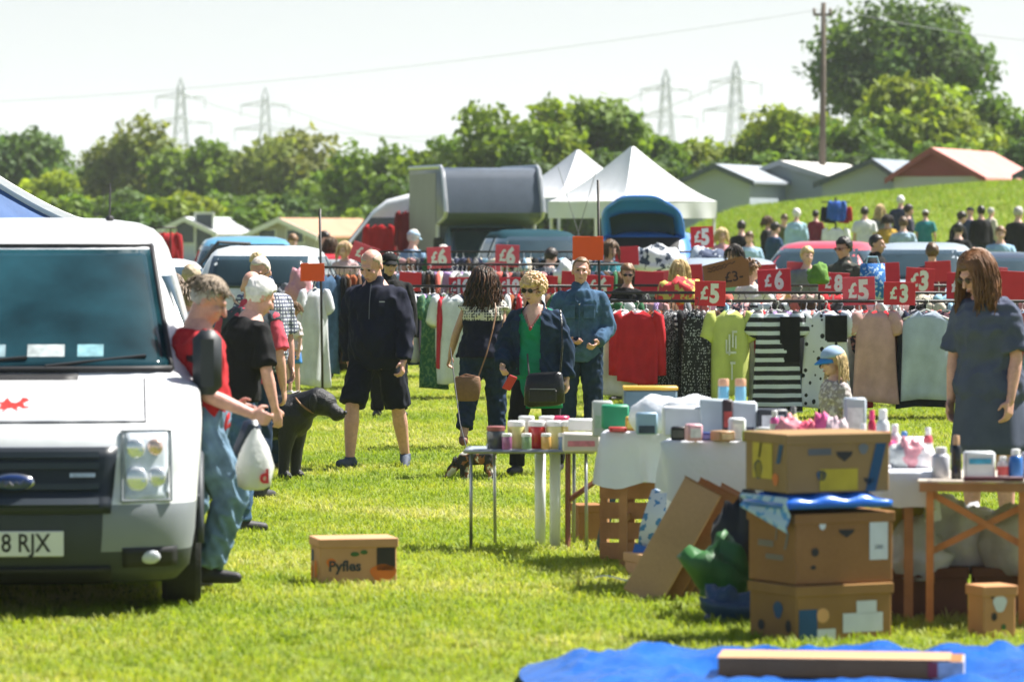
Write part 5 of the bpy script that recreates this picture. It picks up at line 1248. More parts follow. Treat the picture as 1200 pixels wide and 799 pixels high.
PAL = [('black', cloth((.012, .012, .013))), ('navy', cloth((.014, .02, .05))), ('white', cloth((.70, .70, .70))), ('cream', cloth((.62, .55, .44))), ('red', cloth((.42, .02, .03))), ('dusty pink', cloth((.52, .28, .27))), ('denim blue', DENIM), ('grey', cloth((.20, .21, .22))),
       ('brown', cloth((.10, .05, .025))), ('charcoal', cloth((.03, .03, .034))), ('sky blue', cloth((.30, .48, .62))), ('rust', cloth((.30, .09, .035))), ('black spotted', pattern('dots', (.012, .012, .014), (.6, .6, .6), 45)), ('navy floral', pattern('floral', (.015, .02, .05), (.5, .25, .25), 30)),
       ('striped', pattern('stripe', (.02, .02, .03), (.65, .65, .65), 5)), ('coral', cloth((.60, .14, .11))), ('green', cloth((.03, .12, .05))), ('lilac', cloth((.32, .22, .42)))]
def garment(kind, m, x, y, zrail, rot, label, group=None, white=False, sc=1., seed=0, scz=None):
    mes = KINDS[kind]; me = mes[seed % len(mes)]
    o = bpy.data.objects.new('garment', me); col.objects.link(o)
    if len(me.materials) == 0: me.materials.append(m)
    o.material_slots[0].link = 'OBJECT'; o.material_slots[0].material = m
    o.location = (x, y, zrail - .092); o.rotation_euler = (0, 0, rot); o.scale = (sc, 1, scz or sc)
    tag(o, label, 'garment', group)
    h = bpy.data.objects.new('hanger', HANGER); col.objects.link(h); h.parent = o; h.location = (0, 0, .012)
    if len(HANGER.materials) == 0: HANGER.materials.append(HG_B)
    h.material_slots[0].link = 'OBJECT'; h.material_slots[0].material = HG_W if white else HG_B
    return o
def rail(x0, x1, y0, y1, z, label, feet=True):
    t = thing('clothes_rail', label, 'clothes rail', ((x0 + x1) / 2, (y0 + y1) / 2, 0)); c = Vector(((x0 + x1) / 2, (y0 + y1) / 2, 0))
    mb = MB(); mb.tube([Vector((x0 - .12, y0, z)) - c, Vector((x1 + .12, y1, z)) - c], .016, 8); mb.build('bar', DARKSTEEL, t, smooth=True)
    n = max(2, int((x1 - x0) / 1.8) + 1)
    for i in range(n):
        f = i / (n - 1); p = Vector((x0 + (x1 - x0) * f, y0 + (y1 - y0) * f, 0)) - c
        m = MB(); m.tube([p, p + Vector((0, 0, z))], .014, 6); m.build('post', DARKSTEEL, t)
        m = MB(); m.tube([p + Vector((0, -.25, .02)), p + Vector((0, .25, .02))], .014, 6); m.build('foot', DARKSTEEL, t)
    return t
def fill(x0, x1, y0, y1, z, n, where, weights=None, seed=0, skip=(), kinds=('tee', 'jumper', 'vest', 'dress'), maxsc=1., front=0.):
    rr = random.Random(seed)
    for i in range(n):
        f = (i + .5 + rr.uniform(-.35, .35)) / n; x = x0 + (x1 - x0) * f; y = y0 + (y1 - y0) * f
        nm, m = PAL[rr.choices(range(len(PAL)), weights)[0]] if weights else rr.choice(PAL)
        k = rr.choice(kinds); sc = rr.uniform(.82, 1.) * maxsc
        hgt = {'tee': .66, 'jumper': .64, 'dress': .88, 'vest': .68, 'coat': .98}[k]
        sc_z = min(sc, (z - .14) / hgt)
        fr = rr.random() < front
        garment(k, m, x, y - (.12 if fr else 0), z, (rr.uniform(-.6, .6) if fr else R(90) + rr.uniform(-.6, .6)) + (R(180) if rr.random() < .5 else 0), ('%s %s hung facing out along %s' if fr else '%s %s hung side-on along %s') % (nm, k, where), 'garments along ' + where, rr.random() < .45, sc, i, sc_z)
WD = [5, 5, 3, 1, 1, 1, 3, 2, 3, 4, 1, 1, 2, 1, 1, 1, 1, 1]; WL = [3, 3, 6, 3, 3, 3, 2, 3, 1, 2, 3, 1, 2, 2, 2, 3, 1, 2]
# right-hand rails, one behind the other
ZR = 1.185
RA = (PX(694, 43.2), PX(1225, 43.2)); rail(RA[0], RA[1], 43.2, 43.0, ZR, 'long low black clothes rail in front of the right-hand shoppers')
fill(RA[0] + .1, RA[1], 43.25, 43.1, ZR, 46, 'the front right rail', WL, 1, kinds=('dress', 'jumper', 'coat', 'tee'), front=.35)
RB = (PX(690, 46.5), PX(1230, 46.5)); rail(RB[0], RB[1], 46.6, 46.4, 1.22, 'second black clothes rail behind the front right rail')
fill(RB[0], RB[1], 46.6, 46.4, 1.22, 30, 'the second right rail', WL, 2, front=.4)
RC = (PX(700, 51), PX(1230, 51)); rail(RC[0], RC[1], 51.2, 51, 1.24, 'third clothes rail back from the front right rail')
fill(RC[0], RC[1], 51.2, 51, 1.24, 24, 'the third right rail', WL, 3, front=.4)
# middle rails behind the walkers
RD = (PX(424, 48.2), PX(704, 48.2)); rail(RD[0], RD[1], 48.2, 48.4, 1.27, 'black clothes rail behind the walking couple')
fill(RD[0], RD[1], 48.3, 48.5, 1.27, 54, 'the rail behind the walking couple', WD, 4, kinds=('dress', 'jumper', 'coat'), front=.3)
RE = (PX(462, 55), PX(730, 55)); rail(RE[0], RE[1], 55, 55.2, 1.46, 'taller clothes rail holding dark garments further back')
fill(RE[0], RE[1], 55, 55.2, 1.46, 46, 'the taller middle rail', WD, 5, front=.4, kinds=('tee', 'jumper', 'coat', 'dress'))
RF = (PX(440, 64), PX(846, 64)); rail(RF[0], RF[1], 64, 64, 1.58, 'highest clothes rail in front of the parked cars')
fill(RF[0], RF[1], 64, 64, 1.58, 50, 'the highest rail near the parked cars', WD, 6, front=.45, kinds=('tee', 'jumper', 'coat', 'dress'))
# left rails
RG = (PX(372, 51), PX(430, 51)); rail(RG[0], RG[1], 51, 51.3, 1.46, 'short clothes rail with denim and brown coats left of the navy jumper')
WG_ = [3, 1, 0, 0, 1, 0, 3, 0, 5, 3, 0, 2, 0, 1, 0, 0, 0, 0]
fill(RG[0] + .06, RG[1], 51.05, 51.3, 1.46, 9, 'the short left rail', WG_, 7, kinds=('coat',), maxsc=1.15)
RH = (PX(336, 54), PX(374, 54)); rail(RH[0], RH[1], 54, 54, 1.2, 'short rail of pale dresses behind the small girl')
fill(RH[0], RH[1], 54, 54, 1.2, 6, 'the pale rail behind the girl', [0, 0, 5, 4, 0, 4, 0, 0, 0, 0, 3, 0, 0, 0, 0, 1, 0, 2], 8, kinds=('dress', 'coat'), maxsc=1.05)
RI = (PX(168, 82), PX(200, 82)); rail(RI[0], RI[1], 82, 82, 1.95, 'far clothes rail with black and red coats beside the white caravan')
for i, (px, nm, m) in enumerate([(170, 'grey', PAL[7][1]), (175, 'black', PAL[0][1]), (180, 'charcoal', PAL[9][1]), (188, 'bright red', cloth((.45, .015, .02))), (194, 'crimson', cloth((.33, .012, .02)))]):
    garment('coat', m, PX(px, 82), 82, 1.95, R(30 if i > 2 else 75), '%s coat on the far rail beside the white caravan' % nm, sc=1.1, seed=i)
# display pieces turned to face the buyers (front right rail)
YF = 42.95
def face(px, D, z, kind, m, label, wpx, L=None, rot=0, white=False, seed=0):
    base = {'tee': (.46, .66), 'jumper': (.47, .64), 'dress': (.46, .88), 'vest': (.42, .68), 'coat': (.52, .98)}[kind]
    sc = wpx / FPX * D / base[0]
    return garment(kind, m, PX(px, D), D, z, R(rot), label, None, white, sc, seed, (L / base[1]) if L else sc)
face(728, 43.0, ZR, 'dress', cloth((.70, .66, .66)), 'off-white dress just behind the red jumper', 46, .86, 8, True)
face(747, YF - .12, ZR, 'jumper', cloth((.50, .020, .03)), 'plain bright red jumper hung facing out', 48, .72, -4, True)
face(786, 43.0, ZR, 'dress', pattern('dots', (.012, .012, .016), (.4, .4, .42), 60), 'dark speckled dress half behind the black spotted one', 44, .88, 30)
face(817, YF - .1, ZR, 'vest', pattern('dots', (.010, .010, .012), (.55, .55, .55), 52), 'black white-spotted sleeveless dress hung facing out', 36, 1.02, -5)
lime = face(856, YF - .12, ZR, 'tee', mat((.56, .60, .16), .88, .12, 7, .25, 200, name='lime_cloth'), 'lime yellow t-shirt with white lettering', 46, .86, 4, True, 1)
for i, (x_, z_, w_, h_) in enumerate(((-.02, -.26, .02, .16), (.02, -.22, .02, .12), (.055, -.24, .018, .1), (-.055, -.27, .018, .1), (.0, -.32, .12, .018), (.02, -.40, .06, .02), (.01, -.47, .018, .12), (.04, -.16, .06, .016))):
    m = MB(); m.box(x_ - w_ / 2, x_ + w_ / 2, -.068, -.062, z_ - h_ / 2, z_ + h_ / 2); m.build('print', cloth((.72, .72, .66)), lime)
st = face(911, YF - .14, ZR, 'dress', pattern('stripe', (.011, .011, .014), (.66, .70, .74), 4.0), 'black and white striped t-shirt dress with a black panel', 54, 1.0, 2, True)
m = MB(); m.grid(lambda u, v: (.02 + .20 * u, -.064 - .012 * math.sin(u * 3), -.05 - .40 * v), 5, 6); m.build('panel', cloth((.011, .011, .013)), st, smooth=True)
pd = face(968, YF - .12, ZR, 'dress', pattern('dots', (.68, .68, .76), (.012, .012, .015), 13), 'white dress with large black dots and a black shoulder panel', 54, .98, -3, True, 1)
m = MB(); m.grid(lambda u, v: (-.01 + .22 * u, -.064 - .012 * math.sin(u * 3), -.04 - .24 * v), 5, 6); m.build('panel', cloth((.011, .011, .013)), pd, smooth=True)
face(1026, YF - .12, ZR, 'dress', cloth((.58, .34, .32)), 'plain dusty pink dress hung facing out', 50, .92, 3, True, 2)
face(1082, YF + .02, ZR, 'vest', cloth((.02, .025, .04)), 'navy vest peeping out behind the pale grey one', 64, .98, 6)
gv = face(1086, YF - .14, ZR, 'vest', cloth((.44, .50, .60)), 'pale grey-blue sleeveless top with curved hem', 58, .90, -3, True)
# middle rail display pieces
face(530, 47.9, 1.27, 'tee', cloth((.68, .70, .72)), 'white t-shirt with side trim on the rail left of the dark-haired woman', 40, .98, 12, False, 2)
face(508, 47.95, 1.27, 'dress', pattern('floral', (.02, .10, .05), (.10, .20, .08), 30), 'green patterned dress behind the white trimmed t-shirt', 34, 1.05, 25)
face(519, 47.92, 1.25, 'jumper', cloth((.50, .03, .05)), 'coral red cardigan edge beside the white trimmed t-shirt', 16, .9, 60)
face(704, 46.9, 1.24, 'dress', pattern('dots', (.015, .015, .02), (.25, .25, .28), 60), 'dark patterned dress beside the denim-jacketed man', 40, .95, 20)
face(385, 50.8, 1.46, 'coat', DENIM, 'long blue denim coat at the end of the short left rail', 34, 1.18, 40, seed=1)
face(369, 50.5, 1.30, 'dress', cloth((.64, .66, .70)), 'long white dress hanging beside the denim coat', 34, 1.15, 20, True, 1)
# red coats on the white van
face(444, 93, 2.12, 'coat', cloth((.50, .015, .02)), 'bright red coat hung over the panel van cab door', 30, 1.3, 5)
face(479, 93, 2.42, 'coat', cloth((.20, .015, .02)), 'dark red coat hung at the panel van side opening', 26, 1.2, 8, seed=1)
# ------------------------------------------------------------------ price cards
CRED, CPINK, CORANGE = mat((.58, .018, .035), .55, .08, 8, name='red_card'), mat((.66, .07, .11), .55, .08, 8, name='faded_red_card'), mat((.90, .10, .012), .6, .04, 6, name='orange_card')
INK = mat((.74, .72, .70), .6, .05, 5, name='card_white')
def sign(px, py, wpx, hpx, D, text, label, m=CRED, rot=0, tilt=0, stick=.3, zr=None):
    p = W(px, py, D); w, h = wpx / FPX * D, hpx / FPX * D
    t = thing('price_card', label, 'price card', (p.x, D, p.z - h / 2), R(rot)); t.rotation_euler = (0, R(tilt), R(rot))
    mb = MB(); mb.box(-w / 2, w / 2, 0, .008, 0, h, ch=.002); mb.build('card', m, t)
    mb = MB(); mb.tube([(0, .012, h * .5), (0, .012, -stick)], .006, 6); mb.build('stick', mat((.5, .5, .48), .5) if m is not CORANGE else DARKSTEEL, t)
    if text:
        lettering(text[0], INK, t, (-w * (.20 if len(text) < 3 else .30), -.003, h * .50), h * .72, bold=.035, sx=.8)
        lettering(text[1:], INK, t, (w * (.14 if len(text) < 3 else .12), -.003, h * .47), h * 1.02, bold=.05, sx=.78)
    return t
SIGNS = [(423, 297, 32, 22, 62, '£6', 'faded tilted £6 card above the navy jumper', CPINK, 0, 20), (515, 302, 28, 25, 60, '£6', '£6 card clipped high beside the red-roofed car', CPINK, 0, -3), (594, 300, 28, 26, 60, '£6', '£6 card clipped high above the £10 cards', CPINK, 0, 2),
 (539, 336, 26, 22, 48.5, '£10', '£10 card left of the long dark hair', CRED, 4, 0), (597, 336, 26, 22, 48.5, '£10', '£10 card right of the long dark hair', CRED, -3, 0), (700, 336, 36, 27, 50, '£6', '£6 card behind the denim-jacketed man', CRED, 10, 4),
 (823, 278, 27, 25, 62, '£5', 'small £5 card standing highest near the gazebo leg', CRED, 0, -2), (832, 344, 36, 29, 43, '£5', 'sharp £5 card on the front rail above the lime t-shirt', CRED, 0, 1), (908, 329, 40, 27, 47, '£6', '£6 card on the second rail above the striped dress', CRED, 12, -3),
 (977, 332, 38, 25, 47.5, '£8', '£8 card on the second rail left of the blue bag', CRED, 14, 2), (1007, 341, 38, 33, 43.1, '£5', 'faded £5 card beside the £3 card', CPINK, 0, -2), (1054, 344, 37, 27, 42.9, '£3', 'sharp £3 card on the front rail', CRED, 0, 1),
 (1077, 329, 34, 30, 49, '£3', '£3 card half behind the sharp £3 card', CRED, 6, 4), (1126, 335, 34, 31, 44, '£5', '£5 card beside the long-haired woman', CRED, 0, 1)]
for px, py, w_, h_, D, tx, lb, m_, ro, ti in SIGNS: sign(px, py, w_, h_, D, tx, lb, m_, ro, ti, stick=.28)
for i, (px, py, w_, h_, D, lb, m_) in enumerate([(760, 330, 34, 24, 52, 'plain red card behind the person in sunglasses', CRED), (806, 322, 36, 24, 57, 'plain red card beside the blond browser', CRED), (672, 330, 30, 24, 52, 'plain red card left of the denim-jacketed man', CRED), (782, 328, 30, 22, 54, 'plain faded red card among the second-rail garments', CPINK),
      (640, 334, 26, 22, 53, 'plain red card above the blonde curls', CRED), (575, 318, 24, 20, 58, 'plain red card above the long dark hair', CPINK), (480, 330, 26, 22, 54, 'plain red card right of the black cap', CRED), (735, 300, 28, 22, 62, 'plain red card beside the highest rail heap', CRED), (935, 318, 28, 22, 56, 'plain red card in front of the red car', CPINK), (1100, 318, 30, 24, 55, 'plain red card in front of the silver car', CRED), (1165, 326, 30, 26, 53, 'plain red card behind the long-haired woman', CPINK), (1040, 322, 30, 28, 52, 'plain red card behind the pair of £3 cards', CRED), (1190, 335, 40, 34, 46, 'plain red card right of the long-haired woman', CRED), (895, 318, 30, 16, 58, 'plain red card leaning by the red car', CRED), (845, 300, 26, 14, 60, 'plain red strip card under the highest £5 card', CRED)]):
    sign(px, py, w_, h_, D, None, lb, m_, 8 * (-1) ** i, 3 * (-1) ** i)
# orange flags on tall rods
def flag(px, py, w_, h_, top, D, label):
    t = sign(px, py, w_, h_, D, None, label, CORANGE, 0, 0, .02); 
    z = t.location.z; m = MB(); X = w_ * .42 / FPX * D; m.tube([(X, .03, -z + .0), (X - .03, .03, PZ(top, D) - z)], .017, 6); m.build('pole', DARKSTEEL, t, smooth=True)
flag(366, 319, 28, 21, 245, 50, 'blank orange card on a tall dark pole near the denim coat')
flag(689, 291, 36, 28, 211, 47, 'blank orange card on a tall dark pole behind the denim-jacketed man')
for i, (px, top, dx) in enumerate(((668, 178, 34), (680, 196, -24))):
    m = MB(); D = 66; x = PX(px, D); m.tube([(x, D, 0), (x + .05, D, 1.6), (x + dx / 70, D, PZ(top, D))], [.012, .008, .004], 5)
    tag(m.build('fishing_rod', mat((.2, .2, .2), .4), None), 'thin fishing rod leaning %s behind the highest rail' % ('right', 'left')[i], 'fishing rod')
# cardboard sign in a hand
p_ = W(851, 321, 47.9); t = thing('cardboard_sign', 'torn brown cardboard sign with handwritten price held up over the rail', 'sign', p_, R(-4)); t.rotation_euler[1] = R(-9)
mb = MB(); mb.prism([(-.26, -.14), (.24, -.17), (.27, .10), (.20, .17), (-.25, .13)], 0, .012); mb.build('board', CARD, t)
inkb = mat((.03, .02, .02), .8)
for r0, (z_, a, b) in enumerate(((.085, -.2, .12), (.05, -.2, .02))):
    m = MB(); m.tube([(a + (b - a) * i / 16, -.004, z_ + .012 * math.sin(i * 2.1) + .03 * (i / 16)) for i in range(17)], .004, 4); m.build('handwriting', inkb, t)
lettering('£3-', inkb, t, (.08, -.004, -.045), .16, bold=.01)
# blue patterned bag and green cloth on top of the second rail
p_ = W(1022, 332, 46.2); t = thing('shopping_bag', 'bright blue shopping bag with white squiggles above the price cards', 'bag', (p_.x, 46.2, PZ(352, 46.2)))
mb = MB(); mb.loft([[(x * s, y * s * .8, z) for x, y in ((-.13, -.06), (.13, -.06), (.14, .06), (-.12, .06))] for z, s in ((0, 1), (.18, 1.08), (.4, 1.0))]); mb.build('body', pattern('floral', (.02, .16, .50), (.45, .6, .75), 22), t, smooth=True)
m = MB(); m.tube([(-.07, -.05, .4), (-.05, -.05, .47), (.05, -.05, .47), (.07, -.05, .4)], .01, 5); m.build('handle', LBLUE, t)
def pile(name, px, py, D, w_, h_, m_, label, cat, seed, z=None, d=None, amp=.35, smooth=True, vox=.02):
    """a slumped soft bundle resting on what lies below it"""
    p = W(px, py, D); rr = random.Random(seed); w, h = w_ / FPX * D, h_ / FPX * D; mb = MB(); d = d or w * .7; nu, nv = 24, 14
    vs = []
    for j in range(nv + 1):
        tt = math.pi * j / nv
        for i in range(nu):
            a = 2 * math.pi * i / nu; q = Vector((math.sin(tt) * math.cos(a), math.sin(tt) * math.sin(a), math.cos(tt)))
            s = 1 + amp * mnoise.noise(q * 1.7 + Vector((seed, 0, 0))) + amp * .5 * mnoise.noise(q * 4.5 + Vector((0, seed, 0)))
            vs.append((q.x * w / 2 * s, q.y * d / 2 * s, max(0, (q.z * .62 + .42) * h * s)))
    fs = [(j * nu + i, j * nu + (i + 1) % nu, (j + 1) * nu + (i + 1) % nu, (j + 1) * nu + i) for j in range(nv) for i in range(nu)]
    mb.add(vs, fs); o = mb.build(name, m_, None, smooth=smooth, loc=(p.x, D, (p.z - h / 2) if z is None else z)); return tag(o, label, cat)
GR = mat((.10, .22, .03), .85, .3, 8)
pile('folded_cloth', 958, 322, 46.4, 28, 22, GR, 'lime green cloth bundled on the second right rail', 'cloth', 3)
pile('folded_cloth', 668, 320, 54.8, 34, 26, cloth((.74, .74, .74)), 'white folded cloth on top of the taller middle rail', 'cloth', 5)
pile('folded_cloth', 770, 305, 63, 60, 28, pattern('floral', (.62, .64, .66), (.03, .05, .08), 9), 'heap of black and white garments over the highest rail', 'cloth', 7)
pile('folded_cloth', 720, 312, 63, 50, 24, pattern('floral', (.05, .07, .12), (.45, .5, .6), 9), 'heap of navy and pale garments over the highest rail', 'cloth', 8)
pile('folded_cloth', 830, 306, 60, 50, 30, pattern('floral', (.06, .08, .14), (.5, .55, .6), 9), 'dark patterned garment heap beside the silver estate', 'cloth', 9)
pile('folded_cloth', 795, 342, 48.5, 50, 30, pattern('floral', (.62, .04, .05), (.6, .5, .1), 10), 'red and yellow floral heap under the blond browser', 'cloth', 10)
pile('folded_cloth', 330, 335, 53, 40, 40, GREY, 'grey sack of clothes beside the pink garments', 'sack', 11, z=.75)
pile('folded_cloth', 352, 345, 52.8, 36, 40, PINK, 'pink clothes bundled over the rail behind the girl', 'cloth', 12, z=.95)
# stand of sportswear on the bank
p_ = W(979, 300, 90); gz = ground_z(p_.x, 90); t = thing('clothes_stand', 'tall clothes stand hung with red, white and blue sportswear on the bank', 'clothes stand', (p_.x, 90, gz))
m = MB(); m.tube([(0, 0, 0), (0, 0, 2.2)], .02, 6); m.tube([(-.3, 0, 2.1), (.3, 0, 2.1)], .015, 6); m.build('frame', DARKSTEEL, t)
for px, m_, lb, dz, w_ in ((971, NAVY, 'navy', 0, 13), (989, RED, 'red', 0, 13), (979, WHT, 'white', -.45, 22), (980, cloth((.03, .1, .4)), 'royal blue', .12, 16)):
    garment('jumper' if lb != 'white' else 'coat', m_, PX(px, 90), 90 - (.12 if lb in ('white', 'royal blue') else 0), gz + 2.1 + dz, R(rnd.uniform(-20, 20)), '%s sports top on the clothes stand by the bank' % lb, sc=w_ / FPX * 90 / .47 * 1.1)
# ================================================================== bric-a-brac stall
def box_thing(name, label, cat, px, D, w, d, h, rot, z=0., m=CARD, flaps=False, prints=(), x=None, holes=()):
    X = PX(px, D) if x is None else x
    t = thing(name, label, cat, (X, D, z), R(rot))
    mb = MB(); mb.box(-w / 2, w / 2, -d / 2, d / 2, 0, h, ch=.006); mb.build('carton', m, t)
    if flaps:
        for s in (-1, 1):
            m2 = MB(); M = Matrix.Translation((0, s * (d / 2 - .004), h)) @ Matrix.Rotation(s * R(-14 + 6 * s), 4, 'X')
            m2.box(-w / 2 - .012, w / 2 + .012, -.02 if s < 0 else -d * .48, d * .48 if s < 0 else .02, .002, .008, M); m2.build('flap', CARD_L, t)
    else:
        m2 = MB(); m2.box(-w / 2 - .008, w / 2 + .008, -d / 2 - .008, d / 2 + .008, h - .045, h + .004, ch=.004); m2.build('lid_rim', m, t)
    for face, x_, z_, ww, hh, pm, kind in prints:
        m2 = MB()
        def P(a, b): return (x_ + a * ww / 2, -d / 2 - .0035, z_ + b * hh / 2) if face == 'f' else (-w / 2 - .0035, -(x_ + a * ww / 2), z_ + b * hh / 2)
        if kind == 'rect': q = [(-1, -1), (1, -1), (1, 1), (-1, 1)]
        elif kind == 'slash': q = [(-1, -1), (-.1, -1), (1, 1), (.1, 1)]
        elif kind == 'oval': q = [(math.cos(R(a)), math.sin(R(a))) for a in range(0, 360, 24)]
        elif kind == 'heart': q = [(-1, .7), (1, .7), (.8, 0), (0, -1), (-.8, 0)]
        elif kind == 'fruit': q = [(math.cos(R(a)) * (1 + .15 * math.sin(R(3 * a))), math.sin(R(a))) for a in range(0, 360, 20)]
        m2.add([P(a, b) for a, b in q], [tuple(range(len(q)))]); m2.build('print', pm, t)
    return t
I_BLUE, I_YEL, I_DK, I_OR, I_WH, I_GR = mat((.015, .07, .16), .7, .15, 9), mat((.50, .36, .03), .7, .15, 9), mat((.035, .03, .03), .8), mat((.62, .16, .03), .7, .15, 9), mat((.62, .63, .66), .6, .08, 9), mat((.05, .12, .03), .7, .2, 9)
# loose carton on the grass
lb = box_thing('cardboard_box', 'small orange fruit carton lying alone on the open grass', 'box', 414, 23.0, .42, .28, .245, 13, 0, mat((.50, .27, .14), .8, .1, 5, name='orange_card'), prints=(
    ('f', .15, .15, .10, .15, I_DK, 'rect'), ('f', .135, .06, .14, .10, I_OR, 'fruit'), ('f', -.02, .165, .05, .025, I_GR, 'oval'), ('f', .03, .175, .04, .025, I_GR, 'oval'), ('f', -.15, .12, .05, .05, I_OR, 'fruit'), ('s', .03, .07, .08, .12, I_OR, 'fruit'), ('s', -.06, .15, .05, .06, I_BLUE, 'rect'), ('s', -.09, .06, .05, .07, I_OR, 'fruit'), ('s', .09, .08, .03, .05, I_YEL, 'oval')))
lettering('Pyfles', mat((.05, .05, .06), .7), lb, (-.075, -.1445, .10), .078, bold=.03)
# stacked banana boxes
BC = mat((.29, .155, .055), .85, .14, 4, .1, 90, spec=.15, name='banana_carton')
s1 = box_thing('banana_box', 'bottom carton of the stack, dark front with pasted labels', 'box', 962, 19.95, .52, .42, .255, 28, 0, BC, prints=(('f', -.12, .12, .07, .07, mat((.65, .33, .12), .6), 'oval'), ('f', -.2, .06, .10, .18, I_BLUE, 'rect'), ('f', .12, .15, .11, .06, I_WH, 'rect'), ('f', .10, .08, .22, .09, I_WH, 'rect'), ('f', -.10, .03, .10, .055, I_WH, 'rect'), ('s', .05, .14, .08, .08, I_BLUE, 'fruit'), ('s', -.1, .06, .06, .05, I_DK, 'oval'), ('s', .14, .07, .05, .06, I_DK, 'oval')))
s2 = box_thing('banana_box', 'middle brown carton of the stack with a white label on its front', 'box', 962, 19.98, .53, .43, .325, 27, .262, CARD, prints=(('f', .185, .20, .10, .19, I_WH, 'rect'), ('f', .185, .165, .05, .02, mat((.2, .35, .55), .6), 'rect'), ('f', .01, .235, .09, .045, I_DK, 'heart'), ('f', -.16, .15, .04, .04, I_DK, 'oval'), ('f', -.17, .08, .03, .02, I_DK, 'oval'), ('f', -.12, .275, .035, .045, I_WH, 'oval'), ('s', -.05, .18, .14, .03, mat((.2, .16, .13), .8), 'rect'), ('s', .03, .12, .16, .025, mat((.2, .16, .13), .8), 'rect'), ('s', .05, .25, .03, .10, mat((.2, .16, .13), .8), 'slash'), ('s', .14, .2, .05, .08, mat((.2, .16, .13), .8), 'slash')), flaps=False)
s3 = box_thing('banana_box', 'top carton of the stack printed yellow and dark blue', 'box', 958, 19.98, .54, .42, .27, 24, .685, mat((.30, .175, .07), .85, .12, 4, .1, 90, name='kraft'), prints=(
    ('f', .20, .13, .12, .26, I_BLUE, 'slash'), ('f', .0, .06, .20, .10, I_YEL, 'rect'), ('f', .03, .17, .09, .055, I_DK, 'heart'), ('f', -.10, .19, .12, .03, mat((.12, .12, .13), .8), 'rect'), ('f', -.09, .08, .05, .05, I_BLUE, 'fruit'), ('f', .16, .05, .06, .04, I_DK, 'heart'), ('f', .13, .2, .05, .05, mat((.16, .16, .17), .8), 'fruit'), ('s', .15, .20, .09, .13, I_BLUE, 'slash'), ('s', -.03, .16, .2, .2, I_YEL, 'rect'), ('s', -.05, .2, .05, .09, I_DK, 'slash'), ('s', -.07, .1, .09, .09, I_BLUE, 'fruit'), ('s', .1, .06, .06, .06, I_OR, 'fruit')))
# blue tray between the cartons
t = thing('plastic_tray', 'bright blue plastic sack squashed between the two upper cartons', 'sack', (PX(958, 19.95), 19.95, .594), R(25))
mb = MB(); mb.grid(lambda u, v: ((u - .5) * .555, (v - .5) * .44, .02 + .05 * (1 - (2 * v - 1) ** 4) * (1 - (2 * u - 1) ** 4) + .012 * math.sin(u * 19) * math.sin(v * 11)), 22, 14)
BL = mat((.015, .13, .55), .3, .15, 6, .2, 14, name='blue_plastic'); o = mb.build('sheet', BL, t, smooth=True); solid(o, -.03)
mb = MB(); mb.grid(lambda u, v: (-.278 - .012 * math.sin(v * 9), (u - .5) * .46, .075 - .165 * v * (1 - .6 * u)), 10, 6); mb.build('drooping_side', pattern('floral', (.42, .55, .66), (.10, .30, .60), 14), t, smooth=True)
# leaning flattened cartons
for i, (dx, dy, c, lbl, hh) in enumerate(((0, 0, CARD_L, 'foremost pale flattened carton leaning against the cloth table', .66), (.085, .06, CARD, 'second flattened brown carton in the leaning pack', .65), (.13, .10, CARD, 'third flattened brown carton in the leaning pack', .63), (.22, .16, mat((.33, .19, .10), .85, .12, 4), 'rearmost flattened carton of the leaning pack', .61))):
    D = 21.9 + dy; X = PX(752, 21.9) + dx
    t = thing('flattened_carton', lbl, 'cardboard', (X, D, .008), 0); t.rotation_euler = (R(-14), R(27), R(-14))
    mb = MB(); mb.box(-.105, .105, -.008 if i else -.02, .012, 0, hh, ch=.003); mb.build('board', c, t)
    mb = MB(); mb.box(-.108, .108, -.01 if i else -.023, .014, hh, hh + .006); mb.build('fold_edge', CARD, t)
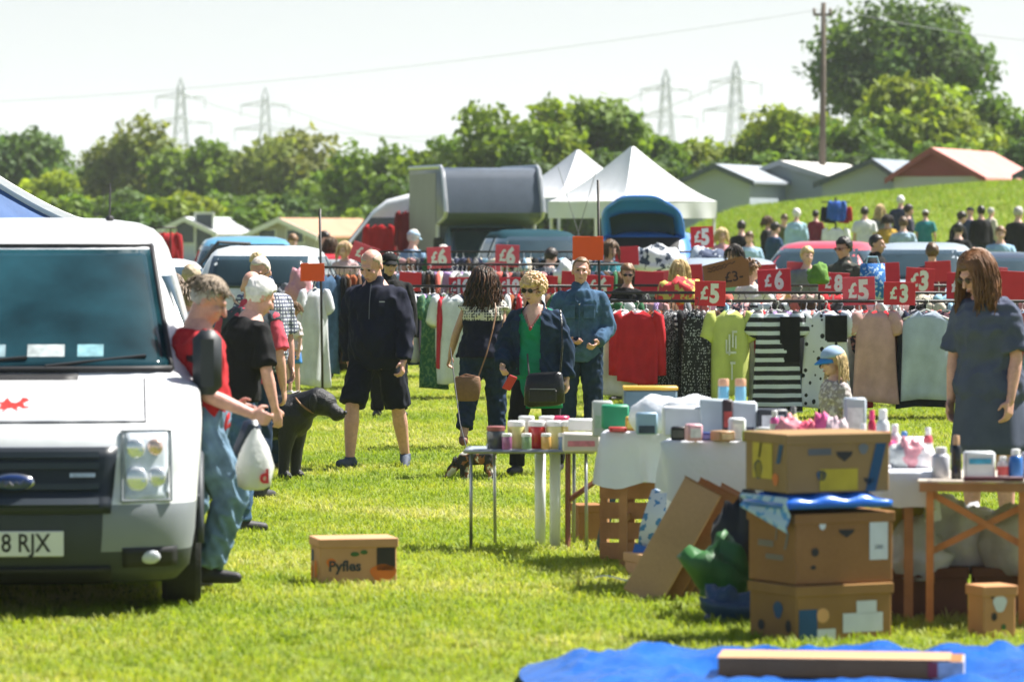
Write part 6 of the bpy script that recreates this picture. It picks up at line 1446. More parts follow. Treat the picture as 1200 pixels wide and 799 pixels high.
# cloth tables
def cloth_table(px0, px1, D0, depth, ztop, drop, label, lab2, seed, skew=0.):
    x0, x1 = PX(px0, D0), PX(px1, D0); cx = (x0 + x1) / 2; w = x1 - x0
    t = thing('trestle_table', label, 'table', (cx, D0 + depth / 2, 0), R(skew))
    mb = MB(); mb.box(-w / 2 + .03, w / 2 - .03, -depth / 2 + .03, depth / 2 - .03, ztop - .04, ztop - .006); mb.build('tabletop', WOOD, t)
    for sx in (-1, 1):
        for sy in (-1, 1):
            m = MB(); xx, yy = sx * (w / 2 - .12), sy * (depth / 2 - .08); m.box(xx - .022, xx + .022, yy - .022, yy + .022, 0, ztop - .04); m.build('leg', WOOD, t)
        m = MB(); m.box(sx * (w / 2 - .12) - .02, sx * (w / 2 - .12) + .02, -depth / 2 + .08, depth / 2 - .08, .25, .29); m.build('brace', WOOD, t)
    c = thing('tablecloth', lab2, 'tablecloth', (cx, D0 + depth / 2, ztop), R(skew)); rr = random.Random(seed); ph = rr.uniform(0, 6)
    n = 90; rings = []
    per = []
    for i in range(n):
        f = i / n * 4; k = int(f); u = f - k
        per.append([(-w / 2 + u * w, -depth / 2), (w / 2, -depth / 2 + u * depth), (w / 2 - u * w, depth / 2), (-w / 2, depth / 2 - u * depth)][k])
    for (s, dz, q) in ((.0, .006, 0), (.97, .006, 0), (1.0, -.004, 0), (1.0, -.35, .4), (1.0, -.7, .8), (1.0, -1.0, 1.)):
        rg = []
        for i, (x, y) in enumerate(per):
            fold = 1 + q * (.03 * math.sin(i * .9 + ph) + .022 * math.sin(i * 1.7 + 2 * ph)) / max(w, depth) * 2
            cr = drop * (1 + .26 * math.sin(i * .21 + ph) + .08 * math.sin(i * .8)) if dz < -.1 else 1
            rg.append((x * (s or .01) * fold, y * (s or .01) * fold, dz if dz > -.1 else dz * cr))
        rings.append(rg)
    m = MB(); m.loft(rings, caps=False); m.build('cloth', WHITECLOTH, c, smooth=True)
    return t
cloth_table(712, 900, 24.0, .75, .76, .24, 'wooden trestle table under the far white cloth', 'white cloth hanging over the table with the green box', 1, -6)
cloth_table(786, 1090, 22.3, .70, .79, .31, 'wooden trestle table under the near white cloth', 'rumpled white cloth on the table with bedding packs and toys', 2, -10)
cloth_table(905, 1100, 20.6, .62, .73, .20, 'low table behind the stacked cartons under a grey-white cloth', 'grey-white cloth behind the stacked cartons', 4, -4)
# round jar table
D = 25.4; zt = .605; t = thing('folding_table', 'small grey-rimmed folding table carrying candle jars', 'table', (PX(622, D), D, 0), R(-3))
mb = MB(); mb.box(-.375, .375, -.2, .22, zt - .022, zt, ch=.008); mb.build('tabletop', mat((.30, .34, .37), .4, .1, 6, name='grey_laminate'), t)
mb = MB(); mb.tube([(-.38, -.205, zt - .012), (.38, -.205, zt - .012), (.38, .225, zt - .012), (-.38, .225, zt - .012), (-.38, -.205, zt - .012)], .013, 6); mb.build('rim', STEEL, t)
for a, b, c_, d in ((-.345, -.18, -.345, -.20), (-.23, .2, -.225, .22), (.335, -.18, .34, -.2), (.25, .2, .25, .22)):
    m = MB(); m.tube([(a, b, zt - .02), (c_, d, 0)], .010, 6); m.build('leg', STEEL, t, smooth=True)
for dx, dy in ((.045, .25), (.14, .12)):
    m = MB(); m.cone((dx, dy, 0), .032, (dx, dy, zt - .03), .032, 16); m.build('support_tube', mat((.66, .68, .70), .45, .06, 5), t, smooth=True)
def jar(px, D, z, r, h, c, lid, label, name='candle_jar', cat='jar', group=None, glassy=False):
    t = thing(name, label, cat, (PX(px, D), D, z), 0, group)
    mb = MB(); mb.lathe([(r * .9, 0), (r, .008), (r, h * .74), (r * .93, h * .8), (r * .85, h * .82)], 18); mb.build('jar_body', mat(c, .2, .12, 12, coat=.4), t, auto=True)
    mb = MB(); mb.lathe([(r * .98, h * .80), (r * 1.0, h * .83), (r * 1.0, h * .97), (r * .9, h)], 18); mb.build('lid', mat(lid, .35, .06, 6), t, auto=True)
    return t
CJ = [(605, (.66, .62, .22), (.74, .74, .72), 'pale yellow candle jar beside the charcoal mug'), (629, (.48, .02, .02), (.72, .70, .70), 'dark red candle jar with white lid'), (650, (.64, .60, .26), (.74, .74, .74), 'cream yellow candle jar between the red one and the amber one'), (667, (.60, .50, .16), (.74, .74, .72), 'amber candle jar at the end of the row')]
for px, c, l, lb_ in CJ: jar(px, 25.35, zt, .052, .165, c, l, lb_)
for px, c, l, lb_ in ((617, (.6, .6, .55), (.76, .76, .76), 'white-lidded jar behind the yellow candle'), (641, (.62, .55, .5), (.76, .76, .76), 'tall white-lidded jar behind the red candle'), (658, (.5, .35, .4), (.7, .05, .15), 'jar with raspberry lid at the back of the row')): jar(px, 25.53, zt, .048, .185, c, l, lb_)
for px, c, l, lb_ in ((594, (.30, .10, .22), (.70, .70, .70), 'little plum jar in front of the candles'), (617, (.20, .32, .16), (.72, .72, .72), 'little green jar in front of the candles'), (640, (.62, .36, .10), (.72, .72, .72), 'little orange jar in front of the candles'), (660, (.12, .22, .38), (.72, .72, .72), 'little blue jar in front of the candles')): jar(px, 25.24, zt, .03, .095, c, l, lb_, 'small_jar')
m_ = jar(581, 25.3, zt, .055, .135, (.06, .065, .075), (.25, .08, .07), 'charcoal mug-shaped candle with maroon rim', 'candle_mug', 'candle')
t = thing('bottle', 'turquoise bottle lying on its side at the table corner', 'bottle', (PX(678, 25.3), 25.3, zt + .032), 0)
mb = MB(); mb.lathe([(.02, 0), (.031, .02), (.03, .12), (.013, .15), (.013, .17)], 14, Matrix.Rotation(R(90), 4, 'Y')); mb.build('bottle_body', mat((.02, .25, .33), .2, .1, 5), t, smooth=True)
mb = MB(); mb.lathe([(.016, .168), (.016, .19)], 12, Matrix.Rotation(R(90), 4, 'Y')); mb.build('bottle_cap', mat((.03, .12, .18), .3), t)
# goods on the cloth tables
def pack(px, D, z, wpx, hpx, d, c, label, name='box', cat='box', rot=0, band=None, rough=.5, lid=None):
    w, h = wpx / FPX * D, hpx / FPX * D; t = thing(name, label, cat, (PX(px, D), D, z), R(rot))
    mb = MB(); mb.box(-w / 2, w / 2, -d / 2, d / 2, 0, h, ch=min(.01, h * .1)); mb.build('carton', mat(c, rough, .1, 8), t, auto=True)
    if band: mb = MB(); mb.box(-w * .36, w * .36, -d / 2 - .004, -d / 2 - .0005, h * band[0], h * band[1]); mb.build('print', mat(band[2], .5, .3, 25), t)
    if lid: mb = MB(); mb.box(-w / 2 - .005, w / 2 + .005, -d / 2 - .005, d / 2 + .005, h, h + .02, ch=.004); mb.build('lid', mat(lid, .4, .1, 6), t, auto=True)
    return t
Z1 = .767; Z2 = .797; Z3 = .737
pack(681, 25.0, zt, 44, 22, .16, (.62, .58, .54), 'white low box with pink print beside the clear tubs', band=(.3, .6, (.6, .2, .25)))
pack(684, 25.2, zt + .112, 36, 14, .14, (.70, .70, .70), 'white plastic tub with lid on the low box', 'tub', 'tub')
pack(706, 24.7, Z1 - .06, 24, 42, .12, (.42, .44, .42), 'clear plastic storage tub left of the green box', 'tub', 'tub', band=(.25, .6, (.3, .4, .3)), rough=.2)
pack(721, 24.4, Z1, 32, 28, .16, (.012, .23, .11), 'plain green box on the white cloth')
pack(762, 24.8, Z1, 62, 42, .2, (.10, .16, .20), 'blue box with a mustard yellow lid behind the bedding pack', lid=(.62, .36, .03))
BEDM = mat((.74, .76, .80), .45, .08, 6, .4, 18, name='white_wrapped_bedding')
pile('bedding_pack', 770, 489, 23.9, 66, 42, BEDM, 'white plastic-wrapped bedding pack with a photo label', 'bedding', 21, z=Z1, amp=.12)
pack(758, 23.7, Z1, 26, 26, .03, (.25, .38, .50), 'blue photo card tucked into the bedding pack', 'photo_card', 'card', band=(.05, .4, (.03, .05, .08)))
pile('bedding_pack', 812, 480, 23.6, 72, 34, BEDM, 'second white wrapped bedding pack lying flat on top', 'bedding', 22, z=Z1 + .05, amp=.12)
pack(806, 22.95, Z2, 58, 34, .22, (.58, .60, .63), 'white carton with a turquoise stripe on the near cloth', band=(.05, .2, (.03, .35, .42)))
pack(838, 22.85, Z2, 36, 44, .12, (.50, .56, .60), 'clear plastic case right of the turquoise-striped carton', 'case', 'case', rough=.15)
pack(853, 22.6, Z2, 13, 46, .06, (.04, .025, .03), 'dark bottle-shaped box with a red label', band=(.3, .7, (.4, .06, .05)))
pack(872, 22.75, Z2, 30, 42, .14, (.50, .55, .60), 'pale blue-grey gift box standing on the cloth', band=(.05, .3, (.05, .07, .12)))
for px, c, lb_ in ((848, (.15, .42, .60), 'sky blue tube standing behind the dark box'), (868, (.2, .45, .62), 'blue tube with orange tip behind the gift box')):
    jar(px, 23.1, Z2 + .1, .03, .20, c, (.65, .35, .22), lb_, 'cosmetic_tube', 'tube')
pack(905, 22.7, Z2, 36, 34, .16, (.03, .035, .045), 'black boxed gadget with a screen picture', band=(.3, .8, (.5, .5, .52)))
pack(945, 22.8, Z2, 110, 8, .25, (.66, .67, .69), 'flat white tray carried above the pink toys', 'tray', 'tray')
for o_ in [bpy.data.objects[-1]] if False else []: pass
PK = [(925, (.70, .25, .30), 24, 34), (938, (.72, .08, .16), 18, 30), (950, (.75, .12, .20), 16, 28), (963, (.72, .10, .30), 14, 38), (974, (.60, .45, .50), 18, 34), (985, (.66, .55, .58), 14, 30)]
names_ = ['pale coral', 'crimson', 'rose', 'hot pink', 'mauve', 'blush']
for (px, c, w_, h_), nm in zip(PK, names_):
    pile('soft_toy', px, 480, 21.7, w_ + 6, h_, mat(c, .6, .15, 9), '%s plush toy among the pink things on the table' % nm, 'toy', int(px), z=Z2, amp=.3)
pack(1002, 21.9, Z2, 26, 56, .1, (.35, .40, .46), 'grey patterned carton beside the pink toys', band=(.1, .8, (.6, .62, .66)))
def bottle(px, D, z, r, h, c, capc, label, lbl=None):
    t = thing('bottle', label, 'bottle', (PX(px, D), D, z))
    mb = MB(); mb.lathe([(r * .9, 0), (r, .006), (r, h * .68), (r * .8, h * .76), (r * .45, h * .8)], 16); mb.build('bottle_body', mat(c, .25, .08, 8, coat=.3), t, auto=True)
    mb = MB(); mb.lathe([(r * .62, h * .79), (r * .62, h * .98), (r * .5, h)], 14); mb.build('bottle_cap', mat(capc, .35, .05, 6), t, auto=True)
    if lbl: mb = MB(); mb.lathe([(r * 1.01, h * .18), (r * 1.02, h * .2), (r * 1.02, h * .55), (r * 1.01, h * .57)], 16); mb.build('label_band', mat(lbl, .5, .15, 14), t, auto=True)
    return t
bottle(1022, 21.2, Z3 + .03, .022, .24, (.45, .02, .06), (.72, .05, .18), 'slim dark red bottle with hot pink cap')
bottle(1035, 21.1, Z3 + .03, .034, .25, (.62, .64, .66), (.74, .74, .74), 'white bottle with blue and coral label', (.60, .22, .18))
bottle(1049, 21.0, Z3 + .01, .028, .20, (.66, .62, .63), (.74, .74, .74), 'white pump bottle beside the pink wand', (.65, .50, .52))
t = thing('toy_wand', 'hot pink and maroon toy tube leaning over other goods', 'toy', (PX(1090, 20.95), 20.95, .74), 0); t.rotation_euler = (0, R(-62), 0)
mb = MB(); mb.cone((0, 0, 0), .026, (0, 0, .2), .026, 14); mb.build('tube', mat((.22, .01, .04), .3), t, smooth=True); mb = MB(); mb.cone((0, 0, .2), .03, (0, 0, .26), .024, 14); mb.build('tip', mat((.75, .06, .22), .3), t, smooth=True)
# smaller bric-a-brac packed between the larger things
SM = [('red paperback book', (.45, .03, .03), 20, 5, 'book'), ('mustard storage tin', (.55, .35, .04), 16, 16, 'tin'), ('teal biscuit tin', (.03, .28, .30), 22, 14, 'tin'), ('purple craft box', (.22, .06, .32), 18, 18, 'box'), ('orange puzzle box', (.65, .22, .03), 26, 10, 'box'), ('black camera case', (.015, .015, .017), 18, 16, 'case'),
      ('pale pink gift box', (.66, .36, .40), 18, 20, 'box'), ('navy game box', (.02, .04, .16), 28, 9, 'box'), ('kraft parcel', (.40, .24, .12), 20, 12, 'parcel'), ('white kettle box', (.66, .67, .68), 18, 26, 'box'), ('lime lunch box', (.32, .45, .05), 18, 12, 'box'), ('silver radio', (.40, .41, .42), 20, 15, 'radio'), ('crimson tea caddy', (.40, .02, .05), 13, 20, 'tin'), ('sky blue toy carton', (.12, .40, .62), 18, 22, 'box')]
rs_ = random.Random(11)
for i, (nm, c, w_, h_, cat_) in enumerate(SM):
    if i < 5: D_, px_, z_ = 24.06 + .12 * (i % 2), 724 + i * 17, Z1
    else: D_, px_, z_ = 22.36 + .1 * (i % 2), 796 + (i - 5) * 17, Z2
    pack(px_, D_, z_, w_, h_, .07 + .05 * rs_.random(), c, nm + (' on the far white cloth' if i < 5 else ' on the near white cloth'), nm.split()[-1], cat_, rot=rs_.uniform(-25, 25), band=(.2, .75, tuple(min(.75, v * 2 + .08) for v in c)))
for i, (px_, c, cap_, nm) in enumerate(((908, (.62, .1, .3), (.7, .7, .7), 'magenta shampoo bottle'), (930, (.65, .62, .2), (.2, .2, .2), 'yellow sauce bottle'), (1012, (.2, .45, .2), (.7, .7, .7), 'green lotion bottle'), (1060, (.66, .66, .68), (.05, .2, .5), 'white bottle with blue cap'), (1088, (.55, .1, .12), (.7, .7, .7), 'ruby red bottle'))):
    bottle(px_, 21.3 if px_ > 1000 else 22.35, (Z3 if px_ > 1000 else Z2), .024, .16 + .02 * (i % 3), c, cap_, nm + ' among the toys and toiletries', (.6, .6, .6))
# goods on the plain trestle table
ZT = .705
def rest_table():
    D0 = 20.35; x0, x1 = PX(1085, D0), PX(1330, D0); cx = (x0 + x1) / 2; w = x1 - x0
    t = thing('pasting_table', 'folding pasting table with pale top and crossed orange wooden legs', 'table', (cx, D0 + .3, 0), R(-7))
    mb = MB(); mb.box(-w / 2, w / 2, -.29, .62, ZT - .012, ZT, ch=.004); mb.build('tabletop', mat((.66, .58, .48), .45, .08, 5, name='pale_ply'), t)
    for y in (-.285, .61):
        m = MB(); m.box(-w / 2 + .01, w / 2 - .01, y - .012, y + .012, ZT - .055, ZT - .014); m.build('apron', WOOD, t)
    WO = mat((.48, .19, .05), .6, .2, 9, .15, 60, name='orange_wood')
    for x in (-w / 2 + .06, -w / 2 + .50, w / 2 - .06):
        for y in (-.25, .56):
            m = MB(); m.box(x - .018, x + .018, y - .014, y + .014, 0, ZT - .014); m.build('leg', WO, t)
        m = MB(); m.box(x - .012, x + .012, -.24, .55, .18, .215); m.build('leg_rail', WO, t)
    for (xa, za, xb, zb, y) in ((-w / 2 + .07, ZT - .07, -w / 2 + .56, .36, -.225), (-w / 2 + .07, .36, -w / 2 + .56, ZT - .10, -.21)):
        m = MB(); M = Matrix.Translation((xa, y, za)) @ Matrix.Rotation(-math.atan2(zb - za, xb - xa), 4, 'Y'); m.box(0, math.hypot(xb - xa, zb - za), -.006, .006, -.016, .016, M); m.build('cross_brace', WO, t)
rest_table()
ZQ = ZT
bottle(1103, 20.6, ZQ, .045, .15, (.50, .50, .54), (.62, .60, .60), 'dumpy clear grey bottle on the pasting table')
bottle(1121, 20.5, ZQ, .026, .21, (.010, .010, .012), (.55, .32, .18), 'black bottle with wide copper cap', None)
pack(1148, 20.55, ZQ, 36, 32, .10, (.60, .63, .64), 'white tub pack with blue lettering strip', 'tub', 'tub', band=(.55, .75, (.05, .3, .45)), rough=.3)
bottle(1176, 20.5, ZQ, .028, .11, (.66, .56, .56), (.74, .74, .74), 'small white pot with red label', (.60, .10, .10))
bottle(1191, 20.5, ZQ, .034, .145, (.03, .14, .42), (.74, .74, .74), 'blue bottle with a white flip cap', (.03, .14, .42))
pack(1165, 20.35, ZQ, 70, 5, .05, (.10, .02, .03), 'flat maroon case along the table front', 'case', 'case')
pack(1218, 20.6, ZQ, 40, 30, .1, (.3, .3, .35), 'dull grey carton at the table end')
for i, (px, c, lb_) in enumerate(((1068, (.66, .30, .34), 'coral heap'), (1058, (.60, .62, .60), 'pale heap'), (1080, (.70, .66, .68), 'white heap'))):
    pile('toy_bag', px, 530, 20.9, 34, 34 - 4 * i, mat(c, .4, .2, 16), '%s of bagged toys at the end of the grey-white cloth' % lb_, 'toy bag', 40 + i, z=Z3, amp=.35)
# under and around the tables
t = thing('wooden_crate', 'dark wooden crate beneath the far white cloth', 'crate', (PX(742, 24.6), 24.6, 0), R(-8))
for k in range(4):
    m = MB(); m.box(-.16, .16, -.012, .0, .02 + .115 * k, .115 + .115 * k); m.build('slat', WOOD, t, loc=(0, -.2, 0))
    m = MB(); m.box(-.012, 0, -.19, .19, .02 + .115 * k, .115 + .115 * k); m.build('slat', WOOD, t, loc=(-.16, 0, 0))
for x in (-.15, .15):
    m = MB(); m.box(x - .018, x + .018, -.198, -.165, 0, .5); m.build('corner_post', WOOD, t)
t = thing('trestle', 'brown folding trestle behind the jar table', 'trestle', (PX(686, 25.6), 25.6, 0), R(5))
for a, b in (((-.115, -.1, 0), (-.105, 0, .62)), ((.12, -.1, 0), (.115, 0, .62)), ((-.11, -.05, .28), (.14, 0, .45))):
    m = MB(); m.tube([a, b], .017, 4); m.build('strut', mat((.20, .07, .035), .6, .2, 9), t)
m = MB(); m.box(-.16, .16, -.03, .03, .605, .64); m.build('top_beam', mat((.20, .07, .035), .6, .2, 9), t)
box_thing('cardboard_box', 'small brown carton standing under the jar table corner', 'box', 688, 26.0, .15, .2, .23, 12, 0, CARD)
t = thing('board', 'dark blue-grey board leaning between the tables', 'board', (PX(703, 25.2), 25.2, .005), 0); t.rotation_euler = (R(-8), R(12), 0)
m = MB(); m.box(-.03, .03, -.01, .01, 0, .42); m.build('panel', mat((.05, .08, .11), .6, .1, 5), t)
t = thing('carrier_bag', 'blue and white printed carrier bag slumped by the crate', 'bag', (PX(766, 23.6), 23.6, .10), R(-12)); t.rotation_euler = (0, R(14), R(-14))
m = MB(); m.loft([[(x * s, y * s, z) for x, y in ((-.09, -.07), (.09, -.06), (.10, .07), (-.09, .06))] for z, s in ((0, .9), (.15, 1.1), (.36, .95))]); m.build('body', pattern('floral', (.50, .58, .64), (.05, .20, .42), 18), t, smooth=True)
m = MB(); m.box(-.1, .1, -.095, -.085, .0, .05); m.build('blue_hem', BL, t)
box_thing('cardboard_box', 'half-hidden carton tipped below the printed carrier bag', 'box', 757, 23.5, .16, .2, .12, 24, 0, CARD_L)
pile('sack', 845, 664, 21.0, 72, 56, mat((.03, .12, .03), .5, .3, 6, .4, 16, name='green_sack'), 'crumpled dark green sack beside the stacked cartons', 'sack', 31, z=.10, amp=.5)
pile('sack', 852, 705, 20.75, 66, 34, mat((.03, .07, .14), .4, .3, 6, .4, 16, name='blue_sack'), 'slumped navy blue sack below the green one', 'sack', 32, z=0, amp=.5)
pile('sack', 868, 640, 21.6, 60, 120, mat((.008, .008, .009), .4, .3, 6, .4, 16, name='black_sack'), 'tall black sack behind the green one', 'sack', 33, z=0, amp=.3)
CLEAR = mat((.52, .53, .54), .25, .15, 8, .6, 12, name='cloudy_plastic')
pile('plastic_bag', 1075, 640, 21.0, 80, 60, CLEAR, 'cloudy plastic bag next to the stacked cartons', 'bag', 34, z=.18, amp=.3)
pile('plastic_bag', 1130, 630, 21.2, 110, 80, CLEAR, 'large cloudy bag of soft things under the pasting table', 'bag', 35, z=.20, amp=.3)
pile('plastic_bag', 1190, 630, 21.0, 80, 80, mat((.40, .39, .38), .4, .2, 8, .6, 12), 'dull white bag at the back under the pasting table', 'bag', 36, z=.20, amp=.3)
for i, (px, w_, lb_) in enumerate(((1086, .40, 'left'), (1190, .42, 'right'))):
    box_thing('storage_crate', 'dark brown crate under the bags, %s' % ('beside the stacked cartons' if i == 0 else 'behind the little upright carton'), 'crate', px, 21.1, w_, .36, .24, -4, 0, mat((.13, .055, .03), .7, .2, 7))
box_thing('cardboard_box', 'little upright carton with a pale torn label under the pasting table', 'box', 1163, 19.95, .17, .16, .24, 22, 0, mat((.50, .24, .10), .8, .1, 6), prints=(('f', .0, .16, .07, .08, I_WH, 'fruit'), ('f', -.03, .1, .03, .04, I_DK, 'oval'), ('f', .02, .05, .025, .03, I_GR, 'oval'), ('f', -.04, .2, .025, .03, I_DK, 'oval')))
box_thing('cardboard_box', 'yellow-green printed carton glimpsed behind the cloudy bag', 'box', 1060, 21.4, .3, .3, .34, 5, .245, mat((.40, .34, .06), .8, .25, 12))
# blue tarpaulin and the long carton on it
def tarp():
    xs = [p[0] for p in TARP]; nx, ny = 70, 44; x0, x1, y0, y1 = PX(616, 18.6), PX(1330, 18.6), 15.4, 18.72
    vs = []
    for j in range(ny + 1):
        for i in range(nx + 1):
            u, v = i / nx, j / ny; yb = y1 - .05 * math.sin(u * 9) + .12 * u - .32 * max(0, .22 - u) / .22; x = x0 + (x1 - x0) * u + .03 * math.sin(v * 13); y = y0 + (yb - y0) * v
            e = min(1, min(u, v, 1 - u, 1 - v) * 12)
            z = .03 + e * (.03 + .05 * abs(mnoise.noise(Vector((x * 1.7, y * 1.9, 2)))) + .075 * abs(mnoise.noise(Vector((x * 5, y * 4, 5)))) + .012 * mnoise.noise(Vector((x * 16, y * 14, 1))))
            z += .05 * math.exp(-((x - PX(730, 18)) / .3) ** 2 - ((y - 18.0) / .2) ** 2)
            cb = sstep((.75 - abs(x - PX(987, 17.6))) / .2) * sstep((.34 - abs(y - 17.6)) / .15); z = z * (1 - cb) + .062 * cb
            vs.append((x, y, z))
    fs = [(j * (nx + 1) + i, j * (nx + 1) + i + 1, (j + 1) * (nx + 1) + i + 1, (j + 1) * (nx + 1) + i) for j in range(ny) for i in range(nx)]
    mb = MB(); mb.add(vs, fs); o = mb.build('tarpaulin', mat((.010, .10, .42), .25, .25, 5, .5, 22, spec=.5, name='blue_tarpaulin'), None, smooth=True); tag(o, 'crumpled bright blue tarpaulin spread on the grass', 'tarpaulin')
tarp()
t = thing('long_carton', 'long flat cardboard carton with torn end lying on the tarpaulin', 'box', (PX(987, 17.6), 17.6, .068), R(-7)); 
mb = MB(); mb.box(-.50, .50, -.16, .16, 0, .075, ch=.004); mb.build('carton', CARD, t)
mb = MB(); mb.box(-.503, .45, -.163, .163, .0755, .08); mb.build('top_flap', CARD_L, t)
mb = MB(); mb.box(.38, .505, -.164, .164, -.001, .072); mb.build('end_tape', mat((.55, .52, .50), .4, .3, 25), t)
mb = MB(); mb.box(.36, .40, -.1645, -.16, .005, .07); mb.build('print', mat((.4, .05, .05), .6), t)
t = thing('paper_scrap', 'pale strip of paper lying on the shaded grass', 'paper', (PX(718, 22.7), 22.7, .05), R(-8))
mb = MB(); mb.grid(lambda u, v: ((u - .5) * .2, (v - .5) * .07, .012 * math.sin(u * 5)), 8, 3); mb.build('sheet', mat((.45, .55, .60), .6), t)
# ---- bags carried by people
t = thing('handbag', 'brown woven shoulder bag on the dark-haired woman\'s hip', 'bag', (PX(548, 36.85), 36.85, PZ(470, 36.85)), R(-8))
mb = MB(); rg = []
for z, w_, d in ((0, .07, .03), (.02, .10, .045), (.12, .118, .05), (.2, .11, .035), (.215, .1, .02)): rg.append([(w_ * math.copysign(abs(math.cos(a)) ** .7, math.cos(a)), d * math.sin(a), z) for a in (2 * math.pi * i / 18 for i in range(18))])
mb.loft(rg); mb.build('body', mat((.24, .12, .06), .7, .15, 30, .5, 140), t, smooth=True)
mb = MB(); mb.tube([(.09, 0, .2), (.155, .05, .40), (.20, .14, .62), (.215, .24, .76), (.19, .34, .84)], .007, 5); mb.tube([(-.09, 0, .2), (-.02, .03, .23), (.09, .0, .21)], .007, 5); mb.build('strap', mat((.20, .10, .05), .6), t)
t = thing('handbag', 'black leather crossbody bag in front of the blonde woman', 'bag', (PX(638, 32.85), 32.85, PZ(476, 32.85)), R(-12))
mb = MB(); rg = []
for z, w_, d in ((0, .12, .04), (.02, .16, .06), (.14, .158, .065), (.24, .14, .05), (.26, .12, .03)): rg.append([(w_ * math.copysign(abs(math.cos(a)) ** .5, math.cos(a)), d * math.sin(a), z + .01 * math.cos(a)) for a in (2 * math.pi * i / 22 for i in range(22))])
mb.loft(rg); LE = mat((.012, .012, .013), .3, .2, 12, .4, 40, name='black_leather'); bo = mb.build('body', LE, t, smooth=True)
mb = MB(); mb.box(-.11, .11, -.075, -.055, .03, .13, ch=.01); mb.build('front_pocket', LE, t); mb = MB(); mb.tube([(-.1, -.077, .135), (.1, -.077, .135)], .004, 5); mb.build('zip', STEEL, t)
mb = MB(); mb.tube([(.12, 0, .22), (.14, .0, .45), (.13, .04, .62), (.1, .12, .74)], .008, 5); mb.tube([(-.12, 0, .22), (-.15, .08, .4)], .008, 5); mb.build('strap', LE, t)
t = thing('phone', 'red phone case in the blonde woman\'s hand', 'phone', (PX(597, 32.75), 32.75, PZ(449, 32.75)), R(20)); t.rotation_euler = (R(30), R(20), R(20))
mb = MB(); mb.box(-.035, .035, -.008, .008, -.06, .07, ch=.006); mb.build('case', mat((.5, .03, .05), .4), t)
t = thing('plastic_bag', 'white carrier bag with a red letter hanging beside the faded jeans', 'bag', (PX(298, 22.0), 22.0, PZ(574, 22.0)), R(20))
mb = MB(); rg = []
for z, w_, d in ((0, .05, .04), (.02, .085, .06), (.12, .10, .075), (.22, .075, .05), (.30, .03, .02), (.36, .012, .01)): rg.append([(w_ * math.cos(a) * (1 + .06 * math.sin(a * 5 + z * 30)), d * math.sin(a) * (1 + .08 * math.sin(a * 7 + z * 20)), z) for a in (2 * math.pi * i / 26 for i in range(26))])
mb.loft(rg); mb.build('body', mat((.66, .66, .64), .4, .08, 9, .5, 14, name='carrier_plastic'), t, smooth=True); lettering('d', mat((.6, .03, .04), .5), t, (.03, -.078, .07), .10, bold=.04)
t = thing('satchel', 'dark object tucked under the red-shirted man\'s forearm', 'bag', (PX(281, 22.0), 22.0, PZ(535, 22.0)), R(10)); t.rotation_euler[1] = R(22)
mb = MB(); mb.box(-.05, .05, -.03, .03, 0, .20, ch=.025); mb.build('body', mat((.02, .03, .055), .4, .2, 9), t, auto=True)
# ================================================================== dogs
def dog(name, label, px, D, rot, h, parts, m, voxel):
    t = thing(name, label, 'dog', (PX(px, D), D, 0), R(rot)); mb = MB()
    for a, ra, b, rb in parts: mb.cone(Vector(a) * h, ra * h, Vector(b) * h, rb * h, 12, True)
    union(mb, 'body', m, t, voxel, 2); return t
# side view facing +x ; unit = shoulder height
LAB = [((-.45, 0, .80), .22, (.0, 0, .76), .25), ((.0, 0, .76), .25, (.38, 0, .80), .26), ((.40, 0, .86), .20, (.70, -.03, .98), .155), ((.76, -.04, 1.00), .16, (.86, -.05, .97), .145), ((.88, -.05, .93), .10, (1.07, -.07, .84), .075), ((1.03, -.07, .82), .07, (1.10, -.07, .83), .05),
       ((.40, -.12, .75), .14, (.36, -.14, .42), .085), ((.36, -.14, .42), .08, (.33, -.15, .07), .06), ((.33, -.15, .06), .065, (.40, -.16, .045), .05), ((.42, .12, .75), .14, (.40, .13, .42), .085), ((.40, .13, .42), .08, (.38, .13, .07), .06), ((.38, .13, .06), .065, (.45, .13, .045), .05),
       ((-.45, -.11, .72), .17, (-.36, -.14, .48), .11), ((-.36, -.14, .48), .10, (-.56, -.14, .26), .065), ((-.56, -.14, .26), .06, (-.53, -.14, .06), .055), ((-.53, -.14, .05), .055, (-.46, -.14, .045), .05), ((-.45, .11, .72), .17, (-.33, .13, .48), .11), ((-.33, .13, .48), .10, (-.53, .13, .26), .065), ((-.53, .13, .26), .06, (-.50, .13, .06), .055), ((-.50, .13, .05), .055, (-.43, .13, .045), .05),
       ((-.62, 0, .86), .07, (-.85, 0, .70), .055), ((-.85, 0, .70), .05, (-1.02, 0, .62), .025)]
FUR = mat((.010, .010, .011), .45, .3, 18, .5, 90, name='black_fur')
d1 = dog('dog', 'large black dog with a tan collar standing beside the queue', 309, 32.7, -20, .60, [(a, ra * 1.12, b, rb * 1.12) for a, ra, b, rb in LAB], FUR, .012)
for g in (-1, 1):
    mb = MB(); mb.ell((.77 * .60, (-.04 + g * .165) * .60, .98 * .60), (.035, .018, .075)); mb.build('ear', FUR, d1, smooth=True)
    mb = MB(); mb.ell((.94 * .60, (-.055 + g * .08) * .60, .99 * .60), (.010, .009, .010)); mb.build('eye', mat((.05, .03, .02), .1), d1, smooth=True)
mb = MB(); mb.ell((1.15 * .60, -.07 * .60, .86 * .60), (.016, .02, .016)); mb.build('nose', BLACK, d1, smooth=True)
mb = MB(); q_ = (Vector((.62, -.03, .95)) * .60); ax = Vector((.6, 0, .75)).normalized(); qq = ax.to_track_quat('Z', 'Y')
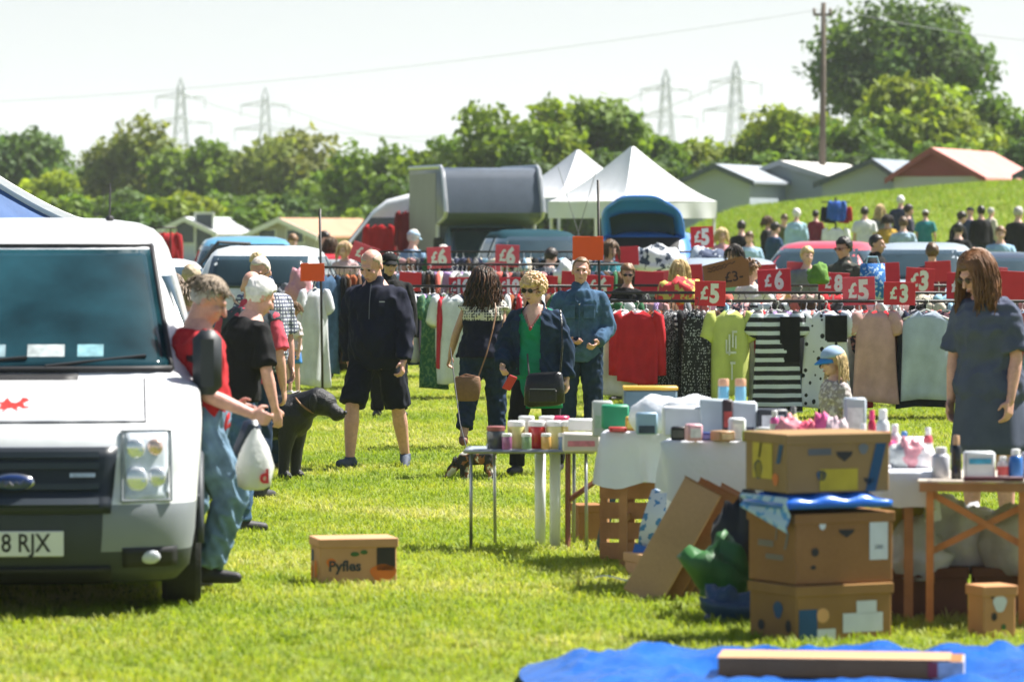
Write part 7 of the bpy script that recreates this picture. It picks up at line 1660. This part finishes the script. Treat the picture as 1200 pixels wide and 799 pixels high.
mb.tube([q_ + qq @ Vector((.112 * math.cos(a), .108 * math.sin(a), 0)) for a in [2 * math.pi * i / 20 for i in range(21)]], .008, 5); mb.build('collar', mat((.30, .15, .07), .6), d1)
mb = MB(); mb.tube([(.57 * .60, -.03, .80 * .60), (.59 * .60, -.05, .72 * .60)], .010, 6); mb.build('tag', mat((.35, .14, .05), .5), d1)
mb = MB(); mb.tube([(.50 * .60, 0, 1.12 * .60), (.2 * .60, .02, 1.02 * .60), (-.3, .1, .72), (-.42, .2, .95)], .005, 5); mb.build('lead', mat((.3, .2, .12), .6), d1)
TER = [((-.55, 0, .82), .24, (.0, 0, .80), .26), ((.0, 0, .80), .26, (.35, 0, .78), .25), ((.38, 0, .76), .2, (.72, 0, .50), .17), ((.74, 0, .46), .18, (.85, 0, .36), .16), ((.86, 0, .30), .12, (1.02, 0, .12), .085),
       ((.33, -.13, .65), .12, (.33, -.14, .08), .075), ((.40, .13, .65), .12, (.42, .14, .08), .075), ((.33, -.14, .07), .075, (.42, -.14, .06), .06), ((.42, .14, .07), .075, (.5, .14, .06), .06),
       ((-.55, -.12, .70), .17, (-.50, -.14, .40), .11), ((-.50, -.14, .40), .10, (-.62, -.14, .22), .075), ((-.62, -.14, .22), .07, (-.58, -.14, .07), .065), ((-.55, .12, .70), .17, (-.46, .14, .40), .11), ((-.46, .14, .40), .10, (-.6, .14, .22), .075), ((-.6, .14, .22), .07, (-.56, .14, .07), .065), ((-.72, 0, .95), .08, (-.9, 0, 1.15), .05)]
def fur3():
    m = bpy.data.materials.new('tricolour_fur'); m.use_nodes = True; nt = m.node_tree; b = nt.nodes['Principled BSDF']; b.inputs['Roughness'].default_value = .8
    tc = nt.nodes.new('ShaderNodeTexCoord'); n = nt.nodes.new('ShaderNodeTexNoise'); n.inputs['Scale'].default_value = 13; nt.links.new(tc.outputs['Object'], n.inputs[0])
    r = nt.nodes.new('ShaderNodeValToRGB'); r.color_ramp.interpolation = 'CONSTANT'; e = r.color_ramp.elements; e[0].color = (.02, .018, .018, 1); e[1].position = .56; e[1].color = (.62, .58, .52, 1); q = e.new(.49); q.color = (.26, .10, .04, 1)
    nt.links.new(n.outputs[0], r.inputs[0]); nt.links.new(r.outputs[0], b.inputs['Base Color']); return m
d2 = dog('dog', 'small tricolour terrier sniffing the grass on a thin lead', 556, 32.4, 168, .215, TER, fur3(), .008)
for g in (-1, 1):
    mb = MB(); mb.cone(Vector((.74, g * .13, .56)) * .215, .018, Vector((.70, g * .16, .86)) * .215, .004, 8); mb.build('ear', FUR, d2, smooth=True)
mb = MB(); mb.ell(Vector((1.08, 0, .10)) * .215, (.011, .012, .01)); mb.build('nose', BLACK, d2, smooth=True)
mb = MB(); mb.tube([(.08, 0, .20), (.2, -.7, .14), (.7, -2.6, .32), (1.2, -4.45, .88)], .005, 5); mb.build('lead', mat((.03, .03, .03), .6), d2)
finalize_unions()
